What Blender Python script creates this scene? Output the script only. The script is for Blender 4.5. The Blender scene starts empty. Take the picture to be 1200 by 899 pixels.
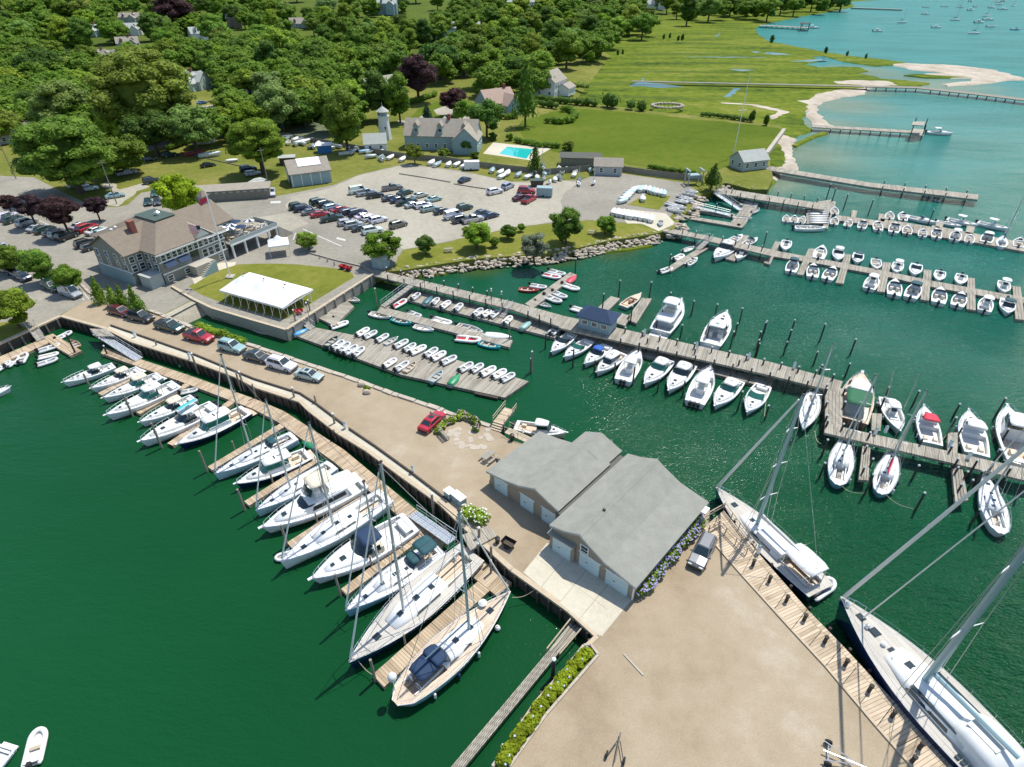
import bpy, bmesh, math, random
from mathutils import Vector, Matrix
random.seed(11)
R = math.radians
SC = bpy.context.scene
COL = SC.collection

# ------------------------------------------------------------------ camera
HC = 54.0            # camera height above the water, metres
FPX = 705.0          # focal length in pixels of a 1200 px wide picture
PITCH = R(35.2)      # tilt below the horizon
cam_d = bpy.data.cameras.new('camera')
cam_d.sensor_fit = 'HORIZONTAL'; cam_d.sensor_width = 36.0
cam_d.lens = FPX / 1200.0 * 36.0
cam_d.clip_start = 0.5; cam_d.clip_end = 9000
cam = bpy.data.objects.new('camera', cam_d); COL.objects.link(cam)
cam.location = (0, 0, HC); cam.rotation_euler = (R(90) - PITCH, 0, 0)
SC.camera = cam

# ------------------------------------------------------------------ sky, sun, exposure
SUN_AZ, SUN_EL = R(42), R(64)
w = bpy.data.worlds.new('World'); SC.world = w; w.use_nodes = True
nt = w.node_tree; nt.nodes.clear()
sky = nt.nodes.new('ShaderNodeTexSky'); sky.sky_type = 'NISHITA'; sky.sun_disc = False
sky.sun_elevation = SUN_EL; sky.sun_rotation = SUN_AZ
sky.air_density = 1.0; sky.dust_density = 0.6; sky.ozone_density = 1.0
bg = nt.nodes.new('ShaderNodeBackground'); bg.inputs['Strength'].default_value = 0.15
ow = nt.nodes.new('ShaderNodeOutputWorld')
nt.links.new(sky.outputs[0], bg.inputs[0]); nt.links.new(bg.outputs[0], ow.inputs[0])
sd = bpy.data.lights.new('sun', 'SUN'); sd.energy = 4.4; sd.angle = R(0.5); sd.color = (1.0, 0.95, 0.86)
sun = bpy.data.objects.new('sun', sd); COL.objects.link(sun)
SV = Vector((math.sin(SUN_AZ) * math.cos(SUN_EL), math.cos(SUN_AZ) * math.cos(SUN_EL), math.sin(SUN_EL)))
sun.rotation_euler = SV.to_track_quat('Z', 'Y').to_euler(); sun.location = SV * 300
SC.view_settings.view_transform = 'Standard'; SC.view_settings.look = 'None'
SC.view_settings.exposure = 0.3; SC.view_settings.gamma = 1.0; SC.view_settings.use_curve_mapping = False

# ------------------------------------------------------------------ pixel -> place
CP, SP = math.cos(PITCH), math.sin(PITCH)
def ray(x, y):
    u = (x - 600.0) / FPX; v = (449.5 - y) / FPX
    return Vector((u, CP + v * SP, -SP + v * CP))
def P(x, y, z=0.0):
    d = ray(x, y); t = (HC - z) / -d.z
    return Vector((d.x * t, d.y * t, z))
def depth(p): return p.y * CP - (p.z - HC) * SP
def proj_y(p):
    f = depth(p); up = p.y * SP + (p.z - HC) * CP
    return 449.5 - FPX * up / f
def height_to(base, ty):
    """how tall something standing at base is when its top shows at pixel row ty"""
    a, b = 0.0, 60.0
    for _ in range(40):
        m = (a + b) / 2
        if proj_y(base + Vector((0, 0, m))) > ty: a = m
        else: b = m
    return a
def sstep(a, b, x):
    t = min(1, max(0, (x - a) / (b - a))); return t * t * (3 - 2 * t)
ZL = 1.9             # level of the quay, the car parks and the lawns
def hill_z(X, Y):
    xb = 20 + (Y - 345) * .37          # the marsh lies east of this line
    return ZL - 0.05 + 24 * sstep(300, 950, Y) * (1 - sstep(xb - 130, xb - 25, X))
def on_land(x, y, up=0.0):
    z = ZL
    for _ in range(12):
        p = P(x, y, z + up); z = 0.5 * z + 0.5 * max(ZL, hill_z(p.x, p.y))
    p = P(x, y, z + up); return Vector((p.x, p.y, z))
def heading(x, y, dx, dy, z=ZL):
    a = P(x - dx / 2, y - dy / 2, z); b = P(x + dx / 2, y + dy / 2, z)
    return math.atan2(b.y - a.y, b.x - a.x)

# ------------------------------------------------------------------ materials
MATS = {}
def nodes_of(name):
    m = bpy.data.materials.new(name); m.use_nodes = True
    nt = m.node_tree; b = nt.nodes['Principled BSDF']
    return m, nt, b
def N(nt, t, **kw):
    n = nt.nodes.new(t)
    for k, v in kw.items(): setattr(n, k, v)
    return n
def ramp(nt, fac, stops):
    r = N(nt, 'ShaderNodeValToRGB'); e = r.color_ramp.elements
    while len(e) < len(stops): e.new(0.5)
    for el, (p, c) in zip(e, stops): el.position = p; el.color = (*c, 1)
    nt.links.new(fac, r.inputs[0]); return r.outputs[0]
def noise(nt, vec, scale, detail=4, rough=0.55):
    n = N(nt, 'ShaderNodeTexNoise'); n.inputs['Scale'].default_value = scale
    n.inputs['Detail'].default_value = detail; n.inputs['Roughness'].default_value = rough
    if vec: nt.links.new(vec, n.inputs['Vector'])
    return n.outputs['Fac']
def mixc(nt, fac, a, b, mode='MIX'):
    m = N(nt, 'ShaderNodeMix', data_type='RGBA', blend_type=mode)
    for s, v in ((0, fac), (6, a), (7, b)):
        if isinstance(v, (int, float)): m.inputs[s].default_value = v
        elif isinstance(v, tuple): m.inputs[s].default_value = (*v, 1)
        else: nt.links.new(v, m.inputs[s])
    return m.outputs[2]
def bump(nt, b, h, strength, dist):
    n = N(nt, 'ShaderNodeBump'); n.inputs['Strength'].default_value = strength; n.inputs['Distance'].default_value = dist
    nt.links.new(h, n.inputs['Height']); nt.links.new(n.outputs[0], b.inputs['Normal'])
def pos(nt): return N(nt, 'ShaderNodeNewGeometry').outputs['Position']
def objco(nt): return N(nt, 'ShaderNodeTexCoord').outputs['Object']
def mapped(nt, vec, scale=(1, 1, 1), rot=(0, 0, 0)):
    m = N(nt, 'ShaderNodeMapping'); m.inputs['Scale'].default_value = scale; m.inputs['Rotation'].default_value = rot
    nt.links.new(vec, m.inputs['Vector']); return m.outputs[0]

def mat(name, col, rough=0.6, var=0.12, scale=1.5, metal=0.0, spec=0.5, bmp=0.0, coat=0.0, tint=False):
    """painted or weathered surface: base colour, soft blotches, fine grain; tint = multiplied by the object's own colour"""
    if name in MATS: return MATS[name]
    m, nt, b = nodes_of(name); g = pos(nt) if not tint else objco(nt)
    n1 = noise(nt, g, scale, 5); n2 = noise(nt, g, scale * 11, 3)
    k = N(nt, 'ShaderNodeMath', operation='ADD'); nt.links.new(n1, k.inputs[0]); nt.links.new(n2, k.inputs[1])
    f = N(nt, 'ShaderNodeMapRange'); f.inputs[1].default_value = 0.65; f.inputs[2].default_value = 1.35
    f.inputs[3].default_value = 1 - var; f.inputs[4].default_value = 1 + var * 0.7
    nt.links.new(k.outputs[0], f.inputs[0])
    base = col
    if tint:
        oi = N(nt, 'ShaderNodeObjectInfo'); base = oi.outputs['Color']
    c = mixc(nt, 1.0, base, f.outputs[0], 'MULTIPLY')
    nt.links.new(c, b.inputs['Base Color'])
    b.inputs['Roughness'].default_value = rough; b.inputs['Metallic'].default_value = metal
    b.inputs['Specular IOR Level'].default_value = spec
    b.inputs['Coat Weight'].default_value = coat; b.inputs['Coat Roughness'].default_value = 0.08
    if bmp: bump(nt, b, n2, 0.5, bmp)
    MATS[name] = m; return m

def ground_mat(name, stops, s1, s2, bmp=0.02, rough=0.95, streak=None, speck=0.0):
    m, nt, b = nodes_of(name); g = pos(nt)
    if streak: g = mapped(nt, g, streak[0], (0, 0, streak[1]))
    n1 = noise(nt, g, s1, 6, 0.6); n2 = noise(nt, pos(nt), s2, 5, 0.7)
    k = mixc(nt, 0.45, n1, n2)
    c = ramp(nt, k, stops)
    if speck:
        n3 = noise(nt, pos(nt), 9.0, 2, 0.8)
        f = N(nt, 'ShaderNodeMapRange'); f.inputs[1].default_value = 0.3; f.inputs[2].default_value = 0.7
        f.inputs[3].default_value = 1 - speck; f.inputs[4].default_value = 1 + speck
        nt.links.new(n3, f.inputs[0]); c = mixc(nt, 1.0, c, f.outputs[0], 'MULTIPLY')
    nt.links.new(c, b.inputs['Base Color']); b.inputs['Roughness'].default_value = rough
    b.inputs['Specular IOR Level'].default_value = 0.04
    bump(nt, b, n2, 0.6, bmp)
    MATS[name] = m; return m

G_ASPH = ground_mat('asphalt_old', [(0.3, (.185, .175, .145)), (0.5, (.26, .245, .205)), (0.7, (.34, .32, .265))], 0.07, 1.2, speck=.10)
G_PALE = ground_mat('crushed_shell_gravel', [(0.3, (.24, .225, .18)), (0.5, (.335, .315, .255)), (0.68, (.41, .39, .32))], 0.06, 0.9, streak=((1, .35, 1), R(25)), speck=.13)
G_TAN = ground_mat('tan_gravel', [(0.36, (.255, .20, .135)), (0.47, (.32, .26, .18)), (0.56, (.355, .293, .21)), (0.66, (.42, .375, .295))], 0.028, 0.22, bmp=.03, streak=((1, .4, 1), R(-40)), speck=.13)
G_CONC = ground_mat('concrete_apron', [(0.3, (.40, .37, .29)), (0.5, (.50, .465, .37)), (0.7, (.56, .53, .43))], 0.15, 1.6, bmp=.006, speck=.06)
G_RAMP = ground_mat('ramp_concrete', [(0.3, (.26, .24, .19)), (0.5, (.36, .33, .26)), (0.7, (.42, .39, .31))], 0.3, 1.6, bmp=.01, speck=.1)
G_GRASS = ground_mat('rough_grass', [(0.3, (.085, .11, .018)), (0.5, (.15, .165, .035)), (0.68, (.25, .215, .075))], 0.05, 0.5, bmp=.08, speck=.25)
G_LAWN = ground_mat('mown_lawn', [(0.3, (.06, .098, .010)), (0.5, (.088, .128, .013)), (0.7, (.135, .155, .025))], 0.035, 0.35, bmp=.05, streak=((.5, 1, 1), R(12)), speck=.14)
G_CLUB = ground_mat('club_lawn', [(0.3, (.10, .125, .018)), (0.5, (.16, .175, .03)), (0.7, (.25, .22, .065))], 0.09, 0.7, bmp=.05, speck=.2)
G_MARSH = ground_mat('salt_marsh', [(0.38, (.03, .06, .013)), (0.45, (.075, .115, .013)), (0.53, (.12, .16, .016)), (0.62, (.19, .195, .04))], 0.03, 0.22, bmp=.2, streak=((.45, 1.7, 1), R(-4)), speck=.28)
G_SAND = ground_mat('beach_sand', [(0.32, (.26, .225, .165)), (0.5, (.42, .37, .30)), (0.68, (.55, .50, .42))], 0.1, 0.6, bmp=.04, speck=.08)
G_WOOD = ground_mat('woodland_floor', [(0.3, (.05, .08, .015)), (0.55, (.09, .125, .022)), (0.75, (.14, .16, .035))], 0.06, 0.5, bmp=.2, speck=.2)
G_COURT = ground_mat('tennis_court_green', [(0.3, (.10, .13, .075)), (0.6, (.15, .175, .105))], 0.1, 1.0, bmp=.003)

def water_mat():
    m, nt, b = nodes_of('harbour_water'); g = pos(nt)
    n1 = noise(nt, g, 0.012, 4, 0.55)
    c = ramp(nt, n1, [(0.3, (.004, .047, .014)), (0.55, (.005, .058, .018)), (0.75, (.007, .070, .025))])
    # teal towards the bay: clearer water plus reflected sky painted in; basin stays green
    sy = N(nt, 'ShaderNodeSeparateXYZ'); nt.links.new(g, sy.inputs[0])
    ad = N(nt, 'ShaderNodeMath', operation='MULTIPLY_ADD'); nt.links.new(sy.outputs[0], ad.inputs[0]); ad.inputs[1].default_value = 1.1; nt.links.new(sy.outputs[1], ad.inputs[2])
    tf = N(nt, 'ShaderNodeMapRange', interpolation_type='SMOOTHSTEP'); tf.inputs[1].default_value = 35; tf.inputs[2].default_value = 400; nt.links.new(ad.outputs[0], tf.inputs[0])
    c = mixc(nt, tf.outputs[0], c, (.005, .165, .142))
    # sandy shallows along the beach: depth is a property of the place
    for (px, py, r0, r1) in ((925, 178, 4, 34), (960, 148, 4, 30), (975, 122, 6, 36), (1000, 106, 4, 26), (905, 215, 2, 16), (1100, 100, 6, 45), (1010, 84, 6, 40), (465, 322, 2, 9), (560, 310, 2, 9), (650, 300, 2, 9), (712, 289, 2, 11)):
        q = P(px, py, 0)
        d = N(nt, 'ShaderNodeVectorMath', operation='DISTANCE'); d.inputs[1].default_value = q; nt.links.new(g, d.inputs[0])
        f = N(nt, 'ShaderNodeMapRange', interpolation_type='SMOOTHSTEP'); f.inputs[1].default_value = r0; f.inputs[2].default_value = r1
        f.inputs[3].default_value = 0.85; f.inputs[4].default_value = 0.0; nt.links.new(d.outputs['Value'], f.inputs[0])
        c = mixc(nt, f.outputs[0], c, (.14, .19, .115) if py < 250 else (.05, .075, .02))
    nt.links.new(c, b.inputs['Base Color'])
    b.inputs['IOR'].default_value = 1.33
    b.inputs['Specular IOR Level'].default_value = 0.2
    a1 = noise(nt, mapped(nt, g, (.55, 1.5, 1), R(28) * Vector((0, 0, 1))), 0.9, 4, 0.6)
    a2 = noise(nt, mapped(nt, g, (.6, 1.3, 1), R(60) * Vector((0, 0, 1))), 0.16, 3, 0.5)
    a3 = noise(nt, mapped(nt, g, (.8, 1.3, 1), R(35) * Vector((0, 0, 1))), 3.2, 2, 0.5)
    # the breeze roughens the open side of the harbour; the basin west of the quay lies in its lee
    sx = N(nt, 'ShaderNodeSeparateXYZ'); nt.links.new(g, sx.inputs[0])
    # the open bay beyond the piers is ruffled too finely to see single waves
    rf = N(nt, 'ShaderNodeMapRange', interpolation_type='SMOOTHSTEP'); rf.inputs[1].default_value = 120; rf.inputs[2].default_value = 420
    rf.inputs[3].default_value = 0.11; rf.inputs[4].default_value = 0.38; nt.links.new(sx.outputs[1], rf.inputs[0]); nt.links.new(rf.outputs[0], b.inputs['Roughness'])
    wf = N(nt, 'ShaderNodeMapRange', interpolation_type='SMOOTHSTEP'); wf.inputs[1].default_value = 4; wf.inputs[2].default_value = 34
    wf.inputs[3].default_value = 0.36; wf.inputs[4].default_value = 2.8; nt.links.new(sx.outputs[0], wf.inputs[0])
    k = N(nt, 'ShaderNodeMath', operation='MULTIPLY_ADD'); nt.links.new(a2, k.inputs[0]); k.inputs[1].default_value = 1.8; nt.links.new(a1, k.inputs[2])
    k3 = N(nt, 'ShaderNodeMath', operation='MULTIPLY_ADD'); nt.links.new(a3, k3.inputs[0]); k3.inputs[1].default_value = 0.5; nt.links.new(k.outputs[0], k3.inputs[2]); k = k3
    gust = N(nt, 'ShaderNodeMapRange'); gust.inputs[1].default_value = 0.4; gust.inputs[2].default_value = 0.65; gust.inputs[3].default_value = 0.55; gust.inputs[4].default_value = 1.6
    nt.links.new(noise(nt, mapped(nt, g, (.5, 1, 1), R(30) * Vector((0, 0, 1))), 0.035, 3, 0.5), gust.inputs[0])
    wg = N(nt, 'ShaderNodeMath', operation='MULTIPLY'); nt.links.new(wf.outputs[0], wg.inputs[0]); nt.links.new(gust.outputs[0], wg.inputs[1])
    k2 = N(nt, 'ShaderNodeMath', operation='MULTIPLY'); nt.links.new(k.outputs[0], k2.inputs[0]); nt.links.new(wg.outputs[0], k2.inputs[1])
    bump(nt, b, k2.outputs[0], 0.75, 0.28)
    MATS['water'] = m; return m
M_WATER = water_mat()

def plank_mat(name, c0, c1, width=0.3, axis=0, gap=.35):
    """weathered boards laid across the deck: each board its own grey, dark gaps"""
    m, nt, b = nodes_of(name); o = objco(nt)
    s = N(nt, 'ShaderNodeSeparateXYZ'); nt.links.new(o, s.inputs[0])
    d = N(nt, 'ShaderNodeMath', operation='DIVIDE'); d.inputs[1].default_value = width; nt.links.new(s.outputs[axis], d.inputs[0])
    fl = N(nt, 'ShaderNodeMath', operation='FLOOR'); nt.links.new(d.outputs[0], fl.inputs[0])
    oi = N(nt, 'ShaderNodeObjectInfo')
    cb = N(nt, 'ShaderNodeCombineXYZ'); nt.links.new(fl.outputs[0], cb.inputs[0]); nt.links.new(oi.outputs['Random'], cb.inputs[1])
    wn = N(nt, 'ShaderNodeTexWhiteNoise', noise_dimensions='2D'); nt.links.new(cb.outputs[0], wn.inputs['Vector'])
    n = noise(nt, pos(nt), 0.5, 5, 0.6)
    k = N(nt, 'ShaderNodeMath', operation='MULTIPLY_ADD'); nt.links.new(wn.outputs[0], k.inputs[0]); k.inputs[1].default_value = 0.5
    nt.links.new(n, k.inputs[2])
    c = ramp(nt, k.outputs[0], [(0.3, c0), (0.95, c1)])
    fr = N(nt, 'ShaderNodeMath', operation='FRACT'); nt.links.new(d.outputs[0], fr.inputs[0])
    gp = N(nt, 'ShaderNodeMath', operation='LESS_THAN'); gp.inputs[1].default_value = 0.10; nt.links.new(fr.outputs[0], gp.inputs[0])
    c = mixc(nt, gp.outputs[0], c, tuple(v * gap for v in c0))
    nt.links.new(c, b.inputs['Base Color']); b.inputs['Roughness'].default_value = 0.85; b.inputs['Specular IOR Level'].default_value = 0.2
    MATS[name] = m; return m
W_GREY = plank_mat('weathered_grey_planks', (.20, .182, .148), (.37, .342, .282))
W_TAN = plank_mat('sunbleached_tan_planks', (.29, .225, .15), (.55, .45, .33))
W_DOCK = plank_mat('float_decking', (.27, .20, .13), (.50, .40, .28))

def leaf_mat(name):
    m, nt, b = nodes_of(name)
    oi = N(nt, 'ShaderNodeObjectInfo'); g = N(nt, 'ShaderNodeNewGeometry')
    n = noise(nt, g.outputs['Position'], 0.45, 3, 0.6)
    f = N(nt, 'ShaderNodeMapRange'); f.inputs[1].default_value = 0.3; f.inputs[2].default_value = 0.7
    f.inputs[3].default_value = 0.65; f.inputs[4].default_value = 1.35; nt.links.new(n, f.inputs[0])
    r = N(nt, 'ShaderNodeMapRange'); r.inputs[3].default_value = 0.7; r.inputs[4].default_value = 1.3
    nt.links.new(g.outputs['Random Per Island'], r.inputs[0])
    c = mixc(nt, 1.0, oi.outputs['Color'], f.outputs[0], 'MULTIPLY')
    c = mixc(nt, 1.0, c, r.outputs[0], 'MULTIPLY')
    nt.links.new(c, b.inputs['Base Color']); b.inputs['Roughness'].default_value = 0.6
    b.inputs['Specular IOR Level'].default_value = 0.1
    tr = N(nt, 'ShaderNodeBsdfTranslucent'); nt.links.new(c, tr.inputs[0])
    ms = N(nt, 'ShaderNodeMixShader'); ms.inputs[0].default_value = 0.42
    out = nt.nodes['Material Output']
    nt.links.new(b.outputs[0], ms.inputs[1]); nt.links.new(tr.outputs[0], ms.inputs[2]); nt.links.new(ms.outputs[0], out.inputs[0])
    MATS[name] = m; return m
M_LEAF = leaf_mat('leaves')
M_BARK = mat('bark', (.075, .058, .042), 0.9, .3, 4, bmp=.03)
M_GEL = mat('white_gelcoat', (.70, .71, .69), 0.28, .05, .8, coat=.3)
M_DECK = mat('nonskid_deck', (.60, .60, .57), 0.6, .07, 1.2)
M_CREAM = mat('cream_canvas', (.62, .55, .43), 0.8, .08, 1)
M_TEAK = plank_mat('teak_deck', (.46, .36, .26), (.66, .55, .43), 0.16, 1)
M_TEAKG = plank_mat('grey_teak_deck', (.42, .395, .345), (.54, .515, .46), 0.16, 1)
M_NAVY = mat('navy_hull', (.008, .016, .06), 0.18, .1, 1, coat=.5)
M_BLUEC = mat('blue_canvas', (.010, .034, .085), 0.8, .12, 1.5)
M_BRIGHTB = mat('bright_blue_canvas', (.02, .10, .38), 0.8, .1, 1.5)
M_REDC = mat('red_canvas', (.55, .03, .06), 0.75, .1, 1.5)
M_GREENC = mat('green_canvas', (.015, .12, .05), 0.8, .1, 1.5)
M_TEALC = mat('teal_canvas', (.012, .07, .085), 0.75, .12, 1.5)
M_GLASS = mat('tinted_glass', (.018, .035, .04), 0.06, .1, 1, spec=.8)
M_GLASSG = mat('green_tinted_glass', (.03, .16, .12), 0.08, .1, 1, spec=.8)
M_ALU = mat('brushed_aluminium', (.62, .64, .64), 0.35, .06, 2, metal=.6)
M_MAST = mat('mast_alloy', (.55, .58, .57), 0.4, .08, 1, metal=.35)
M_STEEL = mat('stainless_rail', (.7, .72, .72), 0.25, .04, 2, metal=.8)
M_WIRE = mat('rigging_wire', (.42, .44, .44), 0.4, .1, 2, metal=.5)
M_SAIL = mat('furled_sailcloth', (.70, .70, .66), 0.8, .06, 1)
M_BLACK = mat('black_plastic', (.018, .019, .021), 0.45, .2, 2)
M_TYRE = mat('tyre_rubber', (.02, .02, .02), 0.85, .2, 4)
M_HUB = mat('wheel_alloy', (.40, .41, .42), 0.35, .1, 3, metal=.7)
M_PVC = mat('grey_hypalon_tube', (.56, .575, .57), 0.55, .08, 1.5)
M_PVCW = mat('white_hypalon_tube', (.72, .72, .69), 0.5, .07, 1.5)
M_FLOOR = mat('grey_floorboard', (.33, .34, .33), 0.7, .15, 2)
M_PILE = mat('tarred_pile', (.055, .045, .036), 0.9, .35, 2, bmp=.02)
M_PILEG = mat('weathered_pile', (.24, .215, .17), 0.9, .25, 2, bmp=.02)
M_CAP = mat('white_cap', (.75, .76, .75), 0.5, .05, 2)
M_STONE = mat('granite_block', (.42, .37, .30), 0.9, .22, .9, bmp=.03)
M_ROCK = mat('riprap_rock', (.44, .38, .30), 0.92, .28, .5, bmp=.06)
M_CONCW = mat('concrete_wall', (.40, .375, .31), 0.9, .18, .4, bmp=.02)
M_TIMBERD = mat('dark_bulkhead_timber', (.075, .06, .045), 0.9, .35, 1.2, bmp=.03)
M_TIMBER = mat('grey_timber', (.31, .285, .235), 0.85, .2, 1.5, bmp=.01)
M_TIMBERT = mat('tan_timber', (.46, .38, .27), 0.85, .2, 1.5, bmp=.01)
M_PAINT = mat('car_paint', (1, 1, 1), 0.3, .03, .5, metal=.15, coat=.8, tint=True)
M_LAMP = mat('headlamp_lens', (.75, .76, .74), 0.1, .05, 3)
M_TAIL = mat('tail_lamp_lens', (.35, .01, .01), 0.2, .1, 3)
M_ROOFB = mat('brown_grey_shingles', (.20, .165, .125), 0.9, .2, 1.3, bmp=.02)
M_ROOFG = mat('pale_grey_shingles', (.25, .253, .22), 0.9, .2, 0.8, bmp=.03)
M_ROOFD = mat('dark_grey_shingles', (.115, .115, .10), 0.9, .2, 1.0, bmp=.02)
M_ROOFM = mat('silvered_cedar_roof', (.30, .27, .22), 0.9, .2, 0.8, bmp=.02)
M_ROOFL = mat('light_grey_roof', (.38, .40, .37), 0.9, .15, 0.8, bmp=.02)
M_SHINGLE = mat('weathered_cedar_wall', (.23, .195, .15), 0.9, .2, 1.8, bmp=.02)
M_CLUB = mat('club_grey_shingle', (.235, .235, .195), 0.9, .15, 1.8, bmp=.02)
M_SHINGT = mat('tan_wall_boards', (.30, .245, .185), 0.9, .12, 1.2, bmp=.01)
M_WALLW = mat('white_clapboard', (.66, .68, .66), 0.7, .07, 1)
M_WALLG = mat('grey_clapboard', (.36, .40, .38), 0.8, .1, 1)
M_WALLB = mat('blue_grey_clapboard', (.26, .36, .37), 0.8, .1, 1)
M_WALLGR = mat('green_clapboard', (.10, .22, .16), 0.8, .1, 1)
M_WORN = mat('worn_white_paint', (.52, .52, .48), .8, .25, 2)
M_TRIM = mat('white_trim', (.76, .77, .75), 0.6, .04, 2)
M_BRICK = mat('red_brick', (.25, .085, .06), 0.9, .25, 3, bmp=.01)
M_GREENR = mat('green_flat_roof', (.05, .085, .07), 0.8, .15, 1)
M_TENT = mat('white_tent_vinyl', (.74, .745, .73), 0.5, .03, .6)
M_GREY = mat('grey_box_paint', (.36, .40, .41), 0.5, .1, 2)
M_TEALP = mat('teal_paint', (.05, .38, .40), 0.5, .1, 2)
M_ORANGE = mat('orange_paint', (.55, .17, .03), 0.5, .1, 2)
M_REDP = mat('red_paint', (.50, .02, .035), 0.45, .1, 2)
M_GREENP = mat('green_paint', (.02, .22, .08), 0.5, .1, 2)
M_BLUEP = mat('blue_paint', (.03, .16, .42), 0.5, .1, 2)
M_TINT = mat('coloured_gelcoat', (1, 1, 1), 0.4, .08, 1.2, coat=.2, tint=True)
M_WOODV = mat('varnished_mahogany', (.27, .09, .035), 0.3, .2, 2, coat=.4)
M_ROPE = mat('mooring_rope', (.45, .40, .28), 0.9, .15, 4)
M_FLOWB = mat('hydrangea_blue', (.33, .31, .55), 0.7, .25, 2)
M_FLOWW = mat('hydrangea_white', (.66, .68, .56), 0.7, .15, 2)
M_FLAGR = mat('red_flag', (.55, .03, .07), 0.8, .1, 2)
M_CREEK = mat('creek_water', (.05, .14, .15), 0.3, .08, .1, spec=.3)
M_POOL = mat('pool_water', (.02, .45, .42), 0.05, .08, .5)
M_FENCE = mat('grey_board_fence', (.22, .205, .165), 0.9, .22, 1.2)

# ------------------------------------------------------------------ mesh collecting
class MB:
    def __init__(s): s.v = []; s.f = []
    def add(s, vs, fs):
        o = len(s.v); s.v += [tuple(p) for p in vs]; s.f += [tuple(i + o for i in f) for f in fs]; return s
    def box(s, c, d, rz=0.0, top=1.0, taper=None):
        x, y, z = d[0] / 2, d[1] / 2, d[2] / 2; cr, sr = math.cos(rz), math.sin(rz); vs = []
        for kz in (-1, 1):
            k = top if kz > 0 else 1.0
            for kx, ky in ((-1, -1), (1, -1), (1, 1), (-1, 1)):
                a, b = kx * x * k, ky * y * k
                vs.append((c[0] + a * cr - b * sr, c[1] + a * sr + b * cr, c[2] + kz * z))
        return s.add(vs, [(3, 2, 1, 0), (4, 5, 6, 7), (0, 1, 5, 4), (1, 2, 6, 5), (2, 3, 7, 6), (3, 0, 4, 7)])
    def tube(s, a, b, r0, r1=None, n=6):
        a = Vector(a); b = Vector(b); r1 = r0 if r1 is None else r1
        d = b - a
        if d.length < 1e-6: return s
        q = d.to_track_quat('Z', 'Y').to_matrix(); vs = []
        for p, r in ((a, r0), (b, r1)):
            for i in range(n):
                t = 2 * math.pi * i / n; vs.append(p + q @ Vector((r * math.cos(t), r * math.sin(t), 0)))
        fs = [(i, (i + 1) % n, n + (i + 1) % n, n + i) for i in range(n)] + [tuple(range(n - 1, -1, -1)), tuple(range(n, 2 * n))]
        return s.add(vs, fs)
    def path(s, pts, r, n=5):
        for a, b in zip(pts[:-1], pts[1:]): s.tube(a, b, r, r, n)
        return s
    def prism(s, pts, z0, z1):
        n = len(pts)
        vs = [(p[0], p[1], z0) for p in pts] + [(p[0], p[1], z1) for p in pts]
        a = sum(pts[i][0] * pts[(i + 1) % n][1] - pts[(i + 1) % n][0] * pts[i][1] for i in range(n))
        fs = [tuple(range(n - 1, -1, -1)), tuple(range(n, 2 * n))] + [(i, (i + 1) % n, n + (i + 1) % n, n + i) for i in range(n)]
        if a < 0: fs = [tuple(reversed(f)) for f in fs]
        return s.add(vs, fs)
    def loft(s, rings, closed=False, caps=True):
        n = len(rings[0]); vs = [p for r in rings for p in r]; fs = []
        for k in range(len(rings) - 1):
            for i in range(n if closed else n - 1):
                j = (i + 1) % n
                fs.append((k * n + i, k * n + j, (k + 1) * n + j, (k + 1) * n + i))
        if caps:
            fs.append(tuple(range(n - 1, -1, -1))); m = (len(rings) - 1) * n; fs.append(tuple(range(m, m + n)))
        return s.add(vs, fs)
    def lathe(s, prof, c=(0, 0, 0), n=12):
        rings = [[(c[0] + r * math.cos(2 * math.pi * i / n), c[1] + r * math.sin(2 * math.pi * i / n), c[2] + z) for i in range(n)] for r, z in prof]
        return s.loft(rings, True, True)
    def quad(s, a, b, c, d): return s.add([a, b, c, d], [(0, 1, 2, 3)])
    def blob(s, c, r, sub=1, jit=0.2, rnd=random):
        bm = bmesh.new(); bmesh.ops.create_icosphere(bm, subdivisions=sub, radius=1.0)
        for v in bm.verts: v.co *= 1 + rnd.uniform(-jit, jit)
        vs = [(c[0] + v.co.x * r[0], c[1] + v.co.y * r[1], c[2] + v.co.z * r[2]) for v in bm.verts]
        fs = [tuple(v.index for v in f.verts) for f in bm.faces]; bm.free()
        return s.add(vs, fs)
    def mesh(s, name, m, smooth=False, fix=True):
        me = bpy.data.meshes.new(name); me.from_pydata(s.v, [], s.f); me.materials.append(m)
        if fix and len(s.v) < 4000:
            bm = bmesh.new(); bm.from_mesh(me); bmesh.ops.recalc_face_normals(bm, faces=bm.faces); bm.to_mesh(me); bm.free()
        if smooth:
            me.polygons.foreach_set('use_smooth', [True] * len(me.polygons))
        me.update(); return me
    def build(s, name, m, parent=None, loc=(0, 0, 0), rz=0.0, smooth=False):
        return link(name, s.mesh(name, m, smooth), parent, loc, rz)
def link(name, me, parent=None, loc=(0, 0, 0), rz=0.0):
    o = bpy.data.objects.new(name, me); COL.objects.link(o); o.parent = parent
    o.location = loc; o.rotation_euler = (0, 0, rz); return o
def tag(o, label, cat, group=None, kind=None):
    o['label'] = label; o['category'] = cat
    if group: o['group'] = group
    if kind: o['kind'] = kind
    return o
def thing(name, label, cat, loc=(0, 0, 0), rz=0.0, group=None):
    return tag(link(name, None, None, loc, rz), label, cat, group)
def struct(o): o['kind'] = 'structure'; return o
def stuff(o): o['kind'] = 'stuff'; return o
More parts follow.
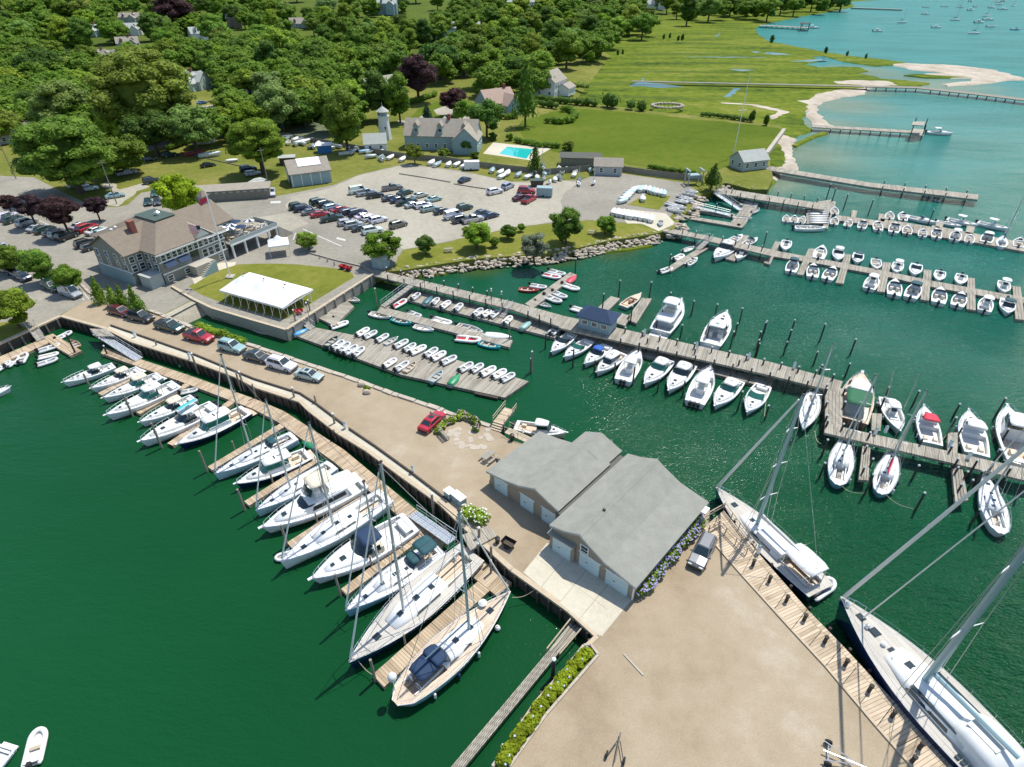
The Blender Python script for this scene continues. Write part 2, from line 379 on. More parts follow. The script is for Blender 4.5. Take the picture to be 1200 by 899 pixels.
def dup(root, loc, rz, label, group=None, scale=None, color=None):
    r = root.copy(); COL.objects.link(r); r.location = loc; r.rotation_euler = (0, 0, rz); r['label'] = label
    if group: r['group'] = group
    if scale is not None: r.scale = scale if not isinstance(scale, (int, float)) else (scale,) * 3
    if color: r.color = (*color, 1)
    for ch in root.children:
        c = ch.copy(); COL.objects.link(c); c.parent = r
        if color: c.color = (*color, 1)
        for g in ch.children:
            d = g.copy(); COL.objects.link(d); d.parent = c
            if color: d.color = (*color, 1)
    return r
def paint(root, color):
    root.color = (*color, 1)
    for c in root.children:
        c.color = (*color, 1)
        for d in c.children: d.color = (*color, 1)
def drop(root):
    for c in list(root.children):
        for d in list(c.children): bpy.data.objects.remove(d)
        bpy.data.objects.remove(c)
    bpy.data.objects.remove(root)
ORD = ['first', 'second', 'third', 'fourth', 'fifth', 'sixth', 'seventh', 'eighth', 'ninth', 'tenth', 'eleventh', 'twelfth', 'thirteenth', 'fourteenth', 'fifteenth', 'sixteenth', 'seventeenth', 'eighteenth', 'nineteenth', 'twentieth', 'twenty-first', 'twenty-second', 'twenty-third', 'twenty-fourth', 'twenty-fifth', 'twenty-sixth', 'twenty-seventh', 'twenty-eighth', 'twenty-ninth', 'thirtieth']
# ================================================================== THE SETTING
def sheet(name, pts, m, z, base=None, flare=0.0, rough=0.0):
    """a flat piece of ground traced as an outline; base = how deep its sides go, flare = how far they lean out"""
    q = [p if isinstance(p, Vector) else P(p[0], p[1], z) for p in pts]
    if rough:                      # natural edges wander between the traced points
        rr = random.Random(len(pts)); out = []
        for i, a in enumerate(q):
            b = q[(i + 1) % len(q)]; d = b - a; k = 1 if d.length > 160 else max(1, min(9, int(d.length / (rough * 1.6))))
            nn = Vector((d.y, -d.x, 0)).normalized() if d.length else Vector()
            for j in range(k): out.append(a + d * (j / k) + (nn * rr.uniform(-.5, .5) * min(rough, d.length / k) if j else Vector()))
        q = out
    n = len(q); mb = MB()
    area = sum(q[i].x * q[(i + 1) % n].y - q[(i + 1) % n].x * q[i].y for i in range(n))
    if area < 0: q.reverse()
    if base is None: mb.add([(p.x, p.y, z) for p in q], [tuple(range(n))])
    else:
        lo = []
        for i in range(n):
            t = (q[(i + 1) % n] - q[i - 1]); nn = Vector((t.y, -t.x, 0)); nn = nn.normalized() if nn.length > 0 else nn
            lo.append((q[i].x + nn.x * flare, q[i].y + nn.y * flare, base))
        mb.add([(p.x, p.y, z) for p in q] + lo, [tuple(range(n))] + [(i, n + i, n + (i + 1) % n, (i + 1) % n) for i in range(n)])
    me = bpy.data.meshes.new(name); me.from_pydata(mb.v, [], mb.f); me.materials.append(m)
    return struct(link(name, me))
def V2(x, y): return Vector((x, y, 0))

struct(MB().add([(-3500, -60, 0), (4500, -60, 0), (4500, 6000, 0), (-3500, 6000, 0)], [(0, 1, 2, 3)]).build('water', M_WATER))

# ---- mainland: west car park, club, north shore, lawns
QW = [(-60, 430), (0, 402), (71, 370)]                                   # sea wall at the far left
NORTH = [(249, 362), (297, 376), (336, 387), (385, 355), (437, 322), (455, 318), (470, 317), (520, 309), (560, 303), (600, 300), (640, 297),
         (680, 290), (715, 282), (750, 277), (772, 273), (790, 268), (796, 258), (788, 249), (803, 250), (812, 243), (808, 235), (818, 229), (833, 225),
         (850, 214), (880, 222), (900, 222), (906, 208), (903, 195), (900, 176), (918, 152), (915, 147), (880, 142), (800, 134), (740, 128), (690, 122),
         (655, 112), (680, 85), (700, 62), (680, 48), (700, 40), (740, 26), (770, 10), (790, 6)]
main = QW + [(125, 384), (190, 370), (226, 352)] + NORTH + [V2(700, 1500), V2(-1900, 1500), V2(-900, 400), V2(-240, 130), V2(-140, 60)]
sheet('land', main, G_GRASS, ZL, -2.0, 0.0)

# ---- hill the wood stands on
mb = MB(); nx, ny = 60, 50
for j in range(ny + 1):
    for i in range(nx + 1):
        X = -1900 + i * (2700 / nx); Y = 180 + j * (1500 / ny); hz = hill_z(X, Y); mb.v.append((X, Y, hz if hz > ZL - .03 else -2.5))
for j in range(ny):
    for i in range(nx):
        a = j * (nx + 1) + i
        c = mb.v[a]
        if max(mb.v[q][2] for q in (a, a + 1, a + nx + 1, a + nx + 2)) < 0: continue
        mb.f.append((a, a + 1, a + nx + 2, a + nx + 1))
struct(mb.build('hill', G_WOOD))

# ---- quay: causeway and the gravel yard
WEST_EDGE = [(71, 370), (125, 385), (155, 400), (225, 422), (277, 441), (300, 453), (352, 470), (362, 480), (397, 507), (430, 527), (475, 560), (517, 590), (550, 622), (600, 667), (667, 715), (700, 745)]
SLIP_EDGE = [(700, 745), (687, 757), (627, 825), (575, 905)]
EAST_EDGE = [(1146, 985), (1073, 900), (1030, 853), (970, 782), (930, 739), (872, 675), (828, 624)]
quay = WEST_EDGE + SLIP_EDGE[1:] + [(520, 980)] + EAST_EDGE + [(832, 600), (822, 592), (770, 562), (705, 530), (650, 520), (612, 520), (597, 515), (575, 500), (532, 487), (515, 480), (460, 462), (420, 447), (360, 427), (300, 407), (225, 384), (190, 370), (150, 352), (100, 352)]
sheet('quay', quay, G_TAN, ZL + .006, -2.0)

# ---- ground covers on the mainland
asph = [(-120, 206), (0, 206), (40, 208), (75, 226), (108, 241), (135, 243), (150, 240), (165, 226), (178, 224), (240, 236), (300, 234), (335, 228), (390, 217), (420, 205), (475, 192), (540, 200), (600, 213), (682, 211), (697, 205),
        (727, 203), (800, 214), (815, 222), (812, 236), (792, 246), (775, 266), (745, 262), (690, 258), (640, 262), (600, 267), (560, 276), (517, 285), (472, 293), (462, 311), (437, 321), (385, 354), (336, 386), (297, 375), (249, 361),
        (226, 351), (190, 369), (150, 353), (100, 353), (71, 369), (0, 400), (-80, 428)]
sheet('parking_area', asph, G_ASPH, ZL + .012)
sheet('gravel_lot', [(392, 219), (420, 206), (475, 193), (540, 201), (600, 214), (682, 212), (660, 228), (655, 258), (640, 261), (600, 266), (560, 275), (517, 284), (473, 292), (455, 285), (410, 268), (370, 250), (335, 244), (342, 230)], G_PALE, ZL + .018, None, 0, 1.5)
sheet('worn_paving', [(300, 255), (340, 249), (362, 262), (330, 275), (305, 268)], G_PALE, ZL + .019)
sheet('club_lawn', [(221, 336), (235, 326), (250, 318), (265, 313), (278, 310), (300, 309), (327, 309), (350, 310), (370, 312), (390, 314), (405, 317), (413, 320), (415, 325), (400, 334), (370, 352), (337, 373), (330, 374), (320, 371), (285, 362), (253, 352), (235, 345)], G_CLUB, ZL + .022)
sheet('path_concrete', [(225, 326), (258, 308), (277, 307), (275, 311), (250, 319), (228, 333)], G_CONC, ZL + .026)
sheet('boat_ramp', [(190, 370), (226, 352), (232, 354), (196, 373)], G_RAMP, ZL + .02)
a, b_, c, d = P(194, 372, ZL), P(230, 353.5, ZL), P(256, 366, -.35), P(218, 384, -.35)
struct(MB().add([a, b_, c, d], [(0, 3, 2, 1)]).build('boat_ramp_slope', G_RAMP))
sheet('grass_verge', [(-20, 378), (0, 378), (18, 376), (34, 386), (0, 400), (-30, 412)], G_CLUB, ZL + .02)
sheet('grass_bank', [(472, 293), (517, 285), (560, 276), (600, 268), (640, 263), (690, 259), (745, 263), (768, 270), (745, 277), (715, 281), (680, 288), (640, 294), (600, 297), (560, 300), (520, 306), (475, 313), (462, 311)], G_CLUB, ZL + .022, None, 0, .8)
sheet('grass_field', [(135, 218), (175, 196), (215, 182), (262, 190), (330, 190), (330, 212), (300, 221), (240, 228), (180, 222), (165, 225), (150, 238), (110, 238), (90, 222)], G_GRASS, ZL + .02, None, 0, 1.5)
sheet('sandy_track', [(112, 240), (138, 242), (152, 232), (160, 224), (176, 219), (170, 214), (140, 222), (128, 212), (118, 218), (140, 228)], G_PALE, ZL + .026, None, 0, 1.2)
sheet('yard_grass', [(735, 240), (760, 226), (786, 230), (772, 246)], G_CLUB, ZL + .03)
sheet('launch_ramp', [(722, 244), (742, 246), (780, 250), (792, 262), (772, 271), (752, 262), (735, 262)], G_CONC, ZL + .024)
sheet('lawn', [(603, 150), (612, 141), (640, 133), (668, 127), (700, 129), (740, 132), (800, 138), (880, 146), (912, 150), (917, 153), (899, 176), (898, 186), (870, 192), (845, 198), (812, 203), (760, 196), (700, 187), (650, 178), (618, 164)], G_LAWN, ZL + .012, None, 0, 2.0)
sheet('garden_lawn', [(470, 150), (490, 128), (530, 112), (560, 122), (558, 140), (548, 152), (520, 152), (500, 150)], G_LAWN, ZL + .012)
sheet('driveway', [(466, 141), (530, 144), (540, 138), (512, 134), (508, 129), (522, 124), (545, 126), (552, 134), (538, 146), (500, 150), (468, 145)], G_PALE, ZL + .02)
sheet('street', [(150, 182), (172, 171), (200, 163), (240, 153), (268, 145), (268, 150), (240, 158), (205, 168), (176, 177), (152, 188)], G_ASPH, ZL + .02)
sheet('street_behind_trees', [(225, 126), (254, 122), (256, 133), (236, 131)], G_PALE, ZL + .02)
sheet('lane', [(398, 109), (428, 99), (428, 102), (398, 113)], G_PALE, ZL + .02)
sheet('tennis_court', [(333, 158), (360, 140), (386, 141), (384, 164)], G_COURT, ZL + .02)
sheet('pool_terrace', [(566, 180), (578, 167), (646, 174), (622, 188)], G_CONC, ZL + .02)
struct(MB().prism([P(585, 180, ZL + .03), P(594, 172, ZL + .03), P(625, 175, ZL + .03), P(617, 186, ZL + .03)], ZL - .4, ZL + .03).build('swimming_pool', M_POOL))

# ---- concrete apron in front of the boathouse, in slabs
def quad_pts(A, B, C, D, n, m):
    f = lambda s, t: (A * (1 - s) + B * s) * (1 - t) + (D * (1 - s) + C * s) * t
    for i in range(n):
        for j in range(m): yield f(i / n + .002, j / m + .002), f((i + 1) / n - .002, j / m + .002), f((i + 1) / n - .002, (j + 1) / m - .002), f(i / n + .002, (j + 1) / m - .002)
ap = struct(link('concrete_apron', None))
for k, q in enumerate(quad_pts(P(641, 636, ZL), P(741, 700, ZL), P(703, 746, ZL), P(613, 671, ZL), 4, 2)):
    MB().prism(q, ZL - .1, ZL + .028 + .003 * (k % 3)).build('slab', G_CONC, ap)
strip = struct(link('apron_edge_slab', None))
MB().prism([P(712, 712, ZL), P(741, 702, ZL), P(705, 746, ZL), P(697, 735, ZL)], ZL - .1, ZL + .026).build('slab', G_CONC, strip)

# ---- patio of flat stones behind the red car
pat = struct(link('patio', None)); rr = random.Random(4)
for k in range(46):
    x = rr.uniform(527, 578); y = rr.uniform(501, 525)
    if abs((x - 548) / 24) + abs((y - 513) / 14) > 1.25 and rr.random() < .75: continue
    c = P(x, y, ZL); r = rr.uniform(.25, .55); pts = []
    for i in range(6): t = i * 1.047 + rr.uniform(-.2, .2); pts.append((c.x + r * math.cos(t) * rr.uniform(.8, 1.1), c.y + r * math.sin(t) * rr.uniform(.8, 1.1)))
    MB().prism(pts, ZL - .05, ZL + .03 + rr.uniform(0, .012)).build('flagstone', M_STONE, pat)

# ---- salt marsh, beaches and spit
Z_M = .45
sheet('marsh', [V2(0, 190), (900, 222), (905, 205), (917, 196), (920, 182), (915, 172), (930, 160), (950, 153), (945, 148), (940, 136), (946, 124), (956, 117), (985, 110), (1012, 106), (1010, 101), (1040, 102), (1075, 101), (1089, 97), (1060, 94), (1032, 92), (1018, 88), (1000, 86), (1017, 83), (1008, 79), (985, 78), (960, 79), (940, 75), (960, 71), (950, 66),
                (965, 65), (990, 72), (1025, 77), (1046, 76), (1060, 73), (1040, 70), (1000, 66), (975, 62), (940, 56), (920, 52), (900, 48), (888, 40), (884, 34), (890, 29), (915, 24), (945, 18), (965, 15), (990, 10), (999, 8), (1000, 5), (985, 2), V2(900, 1350), V2(300, 1350), V2(0, 700), V2(-60, 420)], G_MARSH, Z_M, -.5, 1.5, 2.0)
sheet('beach', [(1052, 100), (1040, 95), (1000, 94), (978, 95), (982, 98), (1010, 99.5), (1013, 103), (985, 105), (955, 111), (948, 117), (934, 118), (945, 121), (948, 127), (947, 133), (957, 146), (965, 148), (985, 149), (968, 144), (958, 133), (954, 125), (962, 118), (990, 112), (1012, 109), (1014, 103), (1022, 101)], G_SAND, Z_M + .05, -.5, 2.5, 2.2)
sheet('beach_below_seawall', [(917, 158), (931, 162), (926, 168), (925, 180), (931, 192), (932, 197), (912, 202), (905, 210), (900, 207), (905, 198), (918, 195), (921, 185), (916, 172), (912, 166)], G_SAND, Z_M + .08, -.5, 2.0, 1.2)
sheet('spit', [(1046, 75), (1062, 74), (1080, 75), (1105, 75.5), (1125, 77), (1150, 80), (1167, 82), (1185, 88), (1203, 93), (1170, 94.5), (1145, 97.5), (1110, 100), (1105, 98.5), (1120, 96.5), (1142, 95), (1140, 91.5), (1115, 91), (1090, 89), (1085, 86), (1110, 86), (1090, 83), (1068, 81)], G_SAND, Z_M + .02, -.5, 2.5, 4.0)
sheet('marsh_islet', [(1060, 88), (1075, 86.5), (1110, 89), (1138, 90.5), (1120, 91), (1085, 91)], G_MARSH, Z_M + .04, -.5, 1.0)
sheet('marsh_grass_point', [(928, 170), (935, 166), (950, 159), (965, 154), (970, 156), (955, 160), (944, 165), (933, 171)], G_MARSH, Z_M + .12, -.3, .6)
sheet('shore_grass', [(470, 319), (500, 314), (540, 309), (560, 312), (520, 321), (480, 324), (466, 322)], G_MARSH, .35, -.4, .5)
sheet('shore_grass_east', [(690, 291), (720, 283), (752, 284), (765, 288), (735, 293), (700, 296)], G_MARSH, .35, -.4, .5)
for i, pts in enumerate(([(737, 101), (746, 97), (752, 93), (756, 91), (752, 96), (790, 100), (802, 102), (770, 103), (752, 101)], [(848, 113), (858, 104), (867, 103), (862, 110), (852, 114)], [(785, 97), (830, 97.4), (870, 98.5), (830, 98.2)],
                         [(838, 42), (844, 39), (840, 44)], [(900, 61), (918, 62.5), (930, 64.5), (905, 64), (893, 62.5)], [(926, 72), (948, 70), (962, 69), (970, 71), (950, 72.5)], [(880, 60), (893, 61), (886, 62)], [(800, 67), (860, 66.6), (900, 67.4), (850, 67.5)], [(855, 81), (885, 82), (870, 83.5)])):
    sheet('creek', pts, M_CREEK, Z_M + .03, None, 0, 2.0)
sheet('marsh_track', [(845, 120), (880, 122), (900, 125), (925, 131), (905, 140), (902, 136), (912, 131), (880, 123.5), (845, 121)], G_SAND, Z_M + .05, None, 0, 1.5)

# grassy bank where the upland drops to the marsh
eb = [P(x, y, ZL) for x, y in NORTH[33:]]; bank = MB(); row = []
for i, p in enumerate(eb):
    d = eb[min(i + 1, len(eb) - 1)] - eb[max(i - 1, 0)]; nn = Vector((d.y, -d.x, 0)).normalized(); row.append((p, nn))
for (a, na), (b, nb) in zip(row[:-1], row[1:]): bank.quad(a + Vector((0, 0, .003)) - na * .3, b + Vector((0, 0, .003)) - nb * .3, Vector((b.x + nb.x * 9, b.y + nb.y * 9, Z_M - .1)), Vector((a.x + na.x * 9, a.y + na.y * 9, Z_M - .1)))
struct(bank.build('marsh_bank', G_GRASS))
# worn paint on the lots
for i, pts in enumerate(([(327, 280), (333, 268), (334.2, 268.2), (328.2, 280.2)], [(343, 281), (346, 273), (347, 273.2), (344, 281.2)], [(355, 268), (400, 288), (400, 289), (355, 269)], [(395, 278), (405, 280.5), (405, 282.5), (394, 280)], [(317, 236), (329, 235.5), (329, 238), (317, 238.3)], [(83, 315), (95, 321), (95, 322), (83, 316)], [(92, 345), (98, 352), (99, 351.6), (93, 344.7)], [(97, 343), (104, 351), (105, 350.6), (98, 342.7)], [(46, 258), (62, 265), (62, 265.8), (46, 258.8)])): sheet('painted_line', pts, M_WORN, ZL + .024)

# ---- sea walls, bulkheads and kerbs
def wall_run(name, label, pts, top, base, thick, m, cat='wall', cap=None, piles=None, pile_m=None, blocks=None):
    """a wall along a traced line: body, cap timber, fender piles or separate coping stones as parts"""
    t = thing(name, label, cat, P(*pts[0], 0)); o = t.location
    q = [P(x, y, ZL) for x, y in pts]; rr = random.Random(len(pts))
    body = MB()
    for a, b in zip(q[:-1], q[1:]):
        d = b - a; l = d.length; ang = math.atan2(d.y, d.x); c = (a + b) / 2 - o
        body.box((c.x, c.y, (top + base) / 2), (l + thick, thick, top - base), ang)
    body.build('wall_body', m, t)
    if cap:
        for a, b in zip(q[:-1], q[1:]):
            d = b - a; n = max(1, int(d.length / 6)); ang = math.atan2(d.y, d.x)
            for i in range(n):
                c = a + d * ((i + .5) / n) - o
                MB().box((0, 0, 0), (d.length / n - .05, cap[0], cap[1])).build('cap_timber', cap[2], t, (c.x, c.y, top + cap[1] / 2), ang)
    if piles:
        me = MB().tube((0, 0, base - .5), (0, 0, top + .05), .16, .15, 7).mesh('fender_pile', pile_m)
        for a, b in zip(q[:-1], q[1:]):
            d = b - a; n = max(1, int(d.length / piles)); nn = Vector((d.y, -d.x, 0)).normalized() * (thick / 2 + .16)
            for i in range(n):
                c = a + d * ((i + .5) / n) + nn - o; link('fender_pile', me, t, (c.x, c.y, 0))
    if blocks:
        for a, b in zip(q[:-1], q[1:]):
            d = b - a; s = 0; ang = math.atan2(d.y, d.x)
            while s < d.length - .3:
                l = min(rr.uniform(*blocks[0]), d.length - s); c = a + d * ((s + l / 2) / d.length) - o
                h = blocks[2] * rr.uniform(.8, 1.15)
                MB().box((0, 0, 0), (l - .06, blocks[1] * rr.uniform(.85, 1.1), h), top=rr.uniform(.93, .98)).build('coping_stone', M_STONE, t, (c.x, c.y, top + h / 2 - .05), ang + rr.uniform(-.03, .03)); s += l
    return t
wall_run('timber_bulkhead', 'dark tarred timber bulkhead along the west side of the causeway', WEST_EDGE, ZL - .25, -2, .3, M_TIMBERD, 'bulkhead', (.55, .28, M_TIMBERT), 1.3, M_TIMBERD)
wall_run('timber_bulkhead', 'short timber bulkhead of the slip beside the yellow-green planter', SLIP_EDGE[:2] + [(627, 825), (575, 905)], ZL - .25, -2, .3, M_TIMBERD, 'bulkhead', (.4, .27, M_TIMBERT), 2.2, M_TIMBERD)
wall_run('timber_bulkhead', 'sea wall with pale capping along the west car park', [(-60, 430), (0, 402), (71, 370)], ZL - .2, -2, .35, M_TIMBERD, 'bulkhead', (.7, .25, M_TIMBERT), 1.8, M_PILEG)
wall_run('stone_wall', 'granite coping wall along the north side of the causeway', [(575, 500), (532, 487), (515, 480), (460, 462), (420, 447), (360, 427), (300, 407), (225, 384), (190, 370)], ZL - .1, -2, .5, M_CONCW, 'wall', blocks=((1.6, 3.2), .75, .38))
wall_run('retaining_wall', 'concrete retaining wall curving round the club lawn by the ramp', [(202, 337), (226, 351.5), (249, 362.6), (297, 376.8), (336, 388)], ZL + .25, -2, .35, M_CONCW, 'wall', (.5, .12, M_TIMBERT))
wall_run('retaining_wall', 'timber faced quay wall between the club lawn and dinghy floats', [(336, 388), (385.5, 355.8), (437.5, 322.6)], ZL + .25, -2, .4, M_TIMBER, 'wall', (.55, .15, M_TIMBERT), 2.5, M_TIMBER)
wall_run('stone_wall', 'low granite wall edging the grass verge and tree row by the street', [(93, 331), (105, 344), (126, 352), (160, 360), (190, 370)], ZL + .12, 1.2, .4, M_CONCW, 'wall', blocks=((1.2, 2.2), .5, .25))
wall_run('sloping_seawall', 'pale concrete seawall slope beside the bathhouse beach', [(899, 178), (919, 151)], ZL + .05, -1, 1.2, M_CONCW, 'wall')
wall_run('breakwater', 'low dark stone breakwater at the far harbour entrance', [(1000, 8.5), (1055, 10.5)], 1.6, -1, 5, M_CONCW, 'breakwater')

def kerb_line(label, pts, m=M_TIMBERT, w=.28, h=.22):
    t = thing('kerb_timber', label, 'kerb', P(*pts[0], ZL))
    o = t.location; q = [P(x, y, ZL) for x, y in pts]
    for a, b in zip(q[:-1], q[1:]):
        d = b - a; n = max(1, round(d.length / 5))
        for i in range(n):
            c = a + d * ((i + .5) / n) - o
            MB().box((0, 0, 0), (d.length / n - .04, w, h)).build('beam', m, t, (c.x, c.y, h / 2), math.atan2(d.y, d.x))
    return t
kerb_line('timber kerb between the gravel yard and the east pier deck', [(822, 620), (869, 674), (927, 738), (967, 781), (1027, 852), (1072, 903)], M_TIMBERT, .22, .16)
kerb_line('dark kerb rail along the west side of the causeway road', [(130, 382), (230, 417), (298, 445), (352, 462), (372, 475), (405, 500)], M_TIMBERD, .2, .3)
kerb_line('dark kerb rail from the yard hydrant to the quay lockers', [(409, 503), (440, 524), (480, 553), (528, 590)], M_TIMBERD, .2, .3)
kerb_line('white line beam lying loose on the gravel yard', [(731, 767), (754, 792)], M_CONCW, .14, .1)
for i, (pts) in enumerate(([(362, 297), (395, 306), (425, 313), (437, 320)], [(468, 204), (500, 209), (528, 214)], [(532, 216), (550, 219), (570, 222)])):
    kerb_line(['long timber barrier between the car park and the club drive', 'west half of the timber barrier in the gravel lot', 'east half of the timber barrier in the gravel lot'][i], pts, M_TIMBER, .3, .3)

sheet('quay_edge_walk', WEST_EDGE[1:10] + [(405, 500), (372, 475), (352, 462), (298, 445), (230, 417), (130, 382)], G_CONC, ZL + .013)
sheet('quay_edge_walk', [(397, 507), (430, 527), (475, 560), (517, 590), (528, 587), (480, 552), (440, 523), (409, 502)], G_CONC, ZL + .0135)
# marsh grass fringe and bare ditch banks
for pts in ([(660, 100), (700, 97), (740, 97), (800, 99), (900, 101), (900, 102.5), (800, 101), (740, 99), (690, 101)], [(745, 63), (800, 62), (870, 64), (870, 65.5), (800, 64), (745, 65)], [(700, 84), (780, 83), (860, 85), (860, 86), (780, 85), (700, 86)], [(760, 74), (840, 73), (900, 76), (900, 77), (840, 75)], [(730, 112), (790, 114), (850, 116), (850, 117.5), (790, 116), (730, 114)], [(745, 52), (820, 50), (880, 53), (820, 52)]):
    sheet('marsh_ditch', pts, G_WOOD, Z_M + .02, None, 0, 2.5)
# ---- riprap
def riprap(label, line, width, n, seed, r0=.35, r1=.9):
    rr = random.Random(seed); mb = MB(); q = [P(x, y, ZL) for x, y in line]
    seg = [(a, b) for a, b in zip(q[:-1], q[1:])]; L = sum((b - a).length for a, b in seg)
    for a, b in seg:
        d = b - a; nn = Vector((d.y, -d.x, 0)).normalized()
        for _ in range(int(n * d.length / L) + 1):
            s = rr.random(); k = rr.uniform(-1, 1) * width / 2; r = rr.uniform(r0, r1)
            c = a + d * s + nn * (k + width * .3)
            mb.blob((c.x, c.y, 1.95 - 1.7 * (k / width + .5) + rr.uniform(-.15, .15)), (r, r * rr.uniform(.6, 1), r * rr.uniform(.45, .7)), 1, .28, rr)
    o = mb.build('riprap_bank', M_ROCK); tag(o, label, 'rocks', None, 'stuff'); return o
riprap('long bank of pale riprap rocks along the car park shore', [(458, 316), (472, 315), (520, 307), (560, 301.5), (600, 299), (640, 296), (680, 289), (715, 281), (750, 276), (772, 272)], 3.0, 760, 5, .22, .6)
riprap('heap of pale rocks round the dinghy launching ramp', [(780, 272), (794, 262), (797, 254), (786, 247), (800, 250), (812, 243), (810, 235), (822, 228)], 3.0, 130, 6)
riprap('scattered rocks along the north pier landing', [(838, 224), (850, 216), (862, 212)], 2.0, 25, 8)
# ================================================================== DOCKS, PIERS, PILES
def deck_sections(t, quads, z, thick, m, name='deck_section'):
    for (A, B, C, D, n) in quads:
        a, b, c, d = (P(*p, z) for p in (A, B, C, D)); L = (b - a).length
        for i in range(n):
            e = min(.025 / L, .1 / n)
            s0, s1 = i / n + e, (i + 1) / n - e
            q = [a.lerp(b, s0), a.lerp(b, s1), d.lerp(c, s1), d.lerp(c, s0)]
            o = sum(q, Vector()) / 4; ang = math.atan2((b - a).y, (b - a).x); M = Matrix.Rotation(-ang, 3, 'Z')
            MB().prism([M @ (p - o) for p in q], -thick, 0).build(name, m, t, o - t.location + Vector((0, 0, .004 * (i % 2))), ang)
PILE_ME = {}
def pile_mesh(h, r=.15, m=None, cap=True):
    m = m or M_PILE; k = (round(h * 2) / 2, r, m.name)
    if k not in PILE_ME:
        PILE_ME[k] = (MB().tube((0, 0, -1.5), (0, 0, k[0]), r, r * .88, 8).mesh('pile', m), MB().lathe([(r * 1.05, 0), (r * 1.0, .12), (.02, .26)], (0, 0, k[0]), 8).mesh('cap', M_CAP))
    return PILE_ME[k]
def add_pile(t, x, y, h, r=.15, m=None, cap=True, z=0.0):
    p = P(x, y, z); me = pile_mesh(h, r, m); o = link('pile', me[0], t, Vector((p.x, p.y, 0)) - (t.location if t else Vector()))
    if cap: link('cap', me[1], o)
    return o
def dock(name, label, cat, quads, z, thick, m, piles=(), ph=3.0, pr=.15, pm=None, group=None, name_part='deck_section'):
    p0 = P(*quads[0][0], 0); t = thing(name, label, cat, (p0.x, p0.y, 0), 0, group)
    deck_sections(t, quads, z, thick, m, name_part)
    for (x, y) in piles: add_pile(t, x, y, ph, pr, pm, True, z)
    return t
def along(pts, n, jit=0.0):
    out = []; L = [math.dist(a, b) for a, b in zip(pts[:-1], pts[1:])]; T = sum(L)
    for i in range(n):
        s = (i + .5) / n * T
        for (a, b), l in zip(zip(pts[:-1], pts[1:]), L):
            if s <= l: out.append((a[0] + (b[0] - a[0]) * s / l, a[1] + (b[1] - a[1]) * s / l)); break
            s -= l
    return out

# ---- west float with its fingers
dock('floating_dock', 'long tan floating dock below the west bulkhead where the yachts lie', 'dock',
     [((122, 407), (222, 440), (217, 449), (118, 414), 8), ((222, 440), (300, 468), (296, 479), (217, 449), 6), ((300, 468), (333, 482), (325, 494), (296, 479), 3), ((333, 482), (403, 527), (391, 541), (325, 494), 6), ((403, 527), (450, 566), (436, 578), (391, 541), 5), ((450, 566), (528, 631), (514, 645), (436, 578), 8), ((540, 636), (600, 683), (583, 699), (522, 651), 5)],
     .55, .55, W_DOCK, [(347, 474), (394, 505), (286, 455), (231, 433), (508, 600), (562, 640)], 3.6, .17, M_PILEG)
FING = [((117, 462), (166, 437)), ((161, 484), (222, 449)), ((199, 521), (272, 470)), ((246, 549), (338, 494)), ((289, 590), (372, 538)), ((339, 639), (428, 582)), ((403, 694), (500, 621)), ((443, 798), (572, 682))]
FN = ['between the two upper cabin cruisers', 'beside the cruiser with outboards', 'beside the dark hulled picnic boat', 'beside the first white sloop', 'beside the second white sloop', 'below the flybridge yacht', 'below the white sport cruiser', 'between the navy yacht and the teak-decked yacht']
for i, ((tx, ty), (bx, by)) in enumerate(FING):
    a, b = P(tx, ty, .5), P(bx, by, .5); d = (b - a).normalized(); nn = Vector((-d.y, d.x, 0)) * (.55 if i < 7 else .85)
    t = thing('finger_pier', 'narrow tan finger float ' + FN[i], 'dock', (a.x, a.y, 0), 0, 'finger floats of the west dock')
    n = max(2, int((b - a).length / 3)); ang = math.atan2(d.y, d.x)
    for k in range(n):
        c = a.lerp(b, (k + .5) / n); MB().box((0, 0, -.25), ((b - a).length / n - .06, 2 * nn.length, .5)).build('deck_section', W_DOCK, t, c - t.location, ang)
    link('pile', pile_mesh(2.0, .12, M_PILEG)[0], t, nn * 1.2 + d * 4)
# ---- gangways
def gangway(label, p0, z0, p1, z1, w=1.2, m=None, rail=True, rm=None, group=None):
    a, b = P(*p0, z0), P(*p1, z1); d = b - a; h = Vector((d.x, d.y, 0)).normalized(); nn = Vector((-h.y, h.x, 0)) * w / 2
    t = thing('gangway', label, 'gangway', (a.x, a.y, 0), 0, group); o = Vector((a.x, a.y, 0)); a = a - o; b = b - o
    dn = Vector((0, 0, .12))
    MB().loft([[a - nn - dn, a + nn - dn, a + nn, a - nn], [b - nn - dn, b + nn - dn, b + nn, b - nn]], True).build('walkway', m or M_ALU, t)
    n = max(2, int(d.length / .9))
    tr = MB()
    for i in range(n):
        c = a + d * ((i + .5) / n); tr.tube(c - nn * .95 + Vector((0, 0, .03)), c + nn * .95 + Vector((0, 0, .03)), .03, .03, 4)
    tr.build('tread_bars', M_STEEL, t)
    if rail:
        for s in (-1, 1):
            r = MB(); up = Vector((0, 0, 1.0)); r.tube(a + nn * s + up, b + nn * s + up, .04, .04, 5); r.tube(a + nn * s + up * .5, b + nn * s + up * .5, .025, .025, 4)
            k = max(2, int(d.length / 1.5))
            for i in range(k + 1): c = a + d * (i / k) + nn * s; r.tube(c, c + up, .03, .03, 4)
            r.build('handrail', rm or M_ALU, t)
    return t
gangway('long aluminium gangway at the head of the west float', (113, 390), 2.0, (163, 421), .7, 1.3)
gangway('aluminium gangway near the quay lockers above the sport cruiser', (530, 634), 2.0, (484, 602), .7, 1.3)
gangway('grey gangway down to the wide dinghy dock', (348, 371), 2.0, (366, 385), .7, 1.3, M_TIMBER)
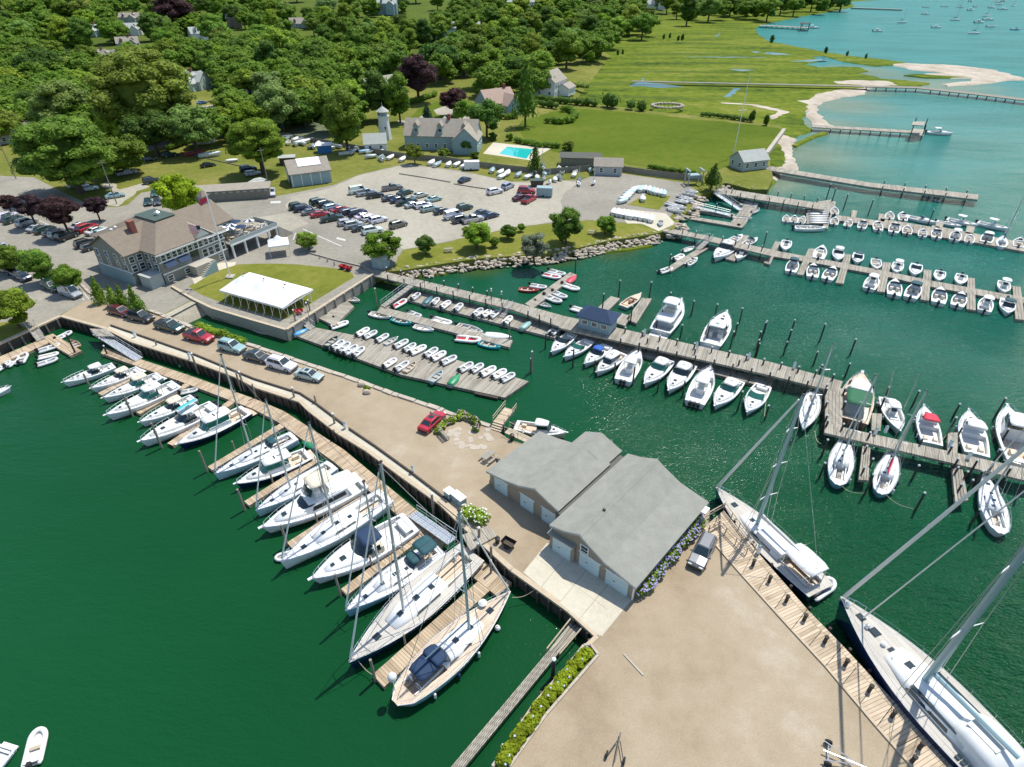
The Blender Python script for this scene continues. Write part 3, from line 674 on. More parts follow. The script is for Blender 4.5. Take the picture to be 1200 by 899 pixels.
gangway('grey gangway from the main pier to the middle dinghy float', (484, 333), 2.0, (449, 359), .7, 1.3, M_TIMBER)
gangway('grey gangway from main pier to the inner dinghy float', (598, 357), 2.0, (588, 372), .7, 1.1, M_TIMBER)
gangway('sloping gangway on the north pier by the white motorboat', (832, 279), 2.0, (818, 292), .7, 1.3, M_TIMBER)
gangway('short ramp from the west seawall to the corner dinghy float', (36, 382), 2.0, (48, 398), .7, 1.3, M_TIMBER)
gangway('rail-sided ramp in the north-east dinghy basin', (838, 226), 2.0, (868, 246), .7, 1.3, M_ALU)
gangway('level gangway along the edge of the dinghy basin', (810, 241), 1.6, (855, 252), .7, 1.4, M_ALU)
# ---- landing platforms of the gangways
dock('landing_platform', 'timber landing at the top of the long west gangway', 'platform', [((105, 385), (125, 386), (135, 394), (113, 394), 2)], 2.15, .25, W_GREY, [(116, 396), (121, 405)], 2.2, .13)
dock('landing_platform', 'timber landing beside the white-flowering bush and gangway', 'platform', [((541, 627), (572, 616), (584, 627), (551, 645), 3)], 2.15, .25, W_GREY, [(560, 640), (575, 660)], 2.6, .13, M_PILEG)
# ---- ramp in the slip by the planter
dock('boarding_ramp', 'long weathered boarding ramp running down the slip by the planter', 'ramp', [((672, 724), (683, 733), (655, 765), (643, 762), 3), ((643, 762), (655, 765), (545, 899), (528, 899), 6)], .9, .4, W_GREY, [(648, 788)], 3.2, .2, M_PILE)
t = thing('handrail', 'pair of timber handrails beside the slip boarding ramp', 'handrail', P(673, 722, .9))
for a, b in (((671, 722), (641, 760)), ((684, 733), (656, 766))):
    o = P(673, 722, .9); A, B = P(*a, 1.6) - o, P(*b, 1.3) - o
    r = MB(); r.tube(A, B, .07, .07, 5); [r.tube(A.lerp(B, k / 3), A.lerp(B, k / 3) - Vector((0, 0, .8)), .06, .06, 5) for k in range(4)]; r.build('rail', M_TIMBERT, t)

# ---- east pier deck beside the big sloops
EK = [(822, 620), (869, 674), (927, 738), (967, 781), (1027, 852), (1073, 903)]
EO = [(848, 598), (885, 644), (946, 714), (988, 757), (1049, 823), (1120, 899)]
PZ = ZL + .02
t = thing('timber_pier', 'wide tan plank pier deck along the east edge of the gravel yard', 'pier', P(*EK[0], 0))
for k in range(5):
    A, B, C, D = EK[k], EK[k + 1], EO[k + 1], EO[k]; n = max(2, int((P(*A, PZ) - P(*B, PZ)).length / 1.8))
    q = lambda s, f: (A[0] + (B[0] - A[0]) * s + f * ((D[0] + (C[0] - D[0]) * s) - (A[0] + (B[0] - A[0]) * s)), A[1] + (B[1] - A[1]) * s + f * ((D[1] + (C[1] - D[1]) * s) - (A[1] + (B[1] - A[1]) * s)))
    deck_sections(t, [(q(0, .02), q(1, .02), q(1, .8), q(0, .8), n)], PZ, .3, W_TAN, 'deck_section')
    deck_sections(t, [(q(0, .81), q(1, .81), q(1, 1), q(0, 1), max(1, n // 2))], PZ + .02, .4, W_TAN, 'edge_walkway')
for (x, y) in along(EO, 12): add_pile(t, x + 3, y - 2, 1.9, .17, M_PILE, False, PZ)
for i, (x, y) in enumerate([(882, 663), (901, 682), (921, 705), (942, 727), (966, 753), (990, 780), (1018, 810), (1045, 840), (1077, 877), (1068, 893)]):
    o = MB().lathe([(.17, 0), (.16, .75), (.2, .78), (.2, .95), (.02, 1.0)], (0, 0, 0), 10).build('bollard', M_PILE, None, P(x, y, PZ), 0)
    tag(o, 'dark timber bollard on the east pier, %s from the boathouse end' % ORD[i], 'bollard', 'bollards on the east pier')
t = thing('timber_railing', 'weathered timber railings round the landing stage beside the boathouse', 'railing', P(822, 618, PZ))
r0 = t.location.copy()
for a, b in (((822, 612), (848, 597)), ((848, 597), (884, 645)), ((838, 614), (874, 650)), ((822, 612), (830, 624)), ((830, 624), (842, 617))):
    A, B = P(*a, PZ) - r0, P(*b, PZ) - r0; r = MB(); n = max(1, int((B - A).length / 1.4))
    for h in (1.05, .55): r.tube(A + Vector((0, 0, h)), B + Vector((0, 0, h)), .06, .06, 5)
    for k in range(n + 1): c = A.lerp(B, k / n); r.tube(c, c + Vector((0, 0, 1.1)), .06, .06, 5)
    r.build('rail', M_TIMBERT, t)

# ---- long main pier, its legs and the float on its south side
def qalong(A, B, C, D, m): return (A, B, C, D, m)
def lineup(a, b, n): return along([a, b], n)
dock('timber_pier', 'inner stretch of the long grey pier from the tool shed to the fuel hut', 'pier', [((437, 315), (602, 354), (601, 363), (437, 323), 16), ((602, 354), (660, 370), (656, 383), (601, 363), 6)], 2.0, .35, W_GREY,
     lineup((445, 317), (596, 353), 9) + lineup((445, 325), (598, 363), 8) + lineup((612, 368), (652, 381), 3), 2.9, .13)
dock('timber_pier', 'middle stretch of the long grey pier lined with white-capped piles', 'pier', [((660, 370), (902, 424), (899, 439), (655, 384), 22), ((902, 424), (988, 447), (983, 460), (899, 439), 8)], 2.0, .35, W_GREY,
     lineup((722, 388), (985, 448), 13) + lineup((716, 400), (978, 460), 12), 3.0, .14)
dock('timber_pier', 'short cross leg of the grey pier beside the blue-covered sloop', 'pier', [((967, 456), (988, 455), (987, 503), (967, 500), 5)], 1.98, .35, W_GREY, [(967, 462), (967, 478), (967, 494), (988, 462), (988, 478), (968, 500)], 3.0, .15)
dock('timber_pier', 'outer grey pier with sailboats and launches on both sides', 'pier', [((967, 496), (1215, 552), (1214, 566), (966, 507), 16)], 1.99, .35, W_GREY, [(986, 504), (1007, 500), (1017, 514), (1078, 521), (1112, 530), (1119, 545), (1160, 550), (1180, 556)], 3.0, .14)
for (lab, q, pl) in (('first grey finger pier beside the red-covered sloop', ((1012, 512), (1021, 512), (1018, 563), (1006, 562), 4), [(1013, 530), (1020, 545), (1010, 555)]), ('stub finger pier north of the outer pier by the white fishing boat', ((1022, 484), (1034, 485), (1032, 505), (1021, 504), 2), [(1025, 479)]),
                     ('second grey finger pier near the outermost white sloop', ((1115, 540), (1127, 543), (1135, 586), (1119, 588), 4), [(1119, 555), (1130, 560), (1123, 575), (1136, 570)]), ('stub finger pier by the white motor cruiser', ((1111, 507), (1123, 507), (1122, 532), (1110, 530), 2), [(1124, 508)])):
    dock('finger_pier', lab, 'dock', [q], 1.5, .4, W_GREY, pl, 2.5, .13, None, 'finger piers of the outer pier')
dock('floating_dock', 'low grey float along the south side of the main pier with motorboats', 'dock', [((680, 389), (906, 446), (903, 455), (674, 397), 18)], .55, .5, W_GREY, [(757, 411), (812, 424), (863, 437)], 3.0, .14)
# ---- dinghy docks
dock('dinghy_dock', 'widest grey dinghy dock, nearest the causeway, crowded with inflatables', 'dock', [((346, 379), (485, 407), (470, 439), (332, 388), 9), ((485, 407), (620, 447), (592, 466), (470, 439), 9), ((370, 371), (399, 346), (415, 359), (392, 382), 3)], .55, .5, W_GREY, [(365, 372), (348, 384), (623, 434)], 4.2, .15, M_PILEG)
dock('dinghy_dock', 'thin middle dinghy float with boats on both sides', 'dock', [((446, 359), (601, 399), (597, 407), (441, 366), 9), ((446, 359), (470, 341), (480, 343), (452, 363), 2)], .55, .5, W_GREY, [(442, 358), (597, 398)], 3.8, .14, M_PILEG)
dock('dinghy_dock', 'inner dinghy float lying against the main pier', 'dock', [((487, 339), (662, 383), (650, 396), (475, 351), 13)], .55, .5, W_GREY, [(498, 338), (576, 358)], 3.4, .14)
dock('dinghy_dock', 'slanting dinghy float north of the main pier by the red skiff', 'dock', [((615, 356), (668, 319), (676, 322), (625, 361), 6)], .55, .5, W_GREY, [(674, 319)], 3.6, .14)
dock('dinghy_dock', 'long thin float under the club lawn wall', 'dock', [((249, 365), (330, 384), (327, 391), (247, 371), 7)], .5, .45, W_GREY)
dock('dinghy_dock', 'corner dinghy float below the west car park', 'dock', [((-5, 420), (52, 396), (57, 402), (-2, 428), 4), ((48, 396), (62, 391), (96, 411), (82, 417), 3)], .55, .5, W_DOCK, [(88, 413)], 4.2, .15, M_PILE)
dock('fuel_float', 'U-shaped fuel float holding the varnished launch', 'dock', [((716, 347), (727, 350), (712, 365), (701, 360), 2), ((700, 360), (739, 370), (733, 382), (690, 369), 3), ((752, 349), (764, 350), (746, 379), (734, 374), 4)], .6, .5, W_GREY, [(706, 361), (725, 345), (761, 347), (739, 376)], 3.5, .14)
dock('rack_float', 'floating frame of dark grey lumber at the dinghy dock end', 'float', [((560, 452), (590, 458), (583, 467), (556, 461), 3)], .45, .3, M_TIMBERD)
# ---- north docks
dock('timber_pier', 'grey pier from the launching ramp to the north floats', 'pier', [((756, 262), (834, 277), (832, 282), (754, 267), 6), ((834, 277), (906, 293), (904, 300), (832, 283), 6)], 1.8, .35, W_GREY, lineup((792, 272), (900, 296), 7), 2.9, .13)
dock('floating_dock', 'slanting float with four small boats near the riprap', 'dock', [((779, 315), (822, 289), (830, 291), (787, 318), 5)], .55, .5, W_GREY, [(784, 314)], 3.6, .14)
dock('floating_dock', 'broad T-shaped float beside the white motorboat', 'dock', [((866, 275), (878, 276), (861, 306), (850, 303), 4)], .55, .5, W_GREY, [(895, 287)], 3.5, .14)
R2F = [((35, 330), (60, 335), (10, 440), (-20, 432)), ((190, 365), (225, 366), (165, 490), (135, 485)), ((360, 390), (392, 395), (355, 530), (318, 525)), ((540, 428), (578, 432), (548, 570), (510, 565)), ((730, 463), (768, 467), (755, 610), (715, 603)), ((935, 500), (970, 505), (975, 655), (930, 648)), ((1145, 540), (1185, 545), (1205, 700), (1160, 695))]
g8 = lambda p: (900 + p[0] / 4, 200 + p[1] / 4)
dock('floating_dock', 'main walkway of the longer north marina row', 'dock', [((904, 293), (966, 304), (965, 310), (903, 300), 5), ((966, 304), (1035, 317), (1034, 323), (965, 310), 5), ((1035, 317), (1092, 329), (1091, 336), (1034, 323), 5), ((1092, 329), (1215, 351), (1214, 358), (1091, 336), 9)], .55, .5, W_GREY)
for i, q in enumerate(R2F):
    dock('finger_pier', 'grey finger float on the longer north row, %s from shore' % ORD[i], 'dock', [tuple(g8(p) for p in q) + (3,)], .56, .5, W_GREY, [], 3, .13, None, 'finger floats of the longer north row')
dock('timber_pier', 'narrow grey pier leading to the upper north floats', 'pier', [((838, 219), (967, 239), (966, 246), (837, 226), 10)], 1.9, .35, W_GREY, lineup((842, 218), (965, 238), 8) + lineup((842, 227), (960, 246), 7), 3.0, .13)
dock('floating_dock', 'platform with kayak racks at the head of the upper north floats', 'dock', [((946, 238), (974, 234), (974, 262), (944, 262), 4), ((974, 236), (980, 236), (970, 268), (964, 266), 3), ((920, 254), (946, 255), (946, 261), (919, 259), 3)], .6, .5, W_GREY, [(969, 231), (975, 236), (989, 243)], 3.8, .15)
dock('floating_dock', 'stepped grey floats of the upper north row with small motorboats', 'dock', [((980, 252), (1032, 259), (1031, 265), (979, 258), 4), ((1032, 256), (1092, 266), (1090, 276), (1030, 266), 6), ((1092, 264), (1150, 275), (1148, 285), (1090, 276), 6), ((1150, 275), (1215, 287), (1213, 297), (1148, 285), 6), ((998, 246), (1005, 247), (1003, 255), (997, 254), 1), ((1030, 250), (1040, 252), (1036, 260), (1029, 258), 1), ((1097, 258), (1107, 260), (1104, 268), (1096, 266), 1), ((1133, 264), (1143, 266), (1140, 275), (1131, 273), 1)], .55, .5, W_GREY, [(1018, 250), (1088, 262)], 4.2, .14)
dock('timber_pier', 'long narrow jetty with dark piles north of the marina', 'pier', [((898, 194), (1020, 214), (1019, 219), (898, 199), 10), ((1020, 214), (1147, 228), (1146, 234), (1019, 219), 10)], 1.9, .6, W_GREY, lineup((1022, 219), (1145, 233), 5) + lineup((1024, 213), (1145, 227), 5), 2.6, .16, M_PILE)
dock('timber_pier', 'far private jetty with a roofed landing in the teal cove', 'pier', [((952, 146), (1070, 153), (1070, 156), (952, 149), 10)], 1.7, .3, W_GREY, lineup((968, 150), (1062, 155), 8), 1.5, .2, M_PILE)
dock('footbridge', 'long footbridge on piles crossing the marsh creek and the cove', 'bridge', [((740, 94.5), (1000, 100), (1000, 101.3), (740, 95.5), 14), ((1000, 100), (1075, 101.5), (1075, 103.5), (1000, 101.5), 6), ((1075, 101.5), (1140, 108), (1140, 110.5), (1075, 103.5), 5), ((1140, 108), (1225, 118), (1225, 121), (1140, 110.5), 6)], 1.9, .3, M_FENCE, lineup((1010, 101.5), (1080, 103), 6) + lineup((1086, 104), (1196, 116), 10), 1.6, .25, M_PILE)
dock('timber_pier', 'distant jetty with a dark shelter on the far shore', 'pier', [((890, 29), (948, 32), (948, 33), (890, 30), 6)], 1.8, .3, W_GREY, lineup((895, 30), (945, 32.5), 8), 1.8, .3, M_PILE)
t = thing('jetty_shelter', 'open flat-roofed shelter at the end of the cove jetty', 'shelter', P(1075, 157, 1.5)); o = t.location.copy()
for p in ((1067, 158), (1081, 159), (1070, 150), (1083, 151)): q = P(*p, 1.5) - o; MB().tube(q - Vector((0, 0, 2.5)), q + Vector((0, 0, 3.6)), .18, .18, 6).build('post', M_PILE, t)
q = [P(x, y, 5.1) - o for x, y in ((1068, 147), (1082, 148), (1084, 143.5), (1070, 143))]; MB().prism(q, 3.5, 3.8).build('roof', M_TIMBER, t)
MB().prism([P(x, y, 1.6) - o for x, y in ((1067, 158), (1082, 159.5), (1083, 152), (1070, 151))], -.1, .2).build('floor', M_TIMBER, t)
t = thing('jetty_shelter', 'tiny dark shelter at the end of the distant jetty', 'shelter', P(941, 34, 1.8)); o = t.location.copy()
for p in ((938, 34), (947, 34.4), (940, 31.5), (948, 31.8)): q = P(*p, 1.8) - o; MB().tube(q - Vector((0, 0, 2)), q + Vector((0, 0, 4)), .3, .3, 6).build('post', M_PILE, t)
MB().prism([P(x, y, 5.8) - o for x, y in ((937, 28), (948, 28.4), (949, 27), (938, 26.6))], 3.8, 4.1).build('roof', M_PILE, t)
# ---- floats of the dinghy basin by the launch ramp
dock('floating_dock', 'L-shaped dinghy floats in the small basin by the launch ramp', 'dock', [((812, 254), (871, 263), (870, 267), (811, 257), 5), ((873, 239), (888, 241), (871, 266), (855, 262), 4), ((808, 242), (862, 251), (861, 255), (807, 246), 4)], .55, .45, W_GREY, [(845, 244), (838, 250), (857, 248), (862, 240), (856, 232)], 3.0, .13)
# ---- free-standing mooring piles
FREE = [('tarred mooring pile among the motorboats off the main pier', [(783, 355), (810, 362), (774, 372), (768, 382), (797, 388), (837, 366), (866, 371), (833, 379), (861, 386), (855, 402), (827, 395), (895, 383), (892, 391), (887, 399), (886, 410), (884, 412)]),
        ('tarred mooring pile in the open water north of the outer pier', [(925, 388), (922, 397), (918, 408), (960, 393), (996, 408), (953, 420), (990, 434), (957, 439), (1035, 462), (1068, 470), (1116, 482), (1165, 482), (1027, 481), (1108, 505), (1172, 512), (1160, 540)]),
        ('tarred mooring pile south of the outer pier off the sloops', [(962, 528), (960, 552), (1012, 573), (1068, 555), (1072, 591), (1137, 607), (1190, 576), (1131, 556), (1139, 565)]),
        ('thin mooring pile in front of the motorboat row', [(639, 401), (671, 423), (696, 430), (719, 436), (741, 444), (770, 452), (799, 458), (622, 428), (864, 474), (896, 484)])]
for lab, pts in FREE:
    for i, (x, y) in enumerate(sorted(pts)):
        p = P(x, y + 8, 0); t = thing('mooring_pile', '%s, %s from the left' % (lab, ORD[i]), 'pile', p, 0, lab.replace('tarred mooring pile', 'mooring piles').replace('thin mooring pile', 'mooring piles'))
        me = pile_mesh(2.5 + .5 * (i % 3), .14); link('pile', me[0], t); link('cap', me[1], t)
for i, (x, y, h, lab) in enumerate([(107, 449, 3.0, 'beside the beige-topped cruiser'), (156, 480, 4.0, 'between two white cruisers'), (190, 517, 4.3, 'at the bow of the cruiser with a teal cover'), (243, 545, 3.6, 'at the first white sloop'), (287, 590, 3.5, 'by the picnic boat bow rail'), (337, 632, 3.5, 'by the flybridge yacht bow'), (399, 690, 3.5, 'by the sport cruiser bow'), (440, 790, 3.5, 'at the tip of the outermost finger'), (576, 655, 3.2, 'beside the dock end by the slip')]):
    o = MB().tube((0, 0, -1.5), (0, 0, h), .16, .13, 8).build('mooring_pile', M_PILEG, None, P(x, y + 8, 0)); tag(o, 'bare grey-brown mooring pile ' + lab, 'pile', 'bare piles of the west dock')
# ---- fuel hut
t = thing('fuel_hut', 'small dock hut with a bright navy hip roof on the main pier', 'hut', P(700, 383, 2.0), heading(700, 383, 30, 8, 2.0))
MB().box((0, 0, 1.15), (5.6, 3.6, 2.3)).build('wall', M_WALLB, t)
MB().loft([[(-3.3, -2.3, 2.25), (3.3, -2.3, 2.25), (3.3, 2.3, 2.25), (-3.3, 2.3, 2.25)], [(-3.3, -2.3, 2.4), (3.3, -2.3, 2.4), (3.3, 2.3, 2.4), (-3.3, 2.3, 2.4)], [(-1.4, -.05, 3.7), (1.4, -.05, 3.7), (1.4, .05, 3.7), (-1.4, .05, 3.7)]], True).build('roof', M_BLUEC, t)
for x in (-1.7, 0.1, 1.8): MB().box((x, -1.82, 1.35), (1.1, .06, .9)).build('window', M_TRIM, t); MB().box((x, -1.86, 1.35), (.9, .04, .7)).build('pane', M_GLASS, t)
# ================================================================== BOATS   (x forward, z = 0 at the waterline)
class Hull:
    def __init__(s, L, B, fb, sheer=.35, sw=.8, tm=.42, bp=2.2, rake=.08, sr=0.0):
        s.L, s.B, s.fb, s.sheer, s.sw, s.tm, s.bp, s.rake, s.sr = L, B, fb, sheer, sw, tm, bp, rake, sr
    def b(s, t):
        if t <= s.tm: k = s.sw + (1 - s.sw) * math.sin(math.pi / 2 * t / s.tm)
        else: k = 1 - ((t - s.tm) / (1 - s.tm)) ** s.bp
        if s.sr and t < .09: k *= math.sqrt(max(.12, 1 - ((.09 - t) / .09) ** 2))
        return max(s.B / 2 * k, .03)
    def x(s, t): return -s.L / 2 + s.L * t
    def z(s, t): return s.fb * (1 + s.sheer * t * t)
    def t(s, x): return (x + s.L / 2) / s.L
    def hull(s, n=14):
        rings = []
        for t in sorted([i / n for i in range(n + 1)] + ([.012, .03] if s.sr else [])):
            b, zs, x = s.b(t), s.z(t), s.x(t); L = s.L
            xr = lambda f: x - (s.rake * L * f) * t ** 2 + s.sr * L * f * (1 - t) ** 3
            h = [(xr(0), b, zs), (xr(.35), b * .97, zs * .55), (xr(.75), b * (.88 - .35 * t * t), .08), (xr(1), b * (.5 - .3 * t), -.35)]
            rings.append(h + [(xr(1), 0, -.45)] + [(p[0], -p[1], p[2]) for p in reversed(h)])
        mb = MB().loft(rings, False, False); m = len(rings[0]); mb.f.append(tuple(range(m)))
        return mb
    def deck(s, c0=None, c1=None, side=.3, sole=.25, cam=.06, n=18, inset=.0):
        ts = sorted(set([i / n for i in range(n + 1)] + ([.012, .03] if s.sr else []) + ([c0, c1] if c0 is not None else []))); mb = MB(); so = MB()
        pt = lambda t, k: (s.x(t), k * (s.b(t) - inset), s.z(t) + .01); ct = lambda t: (s.x(t), 0, s.z(t) + cam)
        yi = lambda t: max(s.b(t) - side, .05)
        for a, b in zip(ts[:-1], ts[1:]):
            m = (a + b) / 2
            if c0 is not None and c0 - 1e-6 < m < c1 + 1e-6:
                for k in (1, -1):
                    A, B_ = (s.x(a), k * yi(a), s.z(a) + .03), (s.x(b), k * yi(b), s.z(b) + .03)
                    mb.quad(pt(a, k), pt(b, k), B_, A); mb.quad(A, B_, (B_[0], B_[1], sole), (A[0], A[1], sole))
                so.quad((s.x(a), yi(a), sole), (s.x(b), yi(b), sole), (s.x(b), -yi(b), sole), (s.x(a), -yi(a), sole))
            else: mb.quad(pt(a, 1), pt(b, 1), ct(b), ct(a)); mb.quad(pt(a, -1), pt(b, -1), ct(b), ct(a))
        if c0 is not None:
            for t in (c0, c1): mb.add([(s.x(t), yi(t), s.z(t) + .03), ct(t), (s.x(t), -yi(t), s.z(t) + .03), (s.x(t), -yi(t), sole), (s.x(t), yi(t), sole)], [(0, 1, 2, 3, 4)])
        return mb, so
    def rail(s, t0, t1, h=.6, inset=.12, r=.03, n=10, wrap=True):
        mb = MB(); sides = []
        for k in (1, -1):
            pts = [Vector((s.x(t) - (.02 * s.L if t > .97 else 0), k * max(s.b(t) - inset, .02), s.z(t) + h)) for t in [t0 + (t1 - t0) * i / n for i in range(n + 1)]]
            mb.path(pts, r, 4); sides.append(pts)
            for p in pts[::2]: mb.tube(p, (p.x, p.y, p.z - h), r * .8, r * .8, 4)
        if wrap: mb.tube(sides[0][-1], sides[1][-1], r, r, 4)
        return mb
def ring(x, w, zb, zt, rnd=.22):
    return [(x, -w, zb), (x, -w * .96, zb + (zt - zb) * .7), (x, -w * (1 - rnd), zt), (x, 0, zt + .03 * w), (x, w * (1 - rnd), zt), (x, w * .96, zb + (zt - zb) * .7), (x, w, zb)]
def trunk(secs, rnd=.22): return MB().loft([ring(*q, rnd) for q in secs], False, True)
def side_glass(x0, x1, w0, w1, z0, z1, k, slant=.15):
    d = (z1 - z0); return MB().loft([[(x0 + slant * d, k * w0, z0), (x0 + slant * d * 2, k * (w0 * .97), z1), (x0 + slant * d * 2, k * (w0 * .97 - .05), z1), (x0 + slant * d, k * (w0 - .05), z0)], [(x1, k * w1, z0), (x1 - slant * 3 * d, k * (w1 * .97), z1), (x1 - slant * 3 * d, k * (w1 * .97 - .05), z1), (x1, k * (w1 - .05), z0)]], True)
def screen(xb, w, zb, xt, wt, zt, bow=.35, n=6, thick=.05):
    """curved raked windscreen, bottom edge at (xb,zb), top edge at (xt,zt)"""
    lo, hi = [], []
    for i in range(n + 1):
        a = -1 + 2 * i / n; lo.append((xb - bow * w * a * a, w * a, zb)); hi.append((xt - bow * wt * a * a, wt * a, zt))
    back = lambda ps: [(p[0] - thick, p[1], p[2]) for p in ps]
    return MB().loft([lo, hi, back(hi), back(lo)], False, False)
def slab(x0, x1, w0, w1, z, th=.1, n=5, crown=.08):
    """a rounded roof panel"""
    top = []
    for i in range(n + 1):
        t = i / n; e = 1 - abs(2 * t - 1) ** 4 * .18; w_ = (w0 + (w1 - w0) * t) * e; x = x0 + (x1 - x0) * t
        top.append([(x, -w_, z), (x, -w_, z + th * .6), (x, -w_ * .6, z + th + crown * .7), (x, 0, z + th + crown), (x, w_ * .6, z + th + crown * .7), (x, w_, z + th * .6), (x, w_, z)])
    return MB().loft(top, True, True)
def rect(c, d, m, name, parent, rz=0.0): return MB().box(c, d, rz).build(name, m, parent)
def outboard(parent, x, y, z=.35, k=1.0, m=None):
    mb = MB().box((x - .28 * k, y, z + .55 * k), (.62 * k, .42 * k, .5 * k), 0, .8); mb.box((x - .25 * k, y, z), (.28 * k, .2 * k, .8 * k)); mb.box((x - .35 * k, y, z - .5 * k), (.5 * k, .1 * k, .3 * k))
    return mb.build('outboard_motor', m or M_BLACK, parent)
def place_px(bow, stern, z=.9):
    a, b = P(*bow, z), P(*stern, z); c = (a + b) / 2; d = a - b
    return Vector((c.x, c.y, 0)), math.atan2(d.y, d.x), d.length

def motorboat(label, bow, stern, style='express', name='motorboat', hullm=None, topm=None, glass=None, B=None, group=None, motors=0, deckm=None, canvas=None, rails=True, zpx=.9):
    loc, rz, L = place_px(bow, stern, zpx); B = B or max(.335 * L, 2.0); u = L / 10.0
    fb = .95 * u ** .6; glass = glass or M_GLASS; topm = topm or M_GEL; hullm = hullm or M_GEL; deckm = deckm or M_GEL
    h = Hull(L, B, fb, .38, .84, .4, 2.3, .07); t = thing(name, label, 'motorboat', loc, rz, group)
    hu = h.hull().build('hull', hullm, t, smooth=True)
    x = h.x; zt = lambda q: h.z(q)
    bt = MB(); pts = [(x(k / 12), h.b(k / 12), h.z(k / 12) - .05) for k in range(13)]
    bt.path(pts, .045 * u ** .5, 4); bt.path([(p[0], -p[1], p[2]) for p in pts], .045 * u ** .5, 4); bt.build('rub_rail', M_STEEL if hullm is M_GEL else M_GEL, hu)
    c0, c1 = {'express': (.04, .42), 'console': (.05, .72), 'picnic': (.05, .30), 'fly': (.04, .22), 'cuddy': (.05, .50), 'cruiser': (.07, .44), 'lobster': (.05, .44), 'launch': (.08, .62)}[style]
    d, so = h.deck(c0, c1, .24 * u ** .5, fb * .42); d.build('deck', deckm, t); so.build('cockpit_sole', M_TEAK if style in ('picnic', 'launch', 'cruiser') else M_DECK, t)
    sole = fb * .42
    if style in ('express', 'cuddy'):
        f = trunk([(x(c1), h.b(c1) * .8, zt(c1), zt(c1) + .42 * u), (x(.62), h.b(.62) * .78, zt(.62), zt(.62) + .36 * u), (x(.78), h.b(.78) * .62, zt(.78), zt(.78) + .22 * u), (x(.88), h.b(.88) * .4, zt(.88), zt(.88) + .05)]).build('foredeck_trunk', M_DECK if style == 'express' else M_GEL, t, smooth=True)
        for q, sz in ((.70, .5), (.8, .32)): rect((x(q), 0, zt(q) + (.335 if q < .75 else .26) * u), (sz * u, sz * u, .06), M_GLASS, 'hatch', f)
        zb = zt(c1) + .4 * u; w_ = h.b(c1) * .82
        screen(x(c1) + 1.1 * u, w_, zb - .05, x(c1) + .15 * u, w_ * .88, zb + .75 * u, .45).build('windscreen', glass, t)
        for k in (1, -1): side_glass(x(c1) - 1.1 * u, x(c1) + .5 * u, w_, w_, zb - .05, zb + .6 * u, k, .1).build('side_window', glass, t)
        rect((x(c1 - .05), -B * .16, sole + .55 * u), (.5 * u, .7 * u, 1.0 * u), M_GEL, 'helm_console', t)
        for k in (1, -1): rect((x(c1 - .12), k * B * .2, sole + .4 * u), (.6 * u, .6 * u, .7 * u), M_CREAM if style == 'cuddy' else M_GEL, 'helm_seat', t)
        rect((x(c0) + .35 * u, 0, sole + .3 * u), (.6 * u, B * .55, .5 * u), M_GEL, 'stern_bench', t)
        if style == 'express':
            ht = slab(x(c1) - 1.9 * u, x(c1) + .45 * u, w_ * .86, w_ * .74, zb + .98 * u, .1).build('hardtop', topm, t, smooth=True)
            MB().lathe([(.3 * u, 0), (.3 * u, .12 * u), (.05, .3 * u)], (x(c1) - .9 * u, 0, zb + 1.15 * u), 10).build('radome', M_GEL, ht)
            r = MB()
            for k in (1, -1):
                for xx in (x(c1) - 1.7 * u, x(c1) - .1 * u): r.tube((xx, k * w_ * .8, zt(c1)), (xx, k * w_ * .78, zb + 1.0 * u), .045, .04, 5)
            r.build('hardtop_posts', M_STEEL, t)
        elif canvas:
            slab(x(c1) - 1.5 * u, x(c1) + .3 * u, w_ * .85, w_ * .8, zb + .9 * u, .06, crown=.18).build('bimini_top', canvas, t, smooth=True)
    if style == 'console':
        rect((x(.44), 0, sole + .6 * u), (.9 * u, .9 * u, 1.2 * u), M_GEL, 'console', t); rect((x(.33), 0, sole + .45 * u), (.5 * u, 1.0 * u, .9 * u), M_GEL, 'leaning_post', t)
        rect((x(.60), 0, sole + .3 * u), (.9 * u, B * .4, .5 * u), M_DECK, 'bow_seat', t)
        screen(x(.50), .45 * u, sole + 1.15 * u, x(.46), .4 * u, sole + 1.75 * u, .3).build('windscreen', glass, t)
        slab(x(.30), x(.53), B * .3, B * .27, sole + 2.1 * u, .08).build('t_top', topm, t, smooth=True); r = MB()
        for k in (1, -1):
            for q in (.33, .5): r.tube((x(q), k * B * .22, sole), (x(q), k * B * .24, sole + 2.12 * u), .04, .035, 5)
        r.build('t_top_frame', M_STEEL, t)
    if style in ('picnic', 'lobster', 'cruiser'):
        c2 = {'picnic': .62, 'lobster': .60, 'cruiser': .66}[style]; zb = zt(c1) + .05; hh = (1.5 if style != 'lobster' else 1.35) * u; wA = h.b(c1) * .78; wB = h.b(c2) * .7
        f = trunk([(x(c2) - .4 * u, h.b(c2) * .75, zt(c2), zt(c2) + .48 * u), (x(.74), h.b(.74) * .68, zt(.74), zt(.74) + .36 * u), (x(.86), h.b(.86) * .45, zt(.86), zt(.86) + .1)]).build('foredeck_trunk', M_DECK, t, smooth=True)
        rect((x(.75), 0, zt(.75) + .36 * u), (.5 * u, .5 * u, .06), M_GLASS, 'hatch', f)
        open_back = style == 'lobster'
        xa = x(c1) + (.9 * u if open_back else 0)
        cb = trunk([(xa, wA, zb, zb + hh * .52), (x(c2) - .2 * u, wB, zb, zb + hh * .52)]).build('cabin', M_GEL, t, smooth=False)
        screen(x(c2) + .45 * u, wB * .95, zb + hh * .38, x(c2) - .35 * u, wB * .82, zb + hh, .35).build('windscreen', glass, t)
        for k in (1, -1): side_glass(xa + .1, x(c2) - .1 * u, wA * .99, wB * .99, zb + hh * .5, zb + hh * .98, k, .06).build('side_window', glass, cb)
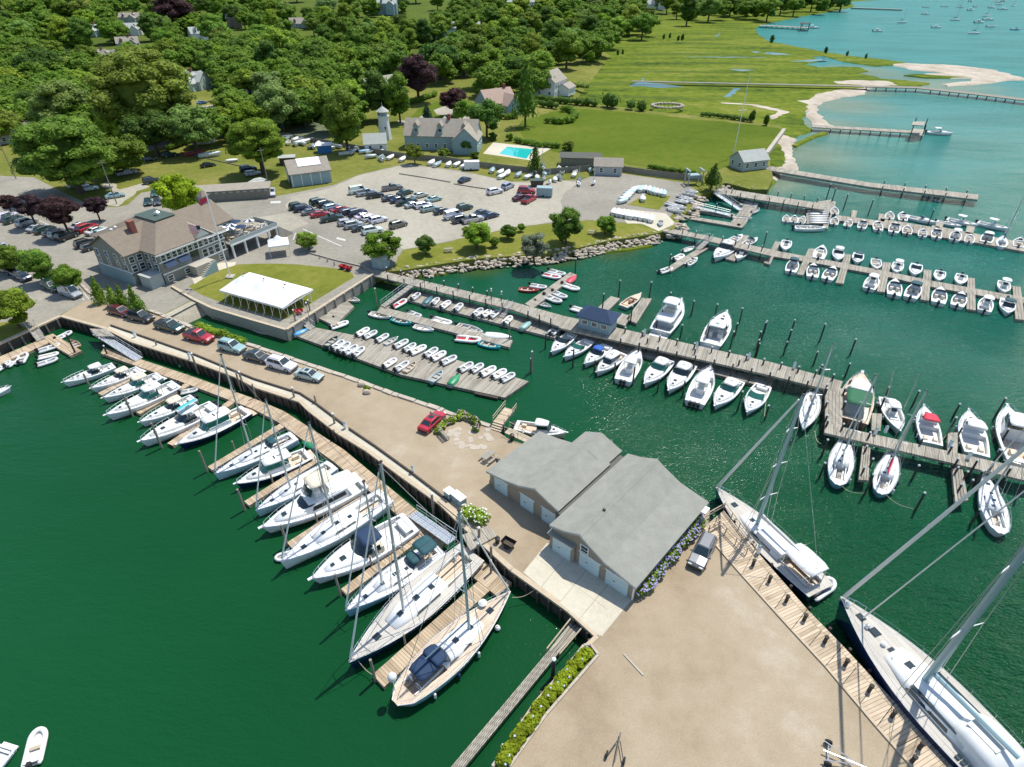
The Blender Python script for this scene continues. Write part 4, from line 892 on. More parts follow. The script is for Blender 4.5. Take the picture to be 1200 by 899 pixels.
        slab(x(c1) - .5 * u, x(c2) - .1 * u, wA * .95, wB * .86, zb + hh, .12).build('cabin_roof', topm, t, smooth=True)
        if not open_back: MB().box((xa + .03, 0, zb + hh * .7), (.05, wA * 1.5, hh * .55)).build('aft_bulkhead', glass, cb)
        if style == 'picnic': rect((x(c1) + .9 * u, 0, zb + hh + .2), (.5 * u, .16 * u, .06), M_BLACK, 'roof_hatch', t); rect((x(c1) + 1.5 * u, 0, zb + hh + .2), (.16 * u, .7 * u, .07), M_BLACK, 'roof_vent', t)
        for k in (1, -1): rect((x(.16), k * B * .2, sole + .3 * u), (.9 * u, .5 * u, .45 * u), M_CREAM, 'seat', t)
        if canvas: slab(x(c0 + .04), x(c1) + .2 * u, wA * .9, wA * .95, zb + hh * .96, .05).build('cockpit_awning', canvas, t, smooth=True)
    if style == 'fly':
        w1 = h.b(.4) * .78
        f = trunk([(x(.62), h.b(.62) * .8, zt(.62), zt(.62) + .5 * u), (x(.76), h.b(.76) * .7, zt(.76), zt(.76) + .38 * u), (x(.88), h.b(.88) * .45, zt(.88), zt(.88) + .08)]).build('foredeck_trunk', M_GEL, t, smooth=True)
        rect((x(.78), 0, zt(.78) + .36 * u), (.5 * u, .5 * u, .06), M_GLASS, 'hatch', f)
        z0 = zt(.3); sa = trunk([(x(.2), w1, z0, z0 + .95 * u), (x(.52), w1, z0 + .05, z0 + .95 * u), (x(.66), h.b(.66) * .72, z0 + .1, z0 + .5 * u)], .1).build('saloon', M_GEL, t)
        for k in (1, -1): side_glass(x(.22), x(.56), w1 * 1.0, w1 * 1.0, z0 + .35 * u, z0 + .8 * u, k, .1).build('side_window', glass, sa)
        screen(x(.66) + .1 * u, h.b(.66) * .72, z0 + .5 * u, x(.55), w1 * .86, z0 + 1.0 * u, .3).build('windscreen', glass, t)
        fd = slab(x(.08), x(.58), w1 * 1.02, w1 * .9, z0 + .98 * u, .1).build('flybridge_deck', M_GEL, t, smooth=True)
        zf = z0 + 1.1 * u
        MB().loft([[(x(.26), -w1 * .8, zf), (x(.26), -w1 * .8, zf + .5 * u), (x(.54), -w1 * .65, zf + .55 * u), (x(.58), 0, zf + .6 * u), (x(.54), w1 * .65, zf + .55 * u), (x(.26), w1 * .8, zf + .5 * u), (x(.26), w1 * .8, zf)],
                   [(x(.26), -w1 * .85, zf), (x(.26), -w1 * .85, zf + .5 * u), (x(.55), -w1 * .7, zf + .55 * u), (x(.60), 0, zf + .6 * u), (x(.55), w1 * .7, zf + .55 * u), (x(.26), w1 * .85, zf + .5 * u), (x(.26), w1 * .85, zf)]], False, False).build('flybridge_coaming', M_GEL, t)
        rect((x(.46), 0, zf + .35 * u), (.5 * u, w1 * 1.0, .7 * u), M_GEL, 'helm_console', t); rect((x(.38), 0, zf + .25 * u), (.5 * u, w1 * 1.1, .5 * u), M_CREAM, 'bench', t)
        slab(x(.30), x(.52), w1 * .82, w1 * .78, zf + 1.55 * u, .06, crown=.12).build('bimini_top', canvas or M_CREAM, t, smooth=True); r = MB()
        for k in (1, -1):
            for q in (.31, .5): r.tube((x(q), k * w1 * .75, zf), (x(q), k * w1 * .75, zf + 1.56 * u), .035, .035, 5)
        r.build('bimini_frame', M_STEEL, t); screen(x(.56), w1 * .66, zf + .5 * u, x(.53), w1 * .66, zf + 1.3 * u, .2).build('flybridge_screen', glass, t)
    if style == 'launch':
        rect((x(.42), 0, sole + .4 * u), (1.2 * u, .8 * u, .7 * u), M_WOODV, 'engine_box', t)
        for q in (.2, .56): rect((x(q), 0, sole + .25 * u), (.5 * u, B * .7, .3 * u), M_TEAK, 'thwart', t)
        rect((x(.5), -B * .15, sole + .7 * u), (.3 * u, .4 * u, .9 * u), M_WOODV, 'helm_pedestal', t)
    if rails and style not in ('launch',): h.rail(.55, .995, .5 * u ** .5, .12, .028).build('bow_rail', M_STEEL, t)
    MB().box((x(.985) + .1 * u, 0, zt(.98) + .04), (.7 * u, .25 * u, .12 * u)).build('bow_pulpit', M_GEL, t)
    if style in ('express', 'picnic', 'fly', 'cruiser', 'cuddy') and not motors: MB().box((x(0) - .35 * u, 0, .3), (.8 * u, B * .75, .1)).build('swim_platform', M_GEL if style != 'picnic' else M_TEAK, t)
    for k, q in enumerate((.2, .4, .6)): MB().lathe([(.03, -.35), (.11, -.28), (.11, .28), (.03, .35)], (x(q), (1 if rz > 0 else -1) * (h.b(q) + .1), .45), 7).build('fender', M_BLUEC if k % 2 else M_CAP, t)
    for k in range(motors): outboard(t, x(0), (k - (motors - 1) / 2) * .62 * u, .35, u ** .5)
    return t

def rig(t, mx, zb, hgt, L, boom=None, spreaders=2, fore=True, aft_x=None, bow_x=None, bow_z=1.2, beam=1.6, r=.09, furl=.07, mm=None, back=True, jib2=None):
    m = MB().tube((mx, 0, zb - .2), (mx - hgt * .012, 0, zb + hgt), r * 1.15, r * .8, 8).build('mast', mm or M_MAST, t)
    MB().box((mx - hgt * .012, 0, zb + hgt + .1), (.3, .2, .1)).build('masthead', M_BLACK, m)
    sp = MB(); sh = MB(); prev = {}
    for i in range(spreaders):
        z = zb + hgt * (i + 1) / (spreaders + 1) * 1.02; wsp = beam * (.62 - .12 * i)
        for k in (1, -1): MB().tube((mx, 0, z), (mx - .25, k * wsp, z + .08), .07 if r > .15 else .045, .04, 5).build('spreader', M_GEL if r > .15 else (mm or M_MAST), t)
    rw = .018 if r < .12 else .03
    for k in (1, -1):
        pts = [(mx - .3, k * beam * .92, zb - .3)] + [(mx - .25, k * beam * (.62 - .12 * i), zb + hgt * (i + 1) / (spreaders + 1) * 1.02 + .08) for i in range(spreaders)] + [(mx, 0, zb + hgt * .98)]
        sh.path([Vector(p) for p in pts], rw, 4); sh.tube((mx + .3, k * beam * .85, zb - .3), (mx, 0, zb + hgt * .5), rw, rw, 4)
    if back: sh.tube((aft_x, 0, bow_z * .8), (mx, 0, zb + hgt), rw, rw, 4)
    sh.build('rigging', M_WIRE, t)
    if fore: MB().tube((bow_x, 0, bow_z + .4), (mx + .1, 0, zb + hgt * .96), furl, furl * .5, 6).build('furled_jib', M_SAIL, t)
    if jib2: MB().tube((jib2, 0, bow_z + .4), (mx + .1, 0, zb + hgt * .62), furl * .7, furl * .4, 6).build('furled_staysail', M_SAIL, t)
    if boom:
        l, cm = boom; z = zb + (1.0 if L < 14 else 1.5); b = MB().tube((mx - .1, 0, z), (mx - l, 0, z + .1), .09 if L < 20 else .22, .08 if L < 20 else .2, 7).build('boom', mm or M_MAST, t)
        if cm: MB().loft([[(mx - .2 - i * (l - .4) / 5, s * (.16 - .02 * i), z + hh) for s, hh in ((-1, .02), (-1, .2), (-.3, .5 - .05 * i), (.3, .5 - .05 * i), (1, .2), (1, .02))] for i in range(6)], True).build('sail_cover', cm, b, smooth=True)

def sloop(label, bow, stern, mast_px, top_y, name='sailing_yacht', hullm=None, deckm=None, canvas=None, cover=None, B=None, style='cruiser', zpx=1.0, bimini=None, boom=True, group=None, furl=.07, spreaders=2, mm=None, top=None, jib2=None, fore=True, mr=None, fbd=None):
    loc, rz, L = place_px(bow, stern, zpx); B = B or .285 * L ** .98; u = L / 12.0; fb = fbd or 1.15 * u ** .7; hullm = hullm or M_GEL; deckm = deckm or M_GEL
    modern = style in ('cruiser', 'race'); h = Hull(L, B, fb, .18, .80 if modern else .5, .42, 2.0 if modern else 1.8, .03 if modern else .14, 0 if modern else .06)
    t = thing(name, label, 'sailing yacht', loc, rz, group); hu = h.hull(18).build('hull', hullm, t, smooth=True); x = h.x
    pts = [(x(k / 14), h.b(k / 14), h.z(k / 14) + .02) for k in range(15)]
    MB().path(pts, .05, 4).path([(p[0], -p[1], p[2]) for p in pts], .05, 4).build('toe_rail', M_STEEL if deckm is M_GEL else M_GEL, hu)
    c0, c1 = (.05, .30) if modern else (.10, .34)
    d, so = h.deck(c0, c1, h.b(.2) * .42, fb * .5, .1, 20, .03); d.build('deck', deckm, t); so.build('cockpit_sole', M_TEAK, t)
    cw = lambda q: h.b(q) * .62
    co = trunk([(x(c1), cw(c1), h.z(c1), h.z(c1) + .55 * u), (x(.46), cw(.46), h.z(.46), h.z(.46) + .5 * u), (x(.58), cw(.58), h.z(.58), h.z(.58) + .38 * u), (x(.70), cw(.70) * .8, h.z(.7), h.z(.7) + .12 * u)], .28).build('coachroof', M_GEL, t, smooth=True)
    for k in (1, -1): side_glass(x(.36), x(.56), cw(.36) * 1.01, cw(.56) * 1.02, h.z(.45) + .14 * u, h.z(.45) + .34 * u, k, .3).build('cabin_window', M_GLASS, co)
    for q, s in ((.38, .38), (.49, .45), (.62, .4)): rect((x(q), 0 if q > .4 else .3, h.z(q) + {.38: .57, .49: .50, .62: .33}[q] * u), (s * u, s * u, .05), M_GLASS, 'hatch', co)
    rect((x(.8), 0, h.z(.8) + .1), (.5 * u, .5 * u, .06), M_GLASS, 'foredeck_hatch', t)
    for k in (1, -1): MB().box((x((c0 + c1) / 2), k * h.b(.2) * .50, h.z(.2) + .04), (x(c1) - x(c0) - .2, .1, .3)).build('coaming', M_GEL, t); MB().box((x((c0 + c1) / 2), k * h.b(.2) * .40, fb * .72), (x(c1) - x(c0) - .25, h.b(.2) * .32, .1)).build('cockpit_seat', M_TEAK if deckm is not M_GEL else M_DECK, t)
    for k in ((1, -1) if (style == 'race' or u > 1.15) else (0,)):
        wb = MB(); n = 12; cx = x(c0 + .05); r_ = .38 * u ** .5; cz = fb * .5 + .95; pr = [Vector((cx, k * h.b(.1) * .42 + r_ * math.cos(a * 2 * math.pi / n), cz + r_ * math.sin(a * 2 * math.pi / n))) for a in range(n + 1)]
        wb.path(pr, .025, 4); [wb.tube((cx, k * h.b(.1) * .42, cz), p, .012, .012, 3) for p in pr[::2]]; wb.box((cx + .12, k * h.b(.1) * .42, cz - .5), (.2, .22, .95)); wb.build('steering_wheel', M_STEEL, t)
    if canvas:
        z = h.z(c1) + .5 * u; screen(x(c1) + .75 * u, cw(c1) * .95, z, x(c1) + .1 * u, cw(c1) * .85, z + .6 * u, .3).build('dodger_window', M_GLASS, t)
        slab(x(c1) - .7 * u, x(c1) + .35 * u, cw(c1) * .98, cw(c1) * .82, z + .58 * u, .05, crown=.14).build('dodger', canvas, t, smooth=True)
    if bimini:
        z = h.z(.15) + 1.75; slab(x(.06), x(.23), h.b(.12) * .8, h.b(.2) * .8, z, .05, crown=.12).build('bimini_top', bimini, t, smooth=True); r = MB()
        for k in (1, -1):
            for q in (.07, .22): r.tube((x(q), k * h.b(q) * .75, h.z(q)), (x(q), k * h.b(q) * .75, z + .02), .025, .025, 4)
        r.build('bimini_frame', M_STEEL, t)
    h.rail(.02, .97, .6, .08, .016, 18, False).build('lifelines', M_STEEL, t); h.rail(.9, .995, .65, .08, .028, 4).build('pulpit', M_STEEL, t)
    for k, q in enumerate((.2, .38, .56)): MB().lathe([(.03, -.4), (.13, -.3), (.13, .3), (.03, .4)], (x(q), -(h.b(q) + .12), .55), 7).build('fender', M_BLUEC if k % 2 else M_CAP, t)
    mb_ = P(*mast_px, h.z(.55) + .35 * u); inv = Matrix.Rotation(-rz, 3, 'Z') @ (Vector((mb_.x, mb_.y, 0)) - loc); mx = inv.x
    bw = loc + Matrix.Rotation(rz, 3, 'Z') @ Vector((mx, 0, h.z(.55) + .3 * u)); hg = top or height_to(bw, top_y)
    rig(t, mx, h.z(.55) + .3 * u, hg, L, (L * .36, cover) if boom else None, spreaders, fore, x(.01), x(.985), h.z(1.0), h.b(.5), mr or .115 * u ** .6, furl * 1.25 * u ** .5, mm, True, jib2)
    return t, h

# ---- small boats, built once each and copied
def rib(motor=True, tube=None, floor=None, bench=True, L=3.2, B=1.55, r=.21):
    t = link('inflatable_dinghy', None); tube = tube or M_PVC; t['category'] = 'dinghy'; t['label'] = 'x'
    pts = []; k = B / 2 - r
    for i in range(9): pts.append((-L / 2 + (L * .68) * i / 8, k, .3))
    for i in range(1, 12): a = math.pi / 2 - math.pi * i / 12; pts.append((L * .18 + (L * .32 - r) * math.cos(a), k * math.sin(a), .3 + .12 * math.cos(a)))
    for i in range(8, -1, -1): pts.append((-L / 2 + (L * .68) * i / 8, -k, .3))
    rings = []; n = 8
    for i, p in enumerate(pts):
        a = Vector(pts[max(i - 1, 0)]); b = Vector(pts[min(i + 1, len(pts) - 1)]); d = (b - a).normalized(); q = d.to_track_quat('Z', 'Y').to_matrix(); rr = r * (.6 if i in (0, len(pts) - 1) else 1)
        up = Vector((0, 0, 1)); s = d.cross(up).normalized()
        rings.append([Vector(p) + s * rr * math.cos(2 * math.pi * j / n) + up * rr * math.sin(2 * math.pi * j / n) for j in range(n)])
    MB().loft(rings, True).build('tube', tube, t, smooth=True)
    fl = MB().prism([(-L / 2 + .1, k, 0), (L * .2, k, 0), (L * .4, k * .5, 0), (L * .46, 0, 0), (L * .4, -k * .5, 0), (L * .2, -k, 0), (-L / 2 + .1, -k, 0)], .12, .24); fl.build('floor', floor or M_FLOOR, t)
    rect((-L / 2 + .2, 0, .36), (.06, 2 * k, .34), M_FLOOR, 'transom', t)
    if bench: rect((-L * .05, 0, .42), (.28, 2 * k, .05), M_GEL if bench == 1 else M_TIMBERT, 'thwart', t)
    if motor: outboard(t, -L / 2 + .12, 0, .32, .75)
    return t
def skiff(L=3.6, B=1.5, hm=None, inner=None, nth=3, motor=False, nm='rowing_dinghy'):
    t = link(nm, None); t['category'] = 'dinghy'; t['label'] = 'x'
    h = Hull(L, B, .42, .35, .72, .42, 2.0, .1); h.hull(10).build('hull', hm or M_TINT, t, smooth=True); d, so = h.deck(.03, .93, .09, .10, .02, 12); d.build('gunwale', hm or M_TINT, t); so.build('floor', inner or M_FLOOR, t)
    for i in range(nth): q = .12 + .3 * i; rect((h.x(q), 0, .32), (.26, 2 * h.b(q) - .2, .05), M_TIMBERT, 'thwart', t)
    if motor: outboard(t, h.x(0), 0, .3, .75)
    return t
def covered(L=4.0, B=1.6, m=None, hm=None):
    t = link('covered_dinghy', None); t['category'] = 'dinghy'; t['label'] = 'x'
    h = Hull(L, B, .5, .25, .75, .42, 2.0, .08); h.hull(10).build('hull', hm or M_GEL, t, smooth=True)
    MB().loft([[(h.x(q), -h.b(q) * 1.04, h.z(q) - .12), (h.x(q), -h.b(q) * 1.02, h.z(q) + .05), (h.x(q), 0, h.z(q) + .32 * math.sin(math.pi * (.12 + .8 * q))), (h.x(q), h.b(q) * 1.02, h.z(q) + .05), (h.x(q), h.b(q) * 1.04, h.z(q) - .12)] for q in (0, .15, .3, .45, .6, .75, .88, .97)], False, True).build('cover', m or M_TINT, t, smooth=True)
    return t
def runabout(kind):
    L, B = 6.4, 2.35; t = link('runabout', None); t['category'] = 'motorboat'; t['label'] = 'x'; h = Hull(L, B, .72, .35, .86, .4, 2.2, .06)
    h.hull(10).build('hull', M_TINT, t, smooth=True)
    c0, c1 = {'cc': (.06, .8), 'ttop': (.06, .8), 'cuddy': (.06, .52), 'walk': (.06, .6), 'open': (.05, .86), 'hard': (.05, .45)}[kind]
    d, so = h.deck(c0, c1, .2, .3, .05, 12); d.build('deck', M_GEL, t); so.build('cockpit_sole', M_DECK, t); x = h.x
    if kind in ('cc', 'ttop'):
        rect((x(.46), 0, .8), (.8, .8, 1.0), M_GEL, 'console', t); rect((x(.33), 0, .62), (.45, .9, .65), M_CREAM if kind == 'cc' else M_GEL, 'helm_seat', t); rect((x(.64), 0, .5), (.8, 1.0, .4), M_DECK, 'bow_seat', t); screen(x(.53), .4, 1.25, x(.49), .36, 1.7, .3).build('windscreen', M_GLASS, t)
        if kind == 'ttop':
            slab(x(.30), x(.57), .85, .78, 2.15, .07).build('t_top', M_GEL, t, smooth=True); r = MB()
            for k in (1, -1):
                for q in (.34, .54): r.tube((x(q), k * .6, .3), (x(q), k * .65, 2.18), .035, .03, 5)
            r.build('t_top_frame', M_STEEL, t)
    if kind in ('cuddy', 'walk', 'hard'):
        trunk([(x(c1), h.b(c1) * .78, h.z(c1), h.z(c1) + .38), (x(.7), h.b(.7) * .7, h.z(.7), h.z(.7) + .3), (x(.86), h.b(.86) * .45, h.z(.86), h.z(.86) + .06)]).build('foredeck_trunk', M_GEL, t, smooth=True)
        screen(x(c1) + .75, h.b(c1) * .8, h.z(c1) + .33, x(c1) + .1, h.b(c1) * .72, h.z(c1) + .9, .4).build('windscreen', M_GLASS, t)
        for k in (1, -1): rect((x(c1) - .6, k * .5, .6), (.5, .5, .6), M_CREAM, 'helm_seat', t)
        rect((x(.1), 0, .52), (.45, 1.7, .4), M_GEL, 'stern_bench', t)
        if kind == 'walk': slab(x(c1) - 1.1, x(c1) + .25, .85, .8, 2.0, .05, crown=.12).build('bimini_top', M_TEALC, t, smooth=True)
        if kind == 'hard':
            slab(x(c1) - 1.3, x(c1) + .25, .9, .8, 2.0, .08).build('hardtop', M_GEL, t, smooth=True); r = MB()
            for k in (1, -1): r.tube((x(c1) - 1.1, k * .85, .7), (x(c1) - 1.1, k * .85, 2.02), .035, .035, 5)
            r.build('hardtop_posts', M_STEEL, t)
    if kind == 'open':
        for q in (.2, .42, .66): rect((x(q), 0, .5), (.4, 1.7, .08), M_TIMBERT, 'thwart', t)
        rect((x(.5), .3, .65), (.4, .5, .7), M_GEL, 'console', t)
    outboard(t, x(0), 0, .4, 1.0)
    return t
def daysailer():
    L, B = 6.5, 2.1; t = link('day_sailer', None); t['category'] = 'sailboat'; t['label'] = 'x'; h = Hull(L, B, .7, .3, .6, .42, 1.9, .1, .03)
    h.hull(12).build('hull', M_TINT, t, smooth=True); d, so = h.deck(.08, .42, .35, .35, .08, 12); d.build('deck', M_GEL, t); so.build('cockpit_sole', M_TEAK, t)
    trunk([(h.x(.42), .6, h.z(.42), h.z(.42) + .35), (h.x(.6), .55, h.z(.6), h.z(.6) + .28), (h.x(.72), .35, h.z(.72), h.z(.72) + .05)], .28).build('coachroof', M_GEL, t, smooth=True)
    rig(t, h.x(.58), .95, 9.0, L, (2.6, M_BLUEC), 1, True, h.x(.01), h.x(.98), .95, 1.0, .07, .05)
    return t
TEMPL = {}
def templ(k):
    if k not in TEMPL:
        TEMPL[k] = {'rib': lambda: rib(True), 'ribw': lambda: rib(True, M_PVCW, M_DECK, 2), 'riboar': lambda: rib(False, M_PVC, M_FLOOR, 2), 'ribred': lambda: rib(True, M_PVCW, M_REDP), 'skiff': lambda: skiff(), 'skiffm': lambda: skiff(4.2, 1.7, None, None, 3, True, 'motor_skiff'), 'whaler': lambda: skiff(4.4, 1.8, None, M_DECK, 2, True, 'open_dinghy'),
                    'cover': lambda: covered(), 'cc': lambda: runabout('cc'), 'ttop': lambda: runabout('ttop'), 'cuddy': lambda: runabout('cuddy'), 'walk': lambda: runabout('walk'), 'open': lambda: runabout('open'), 'hard': lambda: runabout('hard'), 'day': daysailer}[k]()
    return TEMPL[k]
TLEN = {'rib': 3.2, 'ribw': 3.2, 'riboar': 3.2, 'ribred': 3.2, 'skiff': 3.6, 'skiffm': 4.2, 'whaler': 4.4, 'cover': 4.0, 'cc': 6.4, 'ttop': 6.4, 'cuddy': 6.4, 'walk': 6.4, 'open': 6.4, 'hard': 6.4, 'day': 6.5}
def small(kind, label, x, y, dx, dy, z=0.0, L=None, color=(.76, .76, .73), group=None, zpx=.3):
    """put a copy of a small boat at a pixel; (dx,dy) = pixel vector towards its bow; its length is L metres, or that vector measured on the water when L is 0"""
    rj = random.Random(int(x * 13 + y * 7)); r = templ(kind); p = P(x, y, z + zpx); rz = heading(x, y, dx, dy, z + zpx) + rj.uniform(-.1, .1); k = (L or TLEN[kind]) / TLEN[kind] * rj.uniform(.9, 1.08)
    return dup(r, (p.x, p.y, z), rz, label, group, (k, min(k, 1 + (k - 1) * .7), min(k, 1 + (k - 1) * .5)), color)
WHT = (.76, .76, .73)
# ================================================================== THE FLEET
# ---- west float, from the gangway outwards
motorboat('white centre cruiser with white hardtop nearest the long west gangway', (74, 449), (133, 427), 'express', motors=2)
motorboat('white cruiser with beige hardtop, second from the west gangway', (107, 456), (163, 431), 'express', topm=M_CREAM)
motorboat('white express boat with beige hardtop and navy stern, third in line', (121, 468), (187, 439), 'express', topm=M_CREAM, glass=M_GLASSG)
motorboat('white fishing boat with hardtop, fourth from west gangway', (125, 489), (207, 450), 'express', glass=M_GLASSG, motors=2)
motorboat('white boat with pale wide hardtop, fifth from west gangway', (164, 496), (227, 465), 'express', topm=M_CREAM, motors=2)
b6 = motorboat('long white cruiser with teal board on its hardtop', (165, 520), (252, 475), 'express', motors=3)
motorboat('dark hulled white picnic boat with black cross-shaped roof vents', (209, 523), (289, 480), 'picnic', hullm=M_NAVY, glass=M_GLASSG)
sloop('first white sloop beside the picnic boat, with blue dodger', (252, 557), (345, 511), (289, 525), 417, canvas=M_TEALC, boom=False, hullm=mat('pale_blue_hull', (.45, .58, .62), .25, .05, 1, coat=.4))
motorboat('white trawler yacht with navy hull beside the first sloop', (277, 569), (361, 531), 'picnic', name='trawler_yacht', hullm=M_NAVY, glass=M_GLASSG)
sloop('second white sloop with bare pale deck and twin shrouds', (300, 600), (390, 545), (338, 570), 470, boom=False, hullm=mat('pale_blue_hull', (0, 0, 0)))
motorboat('large flybridge motor yacht with beige bimini top', (308, 622), (424, 563), 'fly', name='motor_yacht', glass=M_GLASS, canvas=M_CREAM)
t3, h3 = sloop('third white sloop with a small inflatable under its bow', (330, 662), (453, 582), (391, 617), 497, boom=False)
motorboat('white sport cruiser with dark blue cockpit covers', (366, 682), (482, 612), 'cuddy', name='sport_cruiser', glass=M_GLASS, canvas=M_BLUEC)
sloop('pale blue hulled sloop with dark teal bimini over the cockpit', (405, 718), (514, 642), (446, 682), 566, canvas=M_TEALC, bimini=M_TEALC, hullm=mat('sky_blue_hull', (.22, .45, .52), .25, .05, 1, coat=.4), boom=False)
t5, h5 = sloop('big navy hulled racing sloop with grey teak deck', (410, 781), (553, 650), (474, 716), 544, hullm=M_NAVY, deckm=M_TEAKG, style='race', boom=True, spreaders=3)
t6, h6 = sloop('classic cutter with tan teak deck and dark blue cockpit cover', (598, 697), (463, 826), (549, 736), 597, hullm=mat('ice_blue_hull', (.38, .55, .58), .25, .05, 1, coat=.4), deckm=M_TEAK, style='classic', canvas=M_BLUEC, boom=True, mm=mat('blue_grey_mast', (.30, .43, .46), .4, .08, 1, metal=.3), bimini=None)
slab(h6.x(.16), h6.x(.32), h6.b(.25) * .55, h6.b(.25) * .6, h6.z(.25) + 1.15, .05, crown=.12).build('cockpit_cover', M_BLUEC, t6, smooth=True)
MB().lathe([(.1, 0), (.38, .25), (.42, .5), (.3, .8), (.05, .95)], (h6.x(.05), .9, h6.z(.05) + 1.6), 12).build('radar_dome', M_GEL, t6, smooth=True)
MB().tube((h6.x(.05), .9, h6.z(.05)), (h6.x(.05), .9, h6.z(.05) + 1.6), .05, .05, 6).build('radar_post', M_STEEL, t6)
MB().lathe([(.05, 0), (.4, .2), (.45, .35), (.2, .55)], (h6.x(.80), 1.0, h6.z(.8) + .05), 12).build('life_raft', M_GEL, t6)
small('riboar', 'small white inflatable lashed under the bow of the third sloop', 336, 651, -18, 6, 0, 2.6)
small('rib', 'grey inflatable dinghy behind the fishing cruiser stern', 222, 458, 16, -3, 0, 2.8)
small('cover', 'green covered dinghy between two sloop sterns', 364, 522, 18, 12, .0, 3.2, (.01, .22, .09))
# teal boards on the long cruiser
o = tag(slab(-1.4, 1.4, .42, .28, 0, .08).build('paddle_board', M_TEALP, None, P(219, 474, 3.35) , heading(219, 474, 20, -12)), 'teal paddle board carried on the long cruiser hardtop', 'paddle board')
# ---- corner boats at the left edge of the picture
motorboat('white motorboat bow poking in beside the corner dinghy float', (12, 453), (-40, 470), 'cuddy')
motorboat('white yacht stern corner at the bottom left with a davit', (-45, 930), (6, 872), 'cuddy')
small('ribw', 'white and blue inflatable tender by the bottom left yacht', 42, 875, 7, -22, 0, 3.4)
for i, (k, x, y, dx, dy, c) in enumerate([('rib', 58, 408, 18, -6, WHT), ('ribw', 57, 417, 20, -4, WHT), ('rib', 56, 424, 18, -5, WHT), ('rib', 26, 420, 6, -14, WHT), ('rib', 14, 424, 12, -10, WHT), ('rib', 2, 430, 14, -8, WHT), ('rib', 75, 393, 15, -7, WHT), ('skiff', 87, 403, -12, -8, (.5, .33, .22))]):
    small(k, ['white inflatable bow-on at the corner float, upper of three', 'white and blue inflatable at the corner float, middle of three', 'grey inflatable at the corner float, lower of three', 'white horseshoe-shaped inflatable pulled on the corner float', 'pale blue-grey inflatable next to the horseshoe-shaped one', 'inflatable at the far left end of the corner float', 'lone grey inflatable in the basin corner', 'peach coloured rowing dinghy beside the corner float'][i], x, y, dx, dy, 0, None, c, 'dinghies at the corner float')

# ---- boats on the widest dinghy dock
GD = 'dinghies on the widest dinghy dock'
D1 = [('skiff', 389, 400, (.05, .12, .13), 'dark green'), ('rib', 396, 404, WHT, 'grey'), ('rib', 403, 407, WHT, 'white'), ('rib', 411, 410, WHT, 'pale'), ('rib', 420, 412, WHT, 'light grey'), ('ribw', 457, 425, WHT, 'grey-blue'), ('rib', 471, 429, WHT, 'white'), ('skiff', 481, 430, (.62, .50, .36), 'cream and tan wooden'), ('skiff', 512, 441, (.45, .58, .66), 'white and blue')]
for i, (k, x, y, c, cn) in enumerate(D1): small(k, '%s dinghy, near side of the widest dinghy dock, %s from shore' % (cn, ORD[i]), x, y, 15, -11, .55, 3.2, c, GD)
D1b = [('ribw', 425, 389), ('rib', 434, 392), ('rib', 470, 403), ('rib', 480, 407), ('ribw', 490, 410), ('rib', 505, 413), ('ribw', 514, 417), ('rib', 546, 430), ('rib', 559, 431), ('ribw', 585, 438), ('rib', 595, 442), ('rib', 526, 422), ('ribw', 572, 435), ('rib', 448, 396), ('skiff', 459, 399)]
for i, (k, x, y) in enumerate(D1b): small(k, 'pale inflatable on the far side of the widest dinghy dock, %s from shore' % ORD[i], x, y, 16, -9, .55, 3.2, WHT, GD)
small('cover', 'green upturned dinghy at the outer end of the widest dock', 533, 445, 11, -13, .5, 3.2, (.02, .25, .10), GD)
small('cover', 'bright blue covered dinghy beside the quay corner', 353, 389, 15, -7, .45, 3.2, (.08, .33, .62))
small('ribw', 'white inflatable on the water just inside the widest dock', 398, 381, 16, -6, 0, 3.4)
small('whaler', 'white open dinghy with red rim at the shore spur float', 382, 369, -16, -8, 0, 3.8, (.62, .40, .36))
small('skiffm', 'white motor skiff at the inner end of the spur float', 412, 351, 16, 5, 0, 4.0)
small('skiffm', 'small motor skiff with red engine cover below the club lawn wall', 308, 388, 18, 7, 0, 4.0, (.55, .56, .58))
small('rib', 'grey inflatable by the long thin float near the ramp', 306, 390, 14, 6, 0, 2.8) if False else None
for i, (k, x, y, dx, dy, L, c, cn) in enumerate([('whaler', 446, 370, 22, 4, 4.6, WHT, 'white motor dinghy at the inner tip'), ('skiff', 471, 377, 20, 5, 4.4, (.05, .42, .46), 'teal-lined rowing dinghy'), ('whaler', 497, 385, 20, 4, 4.4, WHT, 'white open dinghy with wooden seats'), ('rib', 486, 369, 14, 6, 3.4, WHT, 'grey inflatable'), ('ribw', 518, 377, 20, 7, 4.2, WHT, 'white inflatable with tan seat'),
                                                      ('skiffm', 551, 386, 24, 7, 5.2, WHT, 'long white motor skiff'), ('ribred', 549, 398, 20, 3, 4.4, WHT, 'grey inflatable with red seats'), ('cover', 584, 395, 22, 4, 4.8, WHT, 'white covered boat'), ('skiff', 574, 405, 22, 6, 4.6, (.03, .45, .48), 'bright turquoise dinghy')]):
    small(k, cn + ' along the thin middle dinghy float', x, y, dx, dy, 0, L, c, 'boats at the middle dinghy float')
small('ribred', 'red striped inflatable beside the middle float gangway', 468, 356, 15, -7, 0, 3.6)
